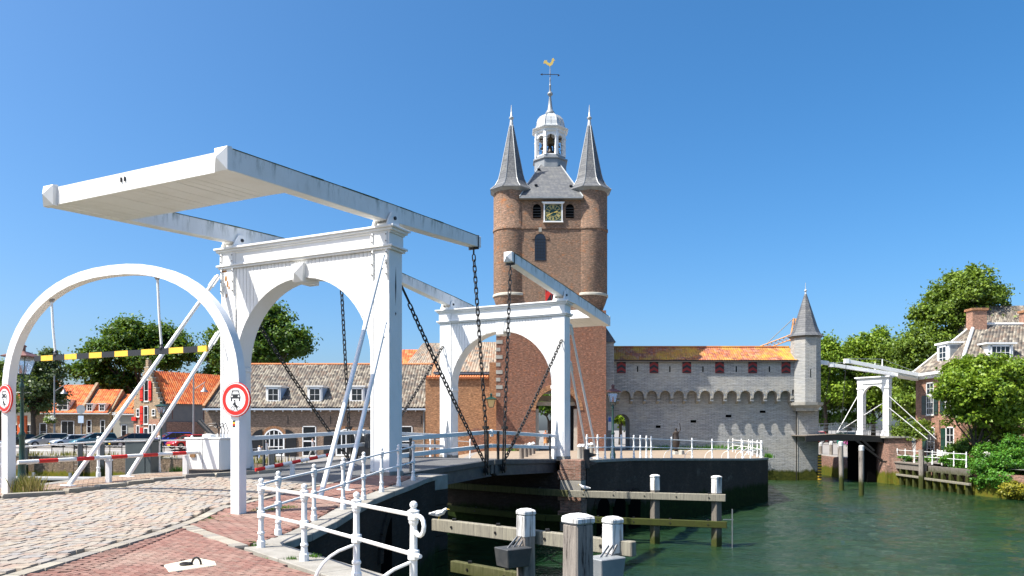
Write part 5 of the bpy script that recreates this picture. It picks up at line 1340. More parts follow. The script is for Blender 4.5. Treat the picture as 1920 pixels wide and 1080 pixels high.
# ------------------------------------------------------------------ mooring posts and fender beams in the water
def mpost(label, x, y, ztop, s, white_to, rz=.55, cap=True, zbot=-5.5, mat=WOODPILE, group=None):
    t = thing('mooring_post', label, 'mooring post', (x, y, zbot))
    s2 = s*1.25
    M().cbox((x,y,zbot), s2, s2, ztop-.12-zbot, rz, s/s2).build('timber', mat, t, bevel=.02)
    k = (white_to-zbot)/(ztop-.12-zbot); sw = s2+(s-s2)*k
    if white_to < ztop-.2: M().cbox((x,y,white_to), sw+.012, sw+.012, ztop-.125-white_to, rz, (s+.012)/(sw+.012)).build('white_paint_band', OLDWHITE, t, bevel=.015)
    M().cbox((x,y,ztop-.12), s+.035, s+.035, .09, rz).build('cap', OLDWHITE, t, bevel=.02)
    M().cbox((x,y,ztop-.03), s+.01, s+.01, .035, rz, .5).build('cap_top', WHITE, t)
    return t
mpost('big weathered mooring post with a thick white cap, nearest the camera', .84, 9.5, .58, .285, .575, .62)
mpost('white topped mooring post left of the big post', .27, 14.5, .12, .26, -.42, .6)
mpost('white topped mooring post right behind the big post', 1.80, 13.35, .10, .26, -.55, .6)
mpost('left one of the two white topped posts further out in the water', 5.6, 29.25, -.10, .26, -.72, .5, mat=WOODD)
mpost('right one of the two white topped posts further out in the water', 7.82, 28.55, -.10, .27, -.78, .5, mat=WOODD)
def wbeam(label, p, q, w, h, mat, bolts=4, name='fender_beam'):
    t = thing(name, label, 'fender beam', tuple((Vector(p)+Vector(q))/2)); p, q = Vector(p), Vector(q)
    M().beam(p, q, w, h).build('timber', mat, t, bevel=.015)
    d = (q-p).normalized(); n = Vector((d.y,-d.x,0)).normalized()
    if n.y > 0: n = -n
    for i in range(bolts):
        c = p+(q-p)*(i+.5)/bolts; M().tube([c+n*(w/2-.01), c+n*(w/2+.02)], .03, 6).build('bolt', IRON, t)
        M().cbox(tuple(c+Vector((0,0,h/2))), .08, .08, .05).build('top_bolt', IRON, t)
wbeam('pale horizontal fender beam passing behind the near mooring posts', (-1.75,16.75,-.47), (2.15,13.15,-.45), .16, .27, WOODP, 4)
wbeam('low mossy fender beam under the pale one, left of the near posts', (-1.3,16.35,-1.33), (.3,14.85,-1.33), .16, .25, WOODM, 2)
wbeam('upper grey fender beam between the two far posts', (2.3,30.2,-.93), (8.1,28.3,-.93), .2, .27, WOODP, 5)
wbeam('lower mossy fender beam between the two far posts', (1.4,30.3,-1.92), (8.15,28.3,-1.95), .2, .25, WOODM, 5)
wbeam('long dark fender beam running under the bridge', (-4.5,34.0,-.75), (2.3,30.2,-.93), .2, .27, WOODM, 3)
wbeam('lowest dark fender beam running under the bridge', (-4.5,34.0,-1.75), (1.4,30.3,-1.92), .2, .25, WOODM, 3)
for (x,y,z,lab) in ((.02,14.2,-1.02,'dark angular steel fender box fixed to the left near post'),(1.62,13.0,-1.0,'grey steel fender box fixed to the post behind the big post')):
    t = thing('fender_box', lab, 'fender', (x,y,z))
    M().cbox((x,y,z+.08), .50, .40, .36, .6, 1.15).build('box_shell', DLEAD if x > 1 else STEEL, t, bevel=.015)
    for s_ in (-.13,0,.13): M().beam((x+s_*.82,y+s_*.55,z+.42), (x+.16+s_*.6,y+.16+s_*.4,z+.62), .015, .04).build('bracket', GALV, t)
t = thing('depth_stick', 'thin grey stick standing in the water beside the right far post', 'pole', (8.35,28.3,-3)); M().tube([(8.35,28.3,-4),(8.35,28.3,-1.35)], .022, 6).build('stick', GALV, t); M().beam((8.0,28.3,-1.75),(8.4,28.3,-1.75),.03,.03).build('stick_arm', GALV, t)
def pile(label, px, dist, ztop, r=.15, lean=0):
    x = (px-960)/1400*dist; t = thing('pile', label, 'pile', (x,dist,-5), group=None)
    M().tube([(x,dist,-5),(x+lean,dist,ztop)], r, 10).build('timber', WOODPILE, t, smooth=True)
    M().lathe((x+lean,dist,ztop-.3), [(r+.012,0),(r+.012,.3),(r*.6,.36)], 10).build('pale_top', OLDWHITE, t, smooth=True)
pile('tallest round wooden pile nearest the camera, right of the grey wall', 1615, 50.5, .55, .165)
pile('round wooden pile standing left of the nearest pile', 1579, 55, .75, .165, -.1)
pile('thin wooden pile under the small drawbridge, leftmost', 1539, 76, .3, .16)
pile('wooden pile under the small drawbridge, second from the wall', 1558.5, 75, .45, .17)
pile('wooden pile behind the two nearest round piles', 1574, 71, .3, .16)
def seagull(label, c, rz):
    t = thing('seagull', label, 'seagull', c); x, y, z = c; d = Vector((math.cos(rz), math.sin(rz), 0)); m = M()
    b = [Vector(c)+d*a+Vector((0,0,h)) for a, h in ((-.26,.10),(-.16,.11),(-.02,.12),(.10,.16),(.15,.22),(.19,.23))]
    m.tube(b, [.012,.045,.075,.055,.035,.03], 8); m.build('body', WHITE_C, t, smooth=True)
    for s_ in (-1,1):
        n = Vector((-d.y, d.x, 0))*s_; q = Vector(c)+Vector((0,0,.13))
        M().add([q+d*.08+n*.04, q-d*.1+n*.075, q-d*.27+n*.03, q-d*.05+n*.06+Vector((0,0,.035))], [(0,1,3),(1,2,3),(0,3,2)]).build('wing', GALV, t)
        M().tube([Vector(c)+n*.025+Vector((0,0,.06)), Vector(c)+n*.025], .006, 4).build('leg', YEL, t)
    M().tube([Vector(c)+d*.2+Vector((0,0,.23)), Vector(c)+d*.26+Vector((0,0,.22))], [.012,.003], 5).build('beak', YEL, t)
seagull('grey seagull resting on the upper far fender beam', (2.9,29.98,-.79), 2.9)
seagull('white seagull resting beside the black wing wall', (-1.62,16.63,-.335), -.4)
# traffic light on the far pier
t = thing('ship_signal', 'black two lens traffic light on the far bridge pier', 'traffic light', (3.1,31.0,-.8))
M().tube([(3.1,30.85,-1.2),(3.1,30.85,.45)], .04, 8).build('pole', BLACK, t); M().box(2.96,3.2,30.75,30.95,.05,.85).build('housing', BLACK, t, bevel=.01)
for z in (.62,.28): M().lathe((3.24,30.85,z), [(.1,-.06),(.11,0),(.02,.08)], 10).build('visor', BLACK, t); M().prism([(.2,.1),(.48,.02),(.48,-.02),(.2,-.12)], lambda a,b: (3.0+a,30.76,z+b), lambda a,b: (3.0+a,30.94,z+b)).build('hood', BLACK, t)
# bollards in front of the gate
for i,(px,d_) in enumerate(((978,45),(986,48),(993,51),(1000,54),(1087,44),(1092,46),(1097,48),(1102,50),(1109,52))):
    x = (px-960)/1400*d_; t = thing('bollard', ['wooden bollard left of the gate passage, nearest','second wooden bollard left of the gate passage','third bollard left of the gate passage, white head','farthest bollard left of the gate passage','nearest stone bollard right of the far portal','second stone bollard right of the far portal','third stone bollard right of the far portal','fourth stone bollard right of the far portal','farthest stone bollard right of the far portal'][i], 'bollard', (x,d_,gz(x,d_)), group='bollards before the gate')
    z0 = gz(x,d_); M().lathe((x,d_,z0), [(.15,-.05),(.14,.7),(.15,.72)], 10).build('shaft', WOODG if i < 4 else STONE, t, smooth=True); M().lathe((x,d_,z0+.72), [(.15,0),(.12,.1),(.04,.16)], 10).build('head', WHITE_C if i > 1 else WOODG, t, smooth=True)

# ------------------------------------------------------------------ lamps
def lantern_parts(t, x, y, z, s=1.0, glass=LGLASS, roofm=COPPER, framem=GREENP):
    h = .52*s; r0, r1 = .15*s, .27*s
    cs0 = [(x+r0*a, y+r0*b) for a,b in ((-1,-1),(1,-1),(1,1),(-1,1))]; cs1 = [(x+r1*a, y+r1*b) for a,b in ((-1,-1),(1,-1),(1,1),(-1,1))]
    f = M()
    for i in range(4):
        f.tube([(*cs0[i], z),(*cs1[i], z+h)], .014*s, 5); j = (i+1)%4
        f.tube([(*cs0[i], z),(*cs0[j], z)], .016*s, 5); f.tube([(*cs1[i], z+h),(*cs1[j], z+h)], .018*s, 5)
        M().add([(*cs0[i],z),(*cs0[j],z),(*cs1[j],z+h),(*cs1[i],z+h)], [(0,1,2,3)]).build('glass_pane', glass, t, fix=False)
    f.build('lantern_frame', framem, t)
    M().lathe((x,y,z+h), [(.55*s,0),(.57*s,.03*s),(.22*s,.17*s),(.10*s,.2*s),(.10*s,.32*s),(.13*s,.33*s),(.13*s,.36*s),(.02*s,.44*s)], 4, PI/4).build('lantern_roof', roofm, t)
    M().lathe((x,y,z), [(.05*s,0),(.06*s,.12*s),(.03*s,.2*s),(.025*s,.3*s)], 8).build('burner', simple('lamp_burner', (.5,.12,.05), .5), t)
def lamp(label, x, y, h, s=1.0, roofm=COPPER, z0=None, group=None):
    z0 = gz(x,y) if z0 is None else z0; t = thing('street_lamp', label, 'street lamp', (x,y,z0), group=group); hz = h-.95*s
    M().lathe((x,y,z0), [(.15*s,-.1),(.15*s,.25),(.12*s,.3),(.10*s,.55),(.12*s,.6),(.085*s,.66),(.075*s,1.2),(.10*s,1.25),(.10*s,1.3),(.06*s,1.35),(.045*s,hz-.35),(.075*s,hz-.32),(.075*s,hz-.27),(.04*s,hz-.2),(.035*s,hz-.1)], 12).build('post', GREENP, t, smooth=True)
    M().tube([(x-.32*s,y,z0+hz-.42),(x+.32*s,y,z0+hz-.42)], .016*s, 6).build('ladder_bar', GREENP, t)
    for a in range(4):
        th = PI/4+a*PI/2; M().tube([(x+.04*math.cos(th),y+.04*math.sin(th),z0+hz-.22*s),(x+.2*s*math.cos(th),y+.2*s*math.sin(th),z0+hz-.12*s),(x+.19*s*math.cos(th),y+.19*s*math.sin(th),z0+hz)], .013*s, 5).build('cradle', GREENP, t)
    lantern_parts(t, x, y, z0+hz, s, roofm=roofm); return t
lamp('green street lamp with copper lantern beside the left leg of the arch', -11.32, 17.25, 3.38, .75)
lamp('green street lamp with copper lantern before the grey gate wall', 5.08, 37.6, 3.75, .95)
lamp('small green lantern post near the red stepped gable house', -31.0, 66, 4.9, 1.1, GREENP, z0=-.7)
lamp('lantern on a post seen under the small drawbridge', 30.6, 84, 4.6, 1.2, GALV, z0=-.2)
lamp('lantern seen through the gate passage', 6.5, 85, 3.8, 1.1, GALV, z0=-.1)
t = thing('wall_lantern', 'green wall lantern on the orange brick wall beside the tower', 'lantern', (-1.7,60.7,3.2)); M().tube([(-1.7,62,4.4),(-1.7,61.2,4.6),(-1.7,60.7,4.3)], .03, 6).build('bracket', GREENP, t); lantern_parts(t, -1.7, 61.0, 3.5, 1.2, simple('lantern_warm_glass', (.6,.45,.2), .3), GREENP)
def modern_lamp(label, px, dist, h, flowers):
    x = (px-960)/1400*dist; z0 = -.25; t = thing('street_lamp', label, 'street lamp', (x,dist,z0))
    M().tube([(x,dist,z0),(x,dist,z0+h)], [.12,.07], 8).build('post', DLEAD, t, smooth=True)
    M().tube([(x,dist,z0+h-1.8),(x+1.3,dist-.2,z0+h-1.0)], .04, 6).build('arm', GALV, t); M().tube([(x+1.2,dist-.2,z0+h-1.1),(x+1.2,dist-.2,z0+h-1.6)], .03, 6).build('drop', GALV, t)
    M().lathe((x+1.2,dist-.2,z0+h-2.05), [(.40,0),(.38,.06),(.16,.28),(.10,.48)], 12).build('shade', GALV, t, smooth=True)
    return x, dist, z0
hb = modern_lamp('grey street lamp with a hanging flower basket, far left', 102, 84, 8.0, True)
modern_lamp('grey street lamp before the orange roof of the stepped gable house', 363, 78, 7.9, False)

# ------------------------------------------------------------------ the long grey roofed building
L = thing('long_building', 'long low brown brick building with grey pantile roof and three white dormers', 'building', (-17.5, 68, -.8))
bx0, bx1, by = -28.0, -7.5, 68.0
M().box(bx0, bx1, by, 82, -1.5, 3.62).build('wall', TANB, L)
m = M(); m.prism([(by,3.62),(82,3.62),(75,8.2)], lambda y,z: (bx1-.35,y,z), lambda y,z: (bx1,y,z)); m.build('gable', ORANGEB, L)
m = M(); m.prism([(by,3.62),(82,3.62),(75,8.2)], lambda y,z: (bx0,y,z), lambda y,z: (bx0+.3,y,z)); m.build('gable', TANB, L)
roof_sheet(L, (bx0+.1,by-.3,3.62), (bx1-.36,by-.3,3.62), (bx0+.1,75,8.2), (bx1-.36,75,8.2), .27, .36, T_GR, amp=.07, lift=.07)
roof_sheet(L, (bx0+.1,82.3,3.62), (bx1-.36,82.3,3.62), (bx0+.1,75,8.2), (bx1-.36,75,8.2), .6, .6, T_GR)
M().tube([(bx0+.1,75,8.24),(bx1-.36,75,8.24)], .12, 8).build('ridge_tiles', T_OR, L)
M().box(bx0, bx1-.3, by-.42, by-.30, 3.44, 3.60).build('gutter', simple('pale_blue_grey_paint', (.45,.52,.6), .5), L)
for k in range(24): M().box(bx0+.3+k*.86, bx0+.36+k*.86, by-.34, by, 3.30, 3.44).build('eave_bracket', WHITE_C, L)
for (xa, xb, ya, za, yb, zb) in ((bx1-.34,bx1+.04,by-.4,3.75,75,8.45),(bx0-.05,bx0+.2,by-.4,3.75,75,8.45)):
    M().beam(((xa+xb)/2,ya,za), ((xa+xb)/2,yb,zb), xb-xa, .22, (1,0,0) if 0 else (0,0,1)).build('gable_coping', ORANGEB, L)
def px2x(px, d): return (px-960)/1400*d
for px in (512, 590, 669):
    yd = 69.0; x = px2x(px, yd-.3); zb = 1.65+(806-753)/1400*yd; P = frame3((x, yd-.25, zb), (1,0,0), (0,-1,0)); d_ = obox(M(), P, -.68, .68, -.15, 1.36, -2.6, 0).build('dormer', WHITE_C, L)
    obox(M(), P, -.80, .80, 1.36, 1.46, -2.7, .12).build('dormer_roof', WHITE_C, d_)
    obox(M(), P, .685, .70, -.1, 1.30, -2.2, -.05).build('dormer_cheek', simple('blue_cheek_boards', (.16,.28,.45), .5), d_)
    Pw = window(d_, P(0,.02,0), (1,0,0), (0,-1,0), 1.08, 1.22, 2, 2, bar=.03)
for px in (514, 649, 776-16, 424-30):
    x = px2x(px, by)
    for s_ in (-1,1):
        if px in (514,649): shutter(L, (x+s_*1.55, by, -.75), (1,0,0), (0,-1,0), .98, 2.45, BLACK, arch=s_)
    if px in (514,649):
        window(L, (x, by, -.7), (1,0,0), (0,-1,0), 1.9, 2.45, 4, 2, arch=True, bar=.08, fw=.13)
        for i in range(14):
            a0, a1 = PI*i/14, PI*(i+1)/14; q = [(x+rr*math.cos(th), .80+rr*math.sin(th)) for rr, th in ((.97,a0+.01),(1.22,a0+.01),(1.22,a1-.01),(.97,a1-.01))]
            M().prism(q, lambda a,b: (a,by-.03,b), lambda a,b: (a,by+.02,b)).build('voussoir', ORANGEB, L)
for px, w_ in ((580,1.25),(760,1.3)):
    x = px2x(px, by); window(L, (x, by, -.75), (1,0,0), (0,-1,0), w_, 2.75, 1, 2, bar=.12, fw=.08)
for px in (425,540,620,700,790): x = px2x(px,by); M().box(x-.03,x+.03,by-.04,by,2.2,2.95).build('wall_anchor', IRON, L)
M().tube([(bx1-.5,by-.08,-.8),(bx1-.5,by-.08,3.4)], .06, 8).build('drain_pipe', DLEAD, L)
window(L, (bx1, 71.5, 4.3), (0,1,0), (1,0,0), .5, 2.2, 1, 2)
# buildings behind the long one
Hb = thing('rear_house', 'house with bright orange roof peeping over the grey roof', 'building', (-13, 84, 0)); M().box(-15.5,-9.6,84,92,0,7.6).build('wall', TANB, Hb); roof_sheet(Hb, (-15.6,83.8,7.6),(-9.5,83.8,7.6),(-15.6,88,11.1),(-9.5,88,11.1), .3,.4,T_OR)
Hc = thing('rear_house', 'house with steep brown tiled hip roof behind the end of the long building', 'building', (-8.5, 76, 0)); M().box(-11.5,-7.6,77,86,0,7.2).build('wall', ORANGEB, Hc)
roof_sheet(Hc, (-11.8,76.8,7.2),(-7.3,76.8,7.2),(-9.6,80.5,11.0),(-7.6,80.5,11.0), .3,.38,T_BE); m = M(); m.add([(-7.35,76.9,7.2),(-7.35,86,7.2),(-7.6,80.5,11.0)], [(0,1,2)]); m.build('gable', ORANGEB, Hc, fix=False)
# orange brick wall and beige roofed house left of the tower
Ho = thing('orange_house', 'orange brick house with beige tiled roof joined to the left of the tower', 'building', (-3.5, 63.5, -.4))
M().box(-7.3,-1.9,63.0,64,-1.5,5.95).build('garden_wall', ORANGEB, Ho); M().box(-1.9,-1.32,62.6,64.5,-1.5,7.3).build('corner_pier', ORANGEB, Ho)
for k in range(26): M().tube([(-7.2+k*.205,62.8,6.02),(-7.2+k*.205,63.5,6.2)], .11, 6).build('coping_tile', T_OR, Ho)
M().box(-6.6,-1.4,65.5,72,0,6.6).build('wall', TANB, Ho); M().box(-6.8,-1.4,65.0,65.2,6.5,6.66).build('gutter', GALV, Ho)
roof_sheet(Ho, (-6.9,65.0,6.65),(-1.33,65.0,6.65),(-5.2,68.6,9.7),(-1.33,68.6,9.7), .26,.34,T_BE, amp=.045)
P = frame3((-3.0,63.0,-.6), (1,0,0), (0,-1,0)); M().prism([(-.65,0),(.65,0),(.65,1.9)]+[(.65*math.cos(a_),1.9+.5*math.sin(a_)) for a_ in np.linspace(.2,PI-.2,8)]+[(-.65,1.9)], lambda a,b: P(a,b,0), lambda a,b: P(a,b,.03)).build('bricked_niche', TOWERR, Ho)
# green ivy patch and window niche kept small

# ------------------------------------------------------------------ houses on the left
def rot(p, c, a): x, y = p[0]-c[0], p[1]-c[1]; return (c[0]+x*math.cos(a)-y*math.sin(a), c[1]+x*math.sin(a)+y*math.cos(a))
def house(label, c, a, w_, d_, zb, ze, zr, wm, rm, windows=(), gable_m=None, dorm=(), ridge_y=.5, name='house', cat='house', extra=None, hip=0):
    """c = front left corner, a = turn; local x along the front, y backwards"""
    H = thing(name, label, cat, (c[0], c[1], zb), rz=a)
    M().box(0, w_, 0, d_, -1.2, ze-zb).build('wall', wm, H); e, r = ze-zb, zr-zb
    for x0 in (0, w_-.25):
        if hip: continue
        m = M(); m.prism([(0,e),(d_,e),(d_*ridge_y,r)], lambda y,z: (x0,y,z), lambda y,z: (x0+.25,y,z)); m.build('gable', gable_m or wm, H)
    roof_sheet(H, (.0+.26,-.25,e),(w_-.26,-.25,e),(.26+hip,d_*ridge_y,r),(w_-.26-hip,d_*ridge_y,r), .27,.36, rm, amp=.05)
    roof_sheet(H, (.26,d_+.25,e),(w_-.26,d_+.25,e),(.26+hip,d_*ridge_y,r),(w_-.26-hip,d_*ridge_y,r), .8,.8, rm)
    if hip:
        roof_sheet(H, (.26,d_+.25,e),(.26,-.25,e),(.26+hip,d_*ridge_y,r),(.262+hip,d_*ridge_y-.01,r), .4,.5, rm); roof_sheet(H, (w_-.26,-.25,e),(w_-.26,d_+.25,e),(w_-.26-hip,d_*ridge_y-.01,r),(w_-.262-hip,d_*ridge_y,r), .4,.5, rm)
    M().box(0, w_, -.36, -.26, e-.14, e).build('gutter', WHITE_C, H)
    for (x, z, ww, hh, nx, ny) in windows: window(H, (x,0,z-zb), (1,0,0), (0,-1,0), ww, hh, nx, ny)
    for (x, z, ww, hh) in dorm:
        yy = (z-zb-e)/(r-e)*d_*ridge_y; P = frame3((x, yy-.25, z-zb), (1,0,0), (0,-1,0)); dd = obox(M(), P, -ww/2, ww/2, -.1, hh, -2.0, 0).build('dormer', WHITE_C, H); obox(M(), P, -ww/2-.1, ww/2+.1, hh, hh+.09, -2.1, .1).build('dormer_roof', WHITE_C, dd)
        window(dd, P(0,0,0), (1,0,0), (0,-1,0), ww*.85, hh*.95, 2, 2)
    return H
H2 = house('long low sandy brick house with orange pantiles and white dormer, far left', (-59.4, 93), .05, 5.7, 8, -.3, 3.75, 7.5, SANDB, T_OR, windows=((3.95,.3,1.6,2.5,2,1),(1.0,.3,.9,2.2,1,2)), dorm=((3.3,4.1,1.5,1.3),))
H3 = house('brown brick house with two narrow white windows and two dormers', (-53.6, 93.3), .05, 3.3, 7, -.3, 3.75, 6.9, SANDB, T_OR, windows=((.75,1.2,.6,1.7,1,2),(2.4,1.2,.6,1.7,1,2)), dorm=((.8,4.0,.8,.9),(2.3,4.0,.8,.9)))
H4 = house('yellowish house with orange roof beside a gap in the row', (-50.2, 94), .1, 2.3, 7, -.3, 3.85, 6.3, SANDB, T_OR, windows=((1.1,1.4,.7,1.4,1,2),))
for H_, w_ in ((H2,5.7),): M().beam((w_-.1,-.3,4.2), (w_-.1,4,8.0), .35, .3).build('roof_parapet', SANDB, H_)
H5 = house('pale rendered little house left of the stepped gable', (-48.6, 91), .05, 2.6, 5, -.3, 3.6, 4.2, CREAMR, T_OR, windows=((1.3,.8,.7,1.5,1,2),))
house('far terrace of low white houses at the left edge', (-78, 100), .1, 15, 8, -.3, 4.6, 8.6, CREAMR, T_OR, windows=tuple((1.3+1.9*k,.4,1.1,2,2,2) for k in range(7)))
# stepped gable house, turned so that its gable faces left
SG = thing('stepped_gable_house', 'brick house with stepped gable, bright red shutters and vivid orange roof', 'house', (-40.75, 87.0, -.3), rz=.95)
gd = 5.8; e, r = 5.0, 9.0; ln = 9.6
M().box(0, ln, 0, gd, -1, e).build('wall', GREYR, SG); M().box(.5, ln-1.0, -.12, 0, -.5, 2.9).build('brick_base_wall', HOUSEB, SG)
roof_sheet(SG, (.3,-.25,e),(ln,-.25,e),(.3,gd/2,r),(ln,gd/2,r), .27,.36,T_OR, amp=.06); roof_sheet(SG, (.3,gd+.25,e),(ln,gd+.25,e),(.3,gd/2,r),(ln,gd/2,r), .8,.8,T_OR)
M().box(-.3, 0, 0, gd, -1, e).build('gable_wall', SANDB, SG); M().box(-.34,-.30,.02,gd-.02,-1,3.2).build('gable_base', HOUSEB, SG)
for k in range(7):
    z0 = e+k*.62; ins = k*.40; M().box(-.3, .12, ins, gd-ins, z0, z0+.615).build('gable_step', SANDB, SG); 
    for yy in (ins, gd-ins-.42): M().box(-.34, .16, yy-.03, yy+.45, z0+.62, z0+.69).build('step_coping', CREAM, SG)
M().box(-.25,.15,gd/2-.3,gd/2+.3,e+4.3,e+5.25).build('gable_pinnacle', SANDB, SG)
for z, h in ((5.3,2.6),(2.6,2.2),(-.2,2.4)): window(SG, (-.35 if z < 3 else -.30, gd/2, z), (0,-1,0), (-1,0,0), 1.0, h, 1, 2)
for z, h, s_ in ((5.4,2.3,-1),(5.4,2.3,1),(2.6,2.2,-1),(-.3,2.5,-1)): shutter(SG, (-.36, gd/2+s_*(-.95), z), (0,-1,0), (-1,0,0), .62, h, REDSH)
for y_, z, h in ((gd-1.1,.6,1.9),(gd-1.1,3.5,1.0),(1.0,.6,2.0),(1.9,.6,2.0),(1.2,3.6,.8)): window(SG, (-.36, y_, z), (0,-1,0), (-1,0,0), .75, h, 1, 2)
for x in (1.2, 5.2, 8.8): M().box(x,x+.06,-.05,0,3.2,4.4).build('wall_anchor', simple('rust_iron', (.2,.08,.05), .8), SG)
M().box(-.55,-.36,4.9,5.9,3.05,3.5).build('red_awning', REDSH, SG); M().box(-.6,-.36,.4,2.3,-.2,.15).build('red_bench_board', REDSH, SG)

# ------------------------------------------------------------------ right bank: brick house, second house
R_H = thing('canal_house', 'brick canal house with hipped grey tile roof, white dormers and dark shutters', 'house', (35.8, 62, -.9))
hx, hy0, hy1, he, hr = 35.8, 59.5, 66.2, 6.55, 10.5
M().box(hx, 62, hy0, hy1, -1.5, he-.5).build('wall', HOUSEB, R_H)
for (x0,x1,y0,y1) in ((hx-.45,62,hy0-.45,hy1+.4),): M().box(x0,x1,y0,y1,he-.22,he).build('cornice', WHITE_C, R_H); M().box(x0+.25,x1,y0+.25,y1,he-.5,he-.22).build('cornice_band', WHITE_C, R_H)
ry = (hy0+hy1)/2
roof_sheet(R_H, (hx-.3,hy0-.3,he),(62,hy0-.3,he),(hx+3.1,ry,hr),(62,ry,hr), .3,.34,T_BE if 0 else T_GR, amp=.04)
roof_sheet(R_H, (hx-.3,hy1+.3,he),(hx-.3,hy0-.3,he),(hx+3.1,ry+.01,hr),(hx+3.1,ry,hr), .3,.34,T_GR, amp=.04)
roof_sheet(R_H, (hx-.3,hy1+.3,he),(62,hy1+.3,he),(hx+3.1,ry,hr),(62,ry,hr), .8,.8,T_GR)
LEADW = simple('white_lead_flashing', (.62,.62,.60), .6)
M().tube([(hx-.3,hy0-.3,he+.05),(hx+3.1,ry,hr+.06)], .13, 6).build('hip_ridge', LEADW, R_H); M().tube([(hx-.3,hy1+.3,he+.05),(hx+3.1,ry,hr+.06)], .10, 6).build('hip_ridge', LEADW, R_H); M().tube([(hx+3.1,ry,hr+.06),(62,ry,hr+.06)], .13, 6).build('ridge', LEADW, R_H)
M().box(hx+2.7,hx+3.9,ry-.45,ry+.45,hr-.6,hr+1.15).build('chimney', HOUSEB, R_H); M().box(hx+2.6,hx+4.0,ry-.55,ry+.55,hr+1.15,hr+1.33).build('chimney_cap', ORANGEB, R_H)
M().box(43.0,44.2,ry-.45,ry+.45,hr-.6,hr+1.0).build('chimney', HOUSEB, R_H); M().box(42.9,44.3,ry-.55,ry+.55,hr+1.0,hr+1.2).build('chimney_cap', ORANGEB, R_H)
# west face windows (wall x = hx, facing left)
for yc in (63.9, 61.1):
    window(R_H, (hx, yc, 2.9), (0,-1,0), (-1,0,0), 1.15, 1.7, 3, 3); window(R_H, (hx, yc, 4.62), (0,-1,0), (-1,0,0), 1.15, 1.1, 2, 2, sill=False)
    window(R_H, (hx, yc-.1, -.6), (0,-1,0), (-1,0,0), 1.15, 2.5, 2, 4)
    for s_ in (-1,1): shutter(R_H, (hx, yc+s_*.92, 2.95), (0,-1,0), (-1,0,0), .62, 1.65, simple('dark_green_shutter', (.012,.03,.022), .4))
    shutter(R_H, (hx, yc+.92-.1, -.3), (0,-1,0), (-1,0,0), .6, 2.1, GREENP)
M().box(hx-.04,hx,62.4,62.46,1.4,2.5).build('wall_anchor', IRON, R_H)
for xc in (38.5,41.5,44.5):
    window(R_H, (xc, hy0, 3.0), (1,0,0), (0,-1,0), 1.2, 2.4, 3, 4); window(R_H, (xc, hy0, -.5), (1,0,0), (0,-1,0), 1.2, 2.3, 3, 4)
# dormers
P = frame3((hx+.5, 62.9, he+.55), (0,-1,0), (-1,0,0)); dm = obox(M(), P, -.85, .85, -.3, 1.75, -2.2, .0).build('dormer', WHITE_C, R_H); obox(M(), P, -1.0, 1.0, 1.75, 1.9, -2.3, .15).build('dormer_roof', WHITE_C, dm); window(dm, P(0,.05,0), (0,-1,0), (-1,0,0), 1.15, 1.55, 2, 3)
obox(M(), P, .86, .875, -.2, 1.6, -1.8, -.1).build('dormer_cheek', DLEAD, dm)
for xc in (38.8,):
    P = frame3((39.3, hy0+.55, he+.75), (1,0,0), (0,-1,0)); dm = obox(M(), P, -1.0, 1.0, -.3, 1.25, -2.2, .0).build('dormer', WHITE_C, R_H); obox(M(), P, -1.25, 1.25, 1.25, 1.38, -2.3, .15).build('dormer_roof', WHITE_C, dm); window(dm, P(0,0,0), (1,0,0), (0,-1,0), 1.6, 1.15, 4, 2)
house('tall grey roofed house behind the canal house at the right edge', (50.5, 82), -.05, 20, 12, -.5, 9.5, 16.2, HOUSEB, T_GR, hip=3.5)
# timber quay with white railing
TQ = thing('timber_quay', 'weathered timber quay front on posts below the brick house', 'quay', (31.9, 57, -3))
q0, q1 = Vector((32.15,61.8,0)), Vector((31.55,50.6,0)); dq = (q1-q0).normalized(); nq = Vector((-1,.05,0))
def tb(a, b, z0, z1, out0, out1, name, mat):
    o_ = 0 if name == 'plank' else .32; p, q = q0+dq*a+nq*((out0+out1)/2+o_), q0+dq*b+nq*((out0+out1)/2+o_); p.z = q.z = (z0+z1)/2; return M().beam(p, q, out1-out0, z1-z0).build(name, mat, TQ, bevel=.01)
Lq = (q1-q0).length
tb(-.2, Lq*.47, -1.52, -1.06, .12, .28, 'top_beam', WOODG); tb(-.2, Lq*.47, -1.06, -.94, .0, .36, 'cap_board', WOODG); tb(Lq*.5, Lq, -1.50, -1.04, .0, .2, 'top_beam', WOODT)
tb(-.3, Lq*.47, -2.08, -1.92, .20, .38, 'waling', WOODP); tb(Lq*.47, Lq+.2, -2.12, -1.96, .20, .38, 'waling', WOODP)
for k in range(3): tb(0, Lq, -2.15+.36*k, -2.15+.36*(k+1)-.015, .02, .08, 'plank', WOODT)
tb(-.2, Lq*.47, -1.0, -.93, -.35, .02, 'deck_board', WOODG)
for k in range(11):
    a = .15+k*Lq/10.4; p = q0+dq*a+nq*.46; M().cbox((p.x,p.y,-4.6), .26, .24, 3.12, .05).build('post', WOODT, TQ, bevel=.012)
p = q0+dq*(Lq*.47)+nq*.85; M().tube([(p.x,p.y,-5),(p.x,p.y,.15)], .2, 8).build('tall_post', WOODPILE, TQ, smooth=True)
p = q0+dq*(Lq*.97)+nq*.3; M().tube([(p.x,p.y,-5),(p.x,p.y,-1.6)], .17, 8).build('tall_post', WOODT, TQ, smooth=True)
railing('white iron railing on the timber quay in front of the house', [tuple((q0+dq*a+nq*.3).xy) for a in (.1,1.5,3.0,4.4,5.8,7.2,8.8,10.4)], 1.02, zf=lambda x,y: -.96)
t = thing('garden_bench', 'white garden bench behind the quay railing', 'bench', (33.4,58.2,-.92)); 
M().box(33.1,33.6,57.4,59.0,-.55,-.50).build('seat', WHITE_C, t)
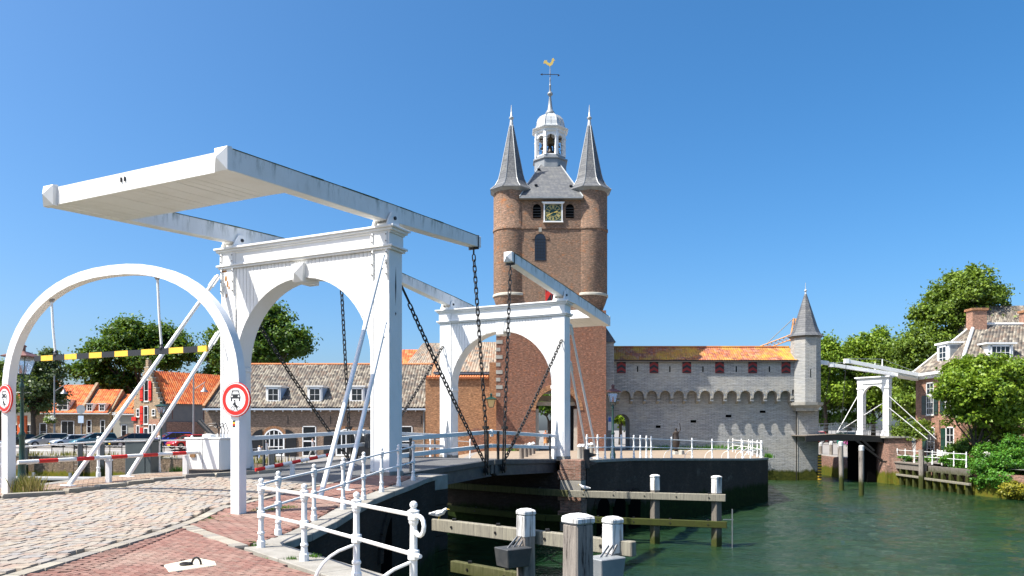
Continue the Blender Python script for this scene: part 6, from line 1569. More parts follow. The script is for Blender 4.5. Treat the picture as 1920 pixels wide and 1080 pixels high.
for k in range(4): M().box(33.58,33.62,57.4,59.0,-.38+.12*k,-.31+.12*k).build('back_slat', WHITE_C, t)
for y_ in (57.45,58.95): M().box(33.1,33.16,y_-.03,y_+.03,-.92,-.3).build('leg', WHITE_C, t); M().box(33.56,33.62,y_-.03,y_+.03,-.92,.12).build('leg', WHITE_C, t); M().box(33.1,33.6,y_-.03,y_+.03,-.32,-.27).build('armrest', WHITE_C, t)
# small drawbridge
SB = thing('small_drawbridge_portal', 'small white drawbridge portal with narrow arch on a brick pier', 'drawbridge portal', (31.6, 64.4, 1.1))
y0s, y1s, xs, ths = 62.3, 66.4, 31.35, .6
zb_, zt_ = 1.0, 6.45
SB_A, SB_B = Vector((31.55,62.2)), Vector((31.75,66.5))
# the portal plane is turned a little towards us
pa, pb = Vector((31.75,62.7)), Vector((30.2,65.0)); us = (pb-pa); Ws = us.length; us.normalize(); ns = Vector((us.y,-us.x)); ns = -ns if ns.y > 0 else ns
def SP(a, z, c=0): return Vector((pa.x+us.x*a+ns.x*c, pa.y+us.y*a+ns.y*c, z))
def sbox(name, a0, a1, z0, z1, c0, c1, mat=WHITE_C, parent=None, bev=0):
    m = M(); vs = [SP(a,z,c) for z in (z0,z1) for a,c in ((a0,c0),(a1,c0),(a1,c1),(a0,c1))]; m.add(vs, [(0,3,2,1),(4,5,6,7),(0,1,5,4),(1,2,6,5),(2,3,7,6),(3,0,4,7)]); return m.build(name, mat, parent or SB, bevel=bev)
for a0 in (0, Ws-.5):
    sbox('column', a0, a0+.5, zb_, 5.6, -.24, .24); sbox('column_base', a0-.10, a0+.60, zb_-.05, zb_+.3, -.42, .42); sbox('column_base', a0-.05, a0+.55, zb_+.3, zb_+.6, -.33, .33); sbox('capital', a0-.05, a0+.55, 5.15, 5.28, -.3, .3)
acs = Ws/2; rs_ = Ws/2-.5; K = 16; arc = [(acs+rs_*math.cos(PI*i/K), 4.55+rs_*math.sin(PI*i/K)) for i in range(K+1)]
for h_ in (0,1):
    a = arc[:K//2+1] if h_ == 0 else arc[K//2:][::-1]; M().prism(a+[(acs,5.95),(a[0][0],5.95)], lambda q,z: SP(q,z,-.18), lambda q,z: SP(q,z,.18)).build('spandrel', WHITE_C, SB)
sbox('frieze', -.02, Ws+.02, 5.6, 6.1, -.26, .26); sbox('cornice', -.18, Ws+.18, 6.1, 6.2, -.42, .42); sbox('cornice', -.10, Ws+.10, 6.02, 6.1, -.34, .34)
def axs(name, label, y_off, xl, xr, zl, zr, tilt):
    t = thing('balance_beam', label, 'balance beam', (31.5, 63+y_off, 6.3)); return t
BB = thing('balance_beam', 'white balance beams with counterweight on the small drawbridge', 'balance beam', (31.5, 64, 6.3))
def W3(px, py, d): return Vector(((px-960)/1400*d, d, 1.65+(806-py)/1400*d))
A0, A1 = W3(1587,677,62.3), W3(1721,703,62.9); C0, C1 = W3(1558,684,65.2), W3(1722,709,66.2)
M().beam(A0, A1, .28, .30).build('beam', WHITE_C, BB, bevel=.01); M().beam(C0, C1, .28, .30).build('beam', WHITE_C, BB, bevel=.01)
A2, C2 = A0+(A1-A0)*.72, C0+(C1-C0)*.76
m = M(); dzv = Vector((0,0,-.28)); m.add([A2,A1,C1,C2,A2+dzv,A1+dzv,C1+dzv,C2+dzv], [(0,1,2,3),(4,7,6,5),(0,4,5,1),(1,5,6,2),(2,6,7,3),(3,7,4,0)]); m.build('counterweight', WHITE_C, BB)
for p in (A0,C0): M().cbox((p.x,p.y,p.z-.19), .34,.34,.38).build('end_block', WHITE_C, BB)
for (p,q) in ((A0,A1),(C0,C1)):
    mid = p+(q-p)*.5; top = mid+Vector((0,0,.75)); M().tube([mid,top], .05, 6).build('truss_post', WHITE_C, BB); 
    for e_ in (p,q): M().tube([top,e_+Vector((0,0,.2))], .02, 5).build('tie_rod', GALV, BB)
M().beam(W3(1512,676,66.5), W3(1553,681,66.5), .3, .36).build('beam', WHITE_C, thing('balance_beam', 'white beam end sticking out behind the grey corner turret', 'balance beam', (27,66.5,7.4)))
for p, q, lab in ((A0, (27.6,62.7,1.5), 'right rod'), (C0, (27.3,66.3,1.5), 'left rod')): 
    t = thing('hanger_rod', 'thin '+lab+' from the small balance beam down to its deck', 'rod', tuple(q)); M().tube([p,q], .022, 5).build('rod', IRON, t)
t = thing('bridge_stays', 'thin white stays leaning on the small drawbridge portal', 'stay', (33.5,61.5,1)); 
for p, q in ((SP(.1,4.6,.2),(34.6,60.9,.9)),(SP(.1,3.6,.2),(33.9,60.9,.9)),(SP(.6,4.0,-.2),(29.0,66.0,1.6)),(SP(Ws,5.0,-.2),(27.9,64.0,1.5))): M().tube([p,q], .03, 6).build('stay', WHITE_C, t)
t = thing('small_bridge_deck', 'dark wooden deck of the small drawbridge with thin rails', 'bridge', (28.5,64.5,1.1))
def deckz(x): return 1.32-.05*abs(x-27.4)
for y_ in (62.6, 66.4):
    for x_ in (24.9, 27.4, 29.4): pass
    for (x0,x1) in ((24.6,27.4),(27.4,32.0)): M().beam((x0,y_,deckz(x0)-.28),(x1,y_,deckz(x1)-.28),.2,.5).build('girder', STEEL if 0 else WOODM if 0 else BLACK, t)
    for h in (.35,.62,.9): 
        for (x0,x1) in ((24.6,27.4),(27.4,33.6)): M().beam((x0,y_,deckz(x0)+h),(x1,y_,deckz(x1)+h),.035,.035).build('rail', GALV, t)
    for k in range(9): x0 = 24.8+k*1.0; M().tube([(x0,y_,deckz(x0)),(x0,y_,deckz(x0)+.95)], .02, 5).build('rail_post', GALV, t)
for k in range(24): x0 = 24.7+k*.3; M().box(x0,x0+.285,62.5,66.5,deckz(x0)-.06,deckz(x0)).build('plank', WOODG, t)
for p,q in (((30.2,62.6,.7),(28.2,62.6,1.0)),((31.0,62.55,-.9),(28.6,62.55,.95)),((30.3,62.5,-.1),(29.2,62.5,.9))): M().beam(p,q,.14,.16).build('brace', BLACK, t)
t = thing('bridge_pier', 'battered red brick pier carrying the small drawbridge', 'pier', (31.8,63,-3))
m = M(); m.add([(30.9,61.0,-4.5),(33.3,61.0,-4.5),(33.3,67,-4.5),(30.7,67,-4.5),(31.2,61.9,1.0),(33.1,61.9,1.0),(33.1,66.6,1.0),(31.0,66.6,1.0)], [(0,3,2,1),(4,5,6,7),(0,1,5,4),(1,2,6,5),(2,3,7,6),(3,0,4,7)]); m.build('masonry', QUAYR, t)
M().box(30.85,33.1,61.7,66.8,.98,1.12).build('coping', STONE, t); m = M(); m.prism([(61.95,.2),(60.2,-4.4),(62.2,-4.4)], lambda y,z: (31.3,y,z), lambda y,z: (32.3,y,z)); m.build('buttress', QUAYR, t)
M().box(30.1,30.8,63.2,67,-4.5,.75).build('deck_shade_block', SHADEBLK, t)  # near-black block added as painted shade for the dark opening beneath the deck

# ------------------------------------------------------------------ crane
t = thing('crane', 'orange lattice crane jib rising behind the grey wall', 'crane', (27,100,0)); CR = simple('crane_orange', (.55,.27,.10), .6)
def lattice(p, q, w_, n, mat):
    p, q = Vector(p), Vector(q); d = (q-p).normalized(); up = Vector((0,0,1)) if abs(d.z) < .9 else Vector((1,0,0)); r = d.cross(up).normalized(); u = r.cross(d)
    cs = [(-1,-1),(1,-1),(1,1),(-1,1)]; m = M()
    for a,b in cs: m.tube([p+(r*a+u*b)*w_/2, q+(r*a+u*b)*w_/2], .07, 4)
    for i in range(n):
        c0, c1 = p+(q-p)*i/n, p+(q-p)*(i+1)/n
        for k in range(4):
            a, b = cs[k], cs[(k+1)%4]; m.tube([c0+(r*a[0]+u*a[1])*w_/2, c1+(r*b[0]+u*b[1])*w_/2], .04, 3)
    m.build('lattice', mat, t)
lattice(W3(1425,654,100), W3(1478,634,100), .6, 7, CR); lattice(W3(1484,640,100), W3(1490,597,100), .3, 5, CR); lattice(W3(1478,634,100), W3(1530,624,100), .7, 6, CR)
M().tube([W3(1440,642,100), W3(1489,596,100)], .05, 4).build('cable', IRON, t); M().tube([W3(1530,624,100),W3(1530,800,100)], .22, 4).build('mast', CR, t)
# ------------------------------------------------------------------ far left quay furniture
def black_rail(label, pts, n):
    t = thing('quay_railing', label, 'railing', (pts[0][0], pts[0][1], gz(*pts[0]))); P_ = [Vector((a,b,gz(a,b))) for a,b in pts]
    for i in range(len(P_)-1):
        for h in (.95,.5): M().tube([P_[i]+Vector((0,0,h)), P_[i+1]+Vector((0,0,h))], .02, 5).build('rail', GALV, t)
        for k in range(n): p = P_[i]+(P_[i+1]-P_[i])*k/n; M().tube([p, p+Vector((0,0,1.0))], .04, 5).build('post', BLACK, t)
black_rail('black and grey railing along the far quay before the parked cars', [(-58,72.6),(-44,71.4),(-36,68.9),(-29,66.4)], 6)
black_rail('black and grey railing in front of the long building', [(-28.5,66.2),(-20,58.6),(-14.5,51.6)], 7)
for i,(x,y) in enumerate(((-52.5,71.3),(-46,70.6),(-40,69.2),(-37.5,68.3),(-33,66.9),(-26,62.9),(-21.5,58.8),(-17.5,54.3))):
    t = thing('quay_fender_post', ['pale square quay post, leftmost by the silver car','second square quay post behind the railing','third square quay post behind the arch','fourth dark square quay post near the utility cabinet','square quay post right of the utility cabinet','square quay post near the long building','square quay post before the arched window','square quay post close to the bridge leaf'][i], 'post', (x,y,-3), group='timber posts along the far quay')
    M().cbox((x,y,-4.2), .42,.42,4.6,.4).build('timber', WOODPILE, t, bevel=.03)
# floating dock and moored boat
t = thing('floating_dock', 'low grey floating dock on black pontoons at the left', 'dock', (-30,60,-2.8))
M().beam((-44,63.5,-2.42),(-19.5,60.5,-2.42),2.3,.16).build('deck', simple('dock_decking', (.33,.33,.32), .8, c2=(.25,.25,.25), sc_=4), t)
for k in range(7): p = Vector((-43,63.4,-2.75))+(Vector((-20,60.6,-2.75))-Vector((-43,63.4,-2.75)))*k/6; M().cbox((p.x,p.y,-3.1), 1.3,2.0,.58,-.12).build('pontoon', BLACK, t)
for k in range(8): p = Vector((-43,62.4,-2.34))+(Vector((-20,59.5,-2.34))-Vector((-43,62.4,-2.34)))*k/7; M().cbox(tuple(p), .18,.18,.45).build('dock_cleat', DLEAD, t)
def boat(label, x, y, L_, rz):
    t = thing('moored_boat', label, 'boat', (x,y,WZ), rz=rz); m = M(); st = []
    for i in range(9):
        s_ = i/8; half = .95*math.sin(min(1,(1-s_)*2.2+.0)*PI/2)*(1 if i < 8 else .02)+.02; zt = .75+.35*s_*s_; xx = -L_/2+L_*s_
        st += [(xx,-half,zt),(xx,-half*.8,.2),(xx,0,-.2),(xx,half*.8,.2),(xx,half,zt)]
    m.add(st, [(i*5+j,i*5+j+1,(i+1)*5+j+1,(i+1)*5+j) for i in range(8) for j in range(4)]+[(4,3,2,1,0)]); m.build('hull', simple('navy_hull', (.01,.015,.05), .25), t, smooth=True)
    m = M(); m.add([(st[i*5][0],st[i*5][1]*.97,st[i*5][2]-.06) for i in range(9)]+[(st[i*5+4][0],st[i*5+4][1]*.97,st[i*5+4][2]-.06) for i in range(9)], [(i,i+1,i+10,i+9) for i in range(8)]); m.build('deck', WHITE_C, t, fix=False)
    m = M(); m.cbox((-.4,0,.7), L_*.42, 1.3, .75, 0, .85); m.build('cabin', simple('orange_cabin', (.7,.3,.05), .4), t, bevel=.04); M().cbox((-.4,0,1.0), L_*.40, 1.32, .28, 0, .93).build('cabin_window', GLASS, t)
boat('dark blue moored motor boat with orange cabin at the left edge', -28.0, 41.5, 6.0, .15)
t = thing('ladder', 'rusty harbour ladder on the weedy wall with a red and white sign', 'ladder', (-37,67.6,-3))
p0_ = Vector((-40.5,69.6)); 
for s_ in (-.2,.2): M().tube([(p0_.x+s_,p0_.y-.25,-3.2),(p0_.x+s_,p0_.y-.25,.2)], .03, 5).build('rail', IRON, t)
for k in range(9): M().tube([(p0_.x-.2,p0_.y-.25,-2.9+.33*k),(p0_.x+.2,p0_.y-.25,-2.9+.33*k)], .02, 5).build('rung', IRON, t)
t = thing('orange_totem', 'tall orange advertising totem with white ring letter at the far left', 'sign', (-56.5,86,-.25)); M().box(-57.0,-56.0,86,86.3,-.25,3.3).build('panel', simple('totem_orange', (.75,.13,.02), .5), t); text_mesh('G', .9, WHITE_C, t, (-56.5,85.97,2.1), (PI/2,0,0), 'letter')
t = thing('round_sign', 'round sign seen from behind on a grey pole beyond the teal car', 'sign', (-47.3,82,-.2)); M().tube([(-47.3,82,-.2),(-47.3,82,4.0)], .05, 6).build('pole', GALV, t); m = M(); m.prism([(.5*math.cos(a_),.5*math.sin(a_)) for a_ in np.linspace(0,2*PI,20,endpoint=False)], lambda a,b: (-47.3+a,81.9,3.9+b), lambda a,b: (-47.3+a,81.94,3.9+b)); m.build('disc', DLEAD, t); M().box(-47.6,-47.0,81.9,81.94,2.4,3.2).build('sub_plate', simple('pale_blue_plate', (.5,.6,.7), .4), t)
# ------------------------------------------------------------------ cars
_wheel = None
def car(label, x, y, rz, paint, L_=4.2, H_=1.46, kind='hatch', z0=None):
    z0 = gz(x,y) if z0 is None else z0; t = thing('parked_car', label, 'car', (x,y,z0), rz=rz, group='cars parked along the harbour road')
    k = L_/4.2; rear = {'hatch': -1.98, 'wagon': -2.03, 'sedan': -1.45}[kind]; rr = {'hatch': -1.62, 'wagon': -1.82, 'sedan': -.95}[kind]
    S = [(-2.10,.50,.80,.74),(-2.02,.34,.93,.83),(-1.5,.24,.97,.875),(-.6,.22,.96,.885),(.3,.22,.95,.885),(.95,.24,.93,.88),(1.5,.26,.85,.86),(1.9,.30,.74,.79),(2.06,.40,.62,.70),(2.10,.46,.56,.64)]
    m = M(); vs = []
    for (sx, zb, zt, hw) in S:
        zt *= H_/1.46
        ring = [(-hw*.92,zb),(-hw,zb+.10),(-hw*1.01,(zb+zt)/2+.05),(-hw*.95,zt-.06),(-hw*.80,zt),(0,zt+.035),(hw*.80,zt),(hw*.95,zt-.06),(hw*1.01,(zb+zt)/2+.05),(hw,zb+.10),(hw*.92,zb)]
        vs += [(sx*k, a, b) for a, b in ring]
    n = 11; fs = [(i*n+j, i*n+j+1, (i+1)*n+j+1, (i+1)*n+j) for i in range(len(S)-1) for j in range(n-1)]+[tuple(range(n)), tuple((len(S)-1)*n+j for j in range(n))[::-1]]
    fs += [(i*n, (i+1)*n, (i+1)*n+n-1, i*n+n-1) for i in range(len(S)-1)]
    m.add(vs, fs); body = m.build('body', paint, t, smooth=True)
    zb, zt = .93*H_/1.46, H_; B_ = [(rear*k,.76),(1.12*k,.76)]; Tp = [(rr*k,.58),(.12*k,.58)]
    g = M(); V = [(B_[0][0],-.76,zb),(B_[1][0],-.76,zb-.02),(B_[1][0],.76,zb-.02),(B_[0][0],.76,zb),(Tp[0][0],-.60,zt-.06),(Tp[1][0],-.60,zt-.05),(Tp[1][0],.60,zt-.05),(Tp[0][0],.60,zt-.06)]
    g.add(V, [(0,1,5,4),(1,2,6,5),(2,3,7,6),(3,0,4,7),(4,5,6,7)]); g.build('window_glass', CGLASS, t)
    M().add([(Tp[0][0]-.05,-.60,zt-.07),(Tp[1][0]+.08,-.60,zt-.07),(Tp[1][0]+.08,.60,zt-.07),(Tp[0][0]-.05,.60,zt-.07),(Tp[0][0]+.1,-.50,zt),(Tp[1][0]-.1,-.50,zt),(Tp[1][0]-.1,.50,zt),(Tp[0][0]+.1,.50,zt)], [(0,1,5,4),(1,2,6,5),(2,3,7,6),(3,0,4,7),(4,5,6,7)]).build('roof', paint, t, bevel=.02)
    for s_ in (-1,1):
        for (xa, xb) in ((B_[1][0],Tp[1][0]),(B_[0][0],Tp[0][0]),(-.15*k,-.22*k)):
            M().beam((xa,s_*.765,zb-.01),(xb,s_*.605,zt-.055),.07,.05).build('pillar', paint if xa != -.15*k else BLACK, t)
        M().add([(.72*k,s_*.86,.92),(.66*k,s_*1.0,.94),(.60*k,s_*1.0,1.06),(.66*k,s_*.86,1.04),(.56*k,s_*.86,.93),(.52*k,s_*.99,.95),(.50*k,s_*.99,1.05),(.52*k,s_*.86,1.03)], [(0,1,2,3),(4,7,6,5),(0,4,5,1),(1,5,6,2),(2,6,7,3)]).build('wing_mirror', paint, t)
        M().add([(1.98*k,s_*.42,.60),(1.84*k,s_*.80,.62),(1.72*k,s_*.845,.76),(1.90*k,s_*.50,.73)], [(0,1,2,3)]).build('headlight', HEADL, t, fix=False).location.x += .035
        for wx in (1.32*k,-1.30*k):
            W = M().lathe((0,0,0), [(.20,-.10),(.30,-.105),(.325,-.07),(.325,.07),(.30,.105),(.20,.10)], 18).mesh('wheel', mat=RUBBER, smooth=True)
            w_ = inst('wheel', W, t, (wx, s_*.80, .325), (PI/2,0,0)); OFF[w_.name] = Vector((0,0,0))
            M().lathe((0,0,0), [(.03,-.112),(.205,-.10),(.205,.10),(.03,.112)], 10).build('rim', RIM, w_)
            m = M(); m.prism([(.38*math.cos(a_),.38*math.sin(a_)) for a_ in np.linspace(0,PI,10)], lambda a,b: (wx+a,s_*.872,.31+b), lambda a,b: (wx+a,s_*.888,.31+b)); m.build('wheel_arch', BLACK, t)
        M().beam((.25*k,s_*.893,.45),(-1.0*k,s_*.893,.45),.012,.03).build('side_trim', BLACK, t)
    M().box(2.06*k,2.12*k,-.26,.26,.36,.47).build('number_plate', PLATE, t); M().box(2.0*k,2.085*k,-.5,.5,.48,.58).build('grille', BLACK, t); M().box(1.96*k,2.10*k,-.72,.72,.24,.34).build('front_bumper', BLACK, t)
    return t
def paint(n, c): 
    m, t, b = newmat(n); b.inputs['Base Color'].default_value = (*c,1); b.inputs['Metallic'].default_value = .35; b.inputs['Roughness'].default_value = .28; b.inputs['Coat Weight'].default_value = .6; return m
rzc = math.atan2(-.74,-.67)
for (lab, px, d, c, kind, H_, dr) in (
    ('dark green car half hidden behind the green lamp post', 40, 80.5, (.015,.03,.022), 'sedan', 1.42, .12),
    ('silver grey car second from the left with yellow plate', 86, 78.5, (.42,.42,.40), 'wagon', 1.50, .1),
    ('pale silver blue car between the silver and the teal one', 131, 79.5, (.50,.56,.62), 'hatch', 1.36, .1),
    ('teal blue estate car with bright bonnet', 175, 78.2, (.06,.17,.22), 'wagon', 1.55, 0),
    ('dark navy car directly behind the grey cabinet', 245, 78.8, (.015,.022,.04), 'hatch', 1.5, -.05),
    ('vivid blue car before the red brick garden wall', 320, 78.2, (.01,.06,.42), 'wagon', 1.6, 0),
    ('bright red small car left of the white barrier cabinet', 353, 76.0, (.62,.012,.02), 'hatch', 1.45, .1)):
    car(lab, px2x(px,d), d, rzc+dr, paint('car_paint', c), 4.3 if kind == 'wagon' else 4.1, H_, kind)
car('red car glimpsed under the small drawbridge', 35.9, 90, 2.9, paint('car_paint', (.5,.01,.03)), 4.1, 1.45, 'hatch', z0=0.0)
car('silver car parked beyond the small drawbridge', 40.8, 92, 3.1, paint('car_paint', (.45,.46,.47)), 4.2, 1.45, 'hatch', z0=0.0)
t = thing('waste_bin', 'green waste bin beside the silver car under the small drawbridge', 'bin', (38.8,88,0)); M().cbox((38.8,88,-.05),.7,.7,1.2,0,1.1).build('body', simple('bin_green', (.01,.14,.10), .5), t, bevel=.03); M().cbox((38.8,88,1.15),.85,.85,.12).build('lid', GREENP, t)

# ------------------------------------------------------------------ people
def skin_mesh(name, J, Ed, Rd, root, sub=2):
    me = bpy.data.meshes.new(name+'_skel'); me.from_pydata([tuple(J[k]) for k in J], [(list(J).index(a), list(J).index(b)) for a, b in Ed], [])
    o = bpy.data.objects.new('tmp', me); COL.objects.link(o); md = o.modifiers.new('s', 'SKIN'); md.use_smooth_shade = True
    sv = me.skin_vertices[0].data if me.skin_vertices else None
    if sv is None:
        bm = bmesh.new(); bm.from_mesh(me); bm.verts.layers.skin.verify(); bm.to_mesh(me); bm.free(); sv = me.skin_vertices[0].data
    for i, k in enumerate(J):
        r = Rd[k]; sv[i].radius = (r, r) if not isinstance(r, tuple) else r; sv[i].use_root = (k == root)
    sb = o.modifiers.new('b', 'SUBSURF'); sb.levels = sub
    dg = bpy.context.evaluated_depsgraph_get(); out = bpy.data.meshes.new_from_object(o.evaluated_get(dg)); bpy.data.objects.remove(o); out.name = name; return out
def person(label, x, y, rz, h=1.75, stride=.0, shirt=(.3,.3,.3), legs=(.2,.2,.2), hair=(.08,.05,.03), skirt=False, arms=0.0, z0=None, bald=False, sub=1):
    z0 = gz(x,y)+.01 if z0 is None else z0; t = thing('person', label, 'person', (x,y,z0), rz=rz); s = h/1.75
    J = {}; Rd = {}
    def j(k, p, r): J[k] = Vector(p)*s; Rd[k] = r*s if not isinstance(r, tuple) else (r[0]*s, r[1]*s)
    j('pel', (0,0,.95), (.13,.155)); j('wai', (0,0,1.1), (.105,.13)); j('che', (.01,0,1.30), (.115,.16)); j('nkb', (.01,0,1.46), (.07,.09)); j('nk', (.02,0,1.52), .052); j('hd1', (.035,0,1.60), (.078,.068)); j('hd2', (.04,0,1.68), (.088,.075)); j('hd3', (.03,0,1.73), (.06,.055))
    j('nose', (.125,0,1.625), .018)
    E_ = [('pel','wai'),('wai','che'),('che','nkb'),('nkb','nk'),('nk','hd1'),('hd1','hd2'),('hd2','hd3'),('hd1','nose')]
    for sd_, q in (('l',1),('r',-1)):
        st = stride*q; a_ = arms if q == 1 else -arms*0.6-stride
        j('hip'+sd_, (0,.09*q,.90), .095); j('kn'+sd_, (.22*st+.03,.10*q,.50), .058); j('an'+sd_, (.45*st-.03,.10*q,.09+max(0,-st)*.12), .040); j('to'+sd_, (.45*st+.15,.11*q,.035+max(0,-st)*.05), .032)
        j('sh'+sd_, (.0,.19*q,1.42), .058); ex = math.sin(-st*.6 if arms == 0 else arms*.4)*.28; j('el'+sd_, (ex-.03,.24*q,1.14), .042); wx = ex*1.8+.05+ (arms*.25); wz = .90+abs(arms)*.22
        j('wr'+sd_, (wx,.25*q,wz), .028); j('pa'+sd_, (wx+.015,.25*q,wz-.07), (.02,.036)); E_ += [('pel','hip'+sd_),('hip'+sd_,'kn'+sd_),('kn'+sd_,'an'+sd_),('an'+sd_,'to'+sd_),('nkb','sh'+sd_),('sh'+sd_,'el'+sd_),('el'+sd_,'wr'+sd_),('wr'+sd_,'pa'+sd_)]
        for i in range(4):
            yy = .25*q; xx = wx+.045-.024*i; ln = (.07,.085,.08,.062)[i]; j('f%d%s'%(i,sd_), (xx,yy-.004*q,wz-.115), .0095); j('g%d%s'%(i,sd_), (xx+.004,yy-.018*q,wz-.115-ln), .008); E_ += [('pa'+sd_,'f%d%s'%(i,sd_)),('f%d%s'%(i,sd_),'g%d%s'%(i,sd_))]
        j('th'+sd_, (wx+.055,.24*q,wz-.085), .010); E_.append(('pa'+sd_,'th'+sd_))
    me = skin_mesh('body', J, E_, Rd, 'pel', sub); me.materials.clear(); me.materials.append(SKIN)
    o = bpy.data.objects.new('body', me); link(o, t); OFF[o.name] = Vector((0,0,0))
    def cloth(name, test, off, mat):
        bm = bmesh.new(); bm.from_mesh(me); bm.normal_update(); dl = [f for f in bm.faces if not test(f.calc_center_median()/s)]
        bmesh.ops.delete(bm, geom=dl, context='FACES')
        if name in ('trousers', 'shirt'):
            left = set(bm.verts); best = set()
            while left:
                stk = [left.pop()]; grp = set(stk)
                while stk:
                    for e in stk.pop().link_edges:
                        for q in e.verts:
                            if q in left: left.discard(q); grp.add(q); stk.append(q)
                if len(grp) > len(best): best = grp
            bmesh.ops.delete(bm, geom=[v for v in bm.verts if v not in best], context='VERTS')
        for v in bm.verts: v.co += v.normal*off
        m2 = bpy.data.meshes.new(name); bm.to_mesh(m2); bm.free(); m2.materials.clear(); m2.materials.append(mat); c = bpy.data.objects.new(name, m2); link(c, t)
    cs, cl, ch = simple('shirt_cloth', shirt, .9), simple('trouser_cloth', legs, .9), simple('hair', hair, .8)
    cloth('shirt', lambda c: .92 < c.z < 1.47 and (abs(c.y) < .21 or c.z > 1.16), .016, cs)
    if skirt: M().lathe((0,0,.45*s), [(.24*s,0),(.17*s,.35*s),(.125*s,.58*s)], 14).build('skirt', cl, t, smooth=True)
    else: cloth('trousers', lambda c: .10 < c.z < .97 and abs(c.y) < .205, .014, cl)
    cloth('shoes', lambda c: c.z < .10, .012, BLACK if not bald else WHITE_C)
    if not bald: cloth('hair', lambda c: c.z > 1.60 and (c.x < .06 or c.z > 1.70), .014, ch)
    else: cloth('hair', lambda c: 1.58 < c.z < 1.68 and c.x < .02, .008, ch)
    for q in (-1,1): M().sphere((.112*s,.03*q*s,1.655*s), .010*s, 6, 4).build('eye', BLACK, t); M().sphere((.035*s,.078*q*s,1.64*s), .022*s, 6, 4, 1.4).build('ear', SKIN, t)
    M().box(.108*s,.118*s,-.02*s,.02*s,1.585*s,1.592*s).build('mouth', simple('lips', (.35,.12,.1), .6), t)
    return t
# walkers on the far quay
person('man in grey shirt and pale trousers walking left along the far quay', -17.4, 65.3, PI-.1, 1.76, .85, (.28,.28,.29), (.42,.41,.38), (.3,.28,.26), bald=True, z0=-.86)
person('person in white top and blue trousers standing by the arched door of the long building', -21.5, 65.2, 2.4, 1.62, .2, (.75,.73,.7), (.12,.25,.5), (.7,.66,.6), arms=.8, z0=-.86)
person('small child in a light shirt beside the person in blue trousers', -22.0, 65.0, 1.2, 1.15, .3, (.7,.7,.75), (.2,.3,.5), (.45,.3,.15), z0=-.86)
person('red haired woman in a colourful dress walking through the gate passage', 3.3, 73, PI/2+.2, 1.70, .5, (.75,.25,.12), (.65,.3,.12), (.5,.15,.03), skirt=True)
person('person in dark clothes left of the red haired woman', 2.5, 74, PI/2, 1.76, .3, (.02,.02,.025), (.02,.02,.02))
person('person in blue shirt further back in the gate passage', 2.6, 88, -PI/2, 1.78, .3, (.08,.16,.42), (.1,.1,.12))
person('person in black clothes right of the red haired woman', 4.6, 75, -PI/2, 1.74, .2, (.02,.02,.02), (.03,.03,.03))
person('person in red and white leaning by the right gate jamb', 5.35, 68, -2.2, 1.72, .2, (.6,.06,.03), (.6,.5,.4), (.2,.1,.05))
person('person in a green top far beyond the gate passage', 5.6, 92, PI, 1.7, .5, (.1,.3,.1), (.3,.3,.35))
# bronze statue on a rough stone
t = thing('bronze_statue', 'slender dark bronze statue of a robed woman with one raised arm on a rough stone', 'statue', (11.65,53,gz(11.65,53)))
zs0 = gz(11.65,53); sx_, sy_ = 11.65, 53
M().lathe((sx_,sy_,zs0), [(.10,.24),(.15,.30),(.21,.55),(.27,.85),(.24,1.10),(.18,1.32),(.19,1.48),(.21,1.58),(.10,1.66),(.055,1.70)], 16, 0, 1.0, .75).build('robe', BRONZE, t, smooth=True)
J = dict(a=Vector((0,0,1.50)), n=Vector((0,0,1.68)), h=Vector((-.02,-.02,1.80)), h2=Vector((-.02,-.01,1.88)), sr=Vector((.16,0,1.58)), er=Vector((.30,-.02,1.74)), wr=Vector((.27,-.03,2.02)), pr=Vector((.25,-.03,2.10)), sl=Vector((-.17,0,1.56)), el=Vector((-.25,-.03,1.30)), wl=Vector((-.20,-.10,1.05)), pl=Vector((-.19,-.12,.98)))
Rd = dict(a=.11,n=.05,h=(.08,.075),h2=.07,sr=.055,er=.04,wr=.026,pr=(.02,.035),sl=.055,el=.04,wl=.026,pl=(.02,.035)); Ed = [('a','n'),('n','h'),('h','h2'),('a','sr'),('sr','er'),('er','wr'),('wr','pr'),('a','sl'),('sl','el'),('el','wl'),('wl','pl')]
for i in range(4):
    J['f%d'%i] = J['pr']+Vector((-.03+.02*i,-.01,.04)); J['g%d'%i] = J['pr']+Vector((-.05+.026*i,-.02,.11-.008*abs(i-1))); Rd['f%d'%i] = .009; Rd['g%d'%i] = .008; Ed += [('pr','f%d'%i),('f%d'%i,'g%d'%i)]
me = skin_mesh('figure', J, Ed, Rd, 'a', 1); me.materials.clear(); me.materials.append(BRONZE); o = bpy.data.objects.new('figure', me); link(o, t); o.location = (0,0,.02)
for q in (-.07,.07): M().cbox((sx_+q,sy_-.08,zs0+.20), .08,.2,.06).build('foot', BRONZE, t)
M().cbox((sx_+.05,sy_,zs0-.1), .62,.5,.32,.2,.8).build('base_stone', STONE, t, bevel=.04); M().cbox((sx_+.35,sy_-.2,zs0-.1), .4,.36,.42,.6,.7).build('base_stone', STONE, t, bevel=.04)

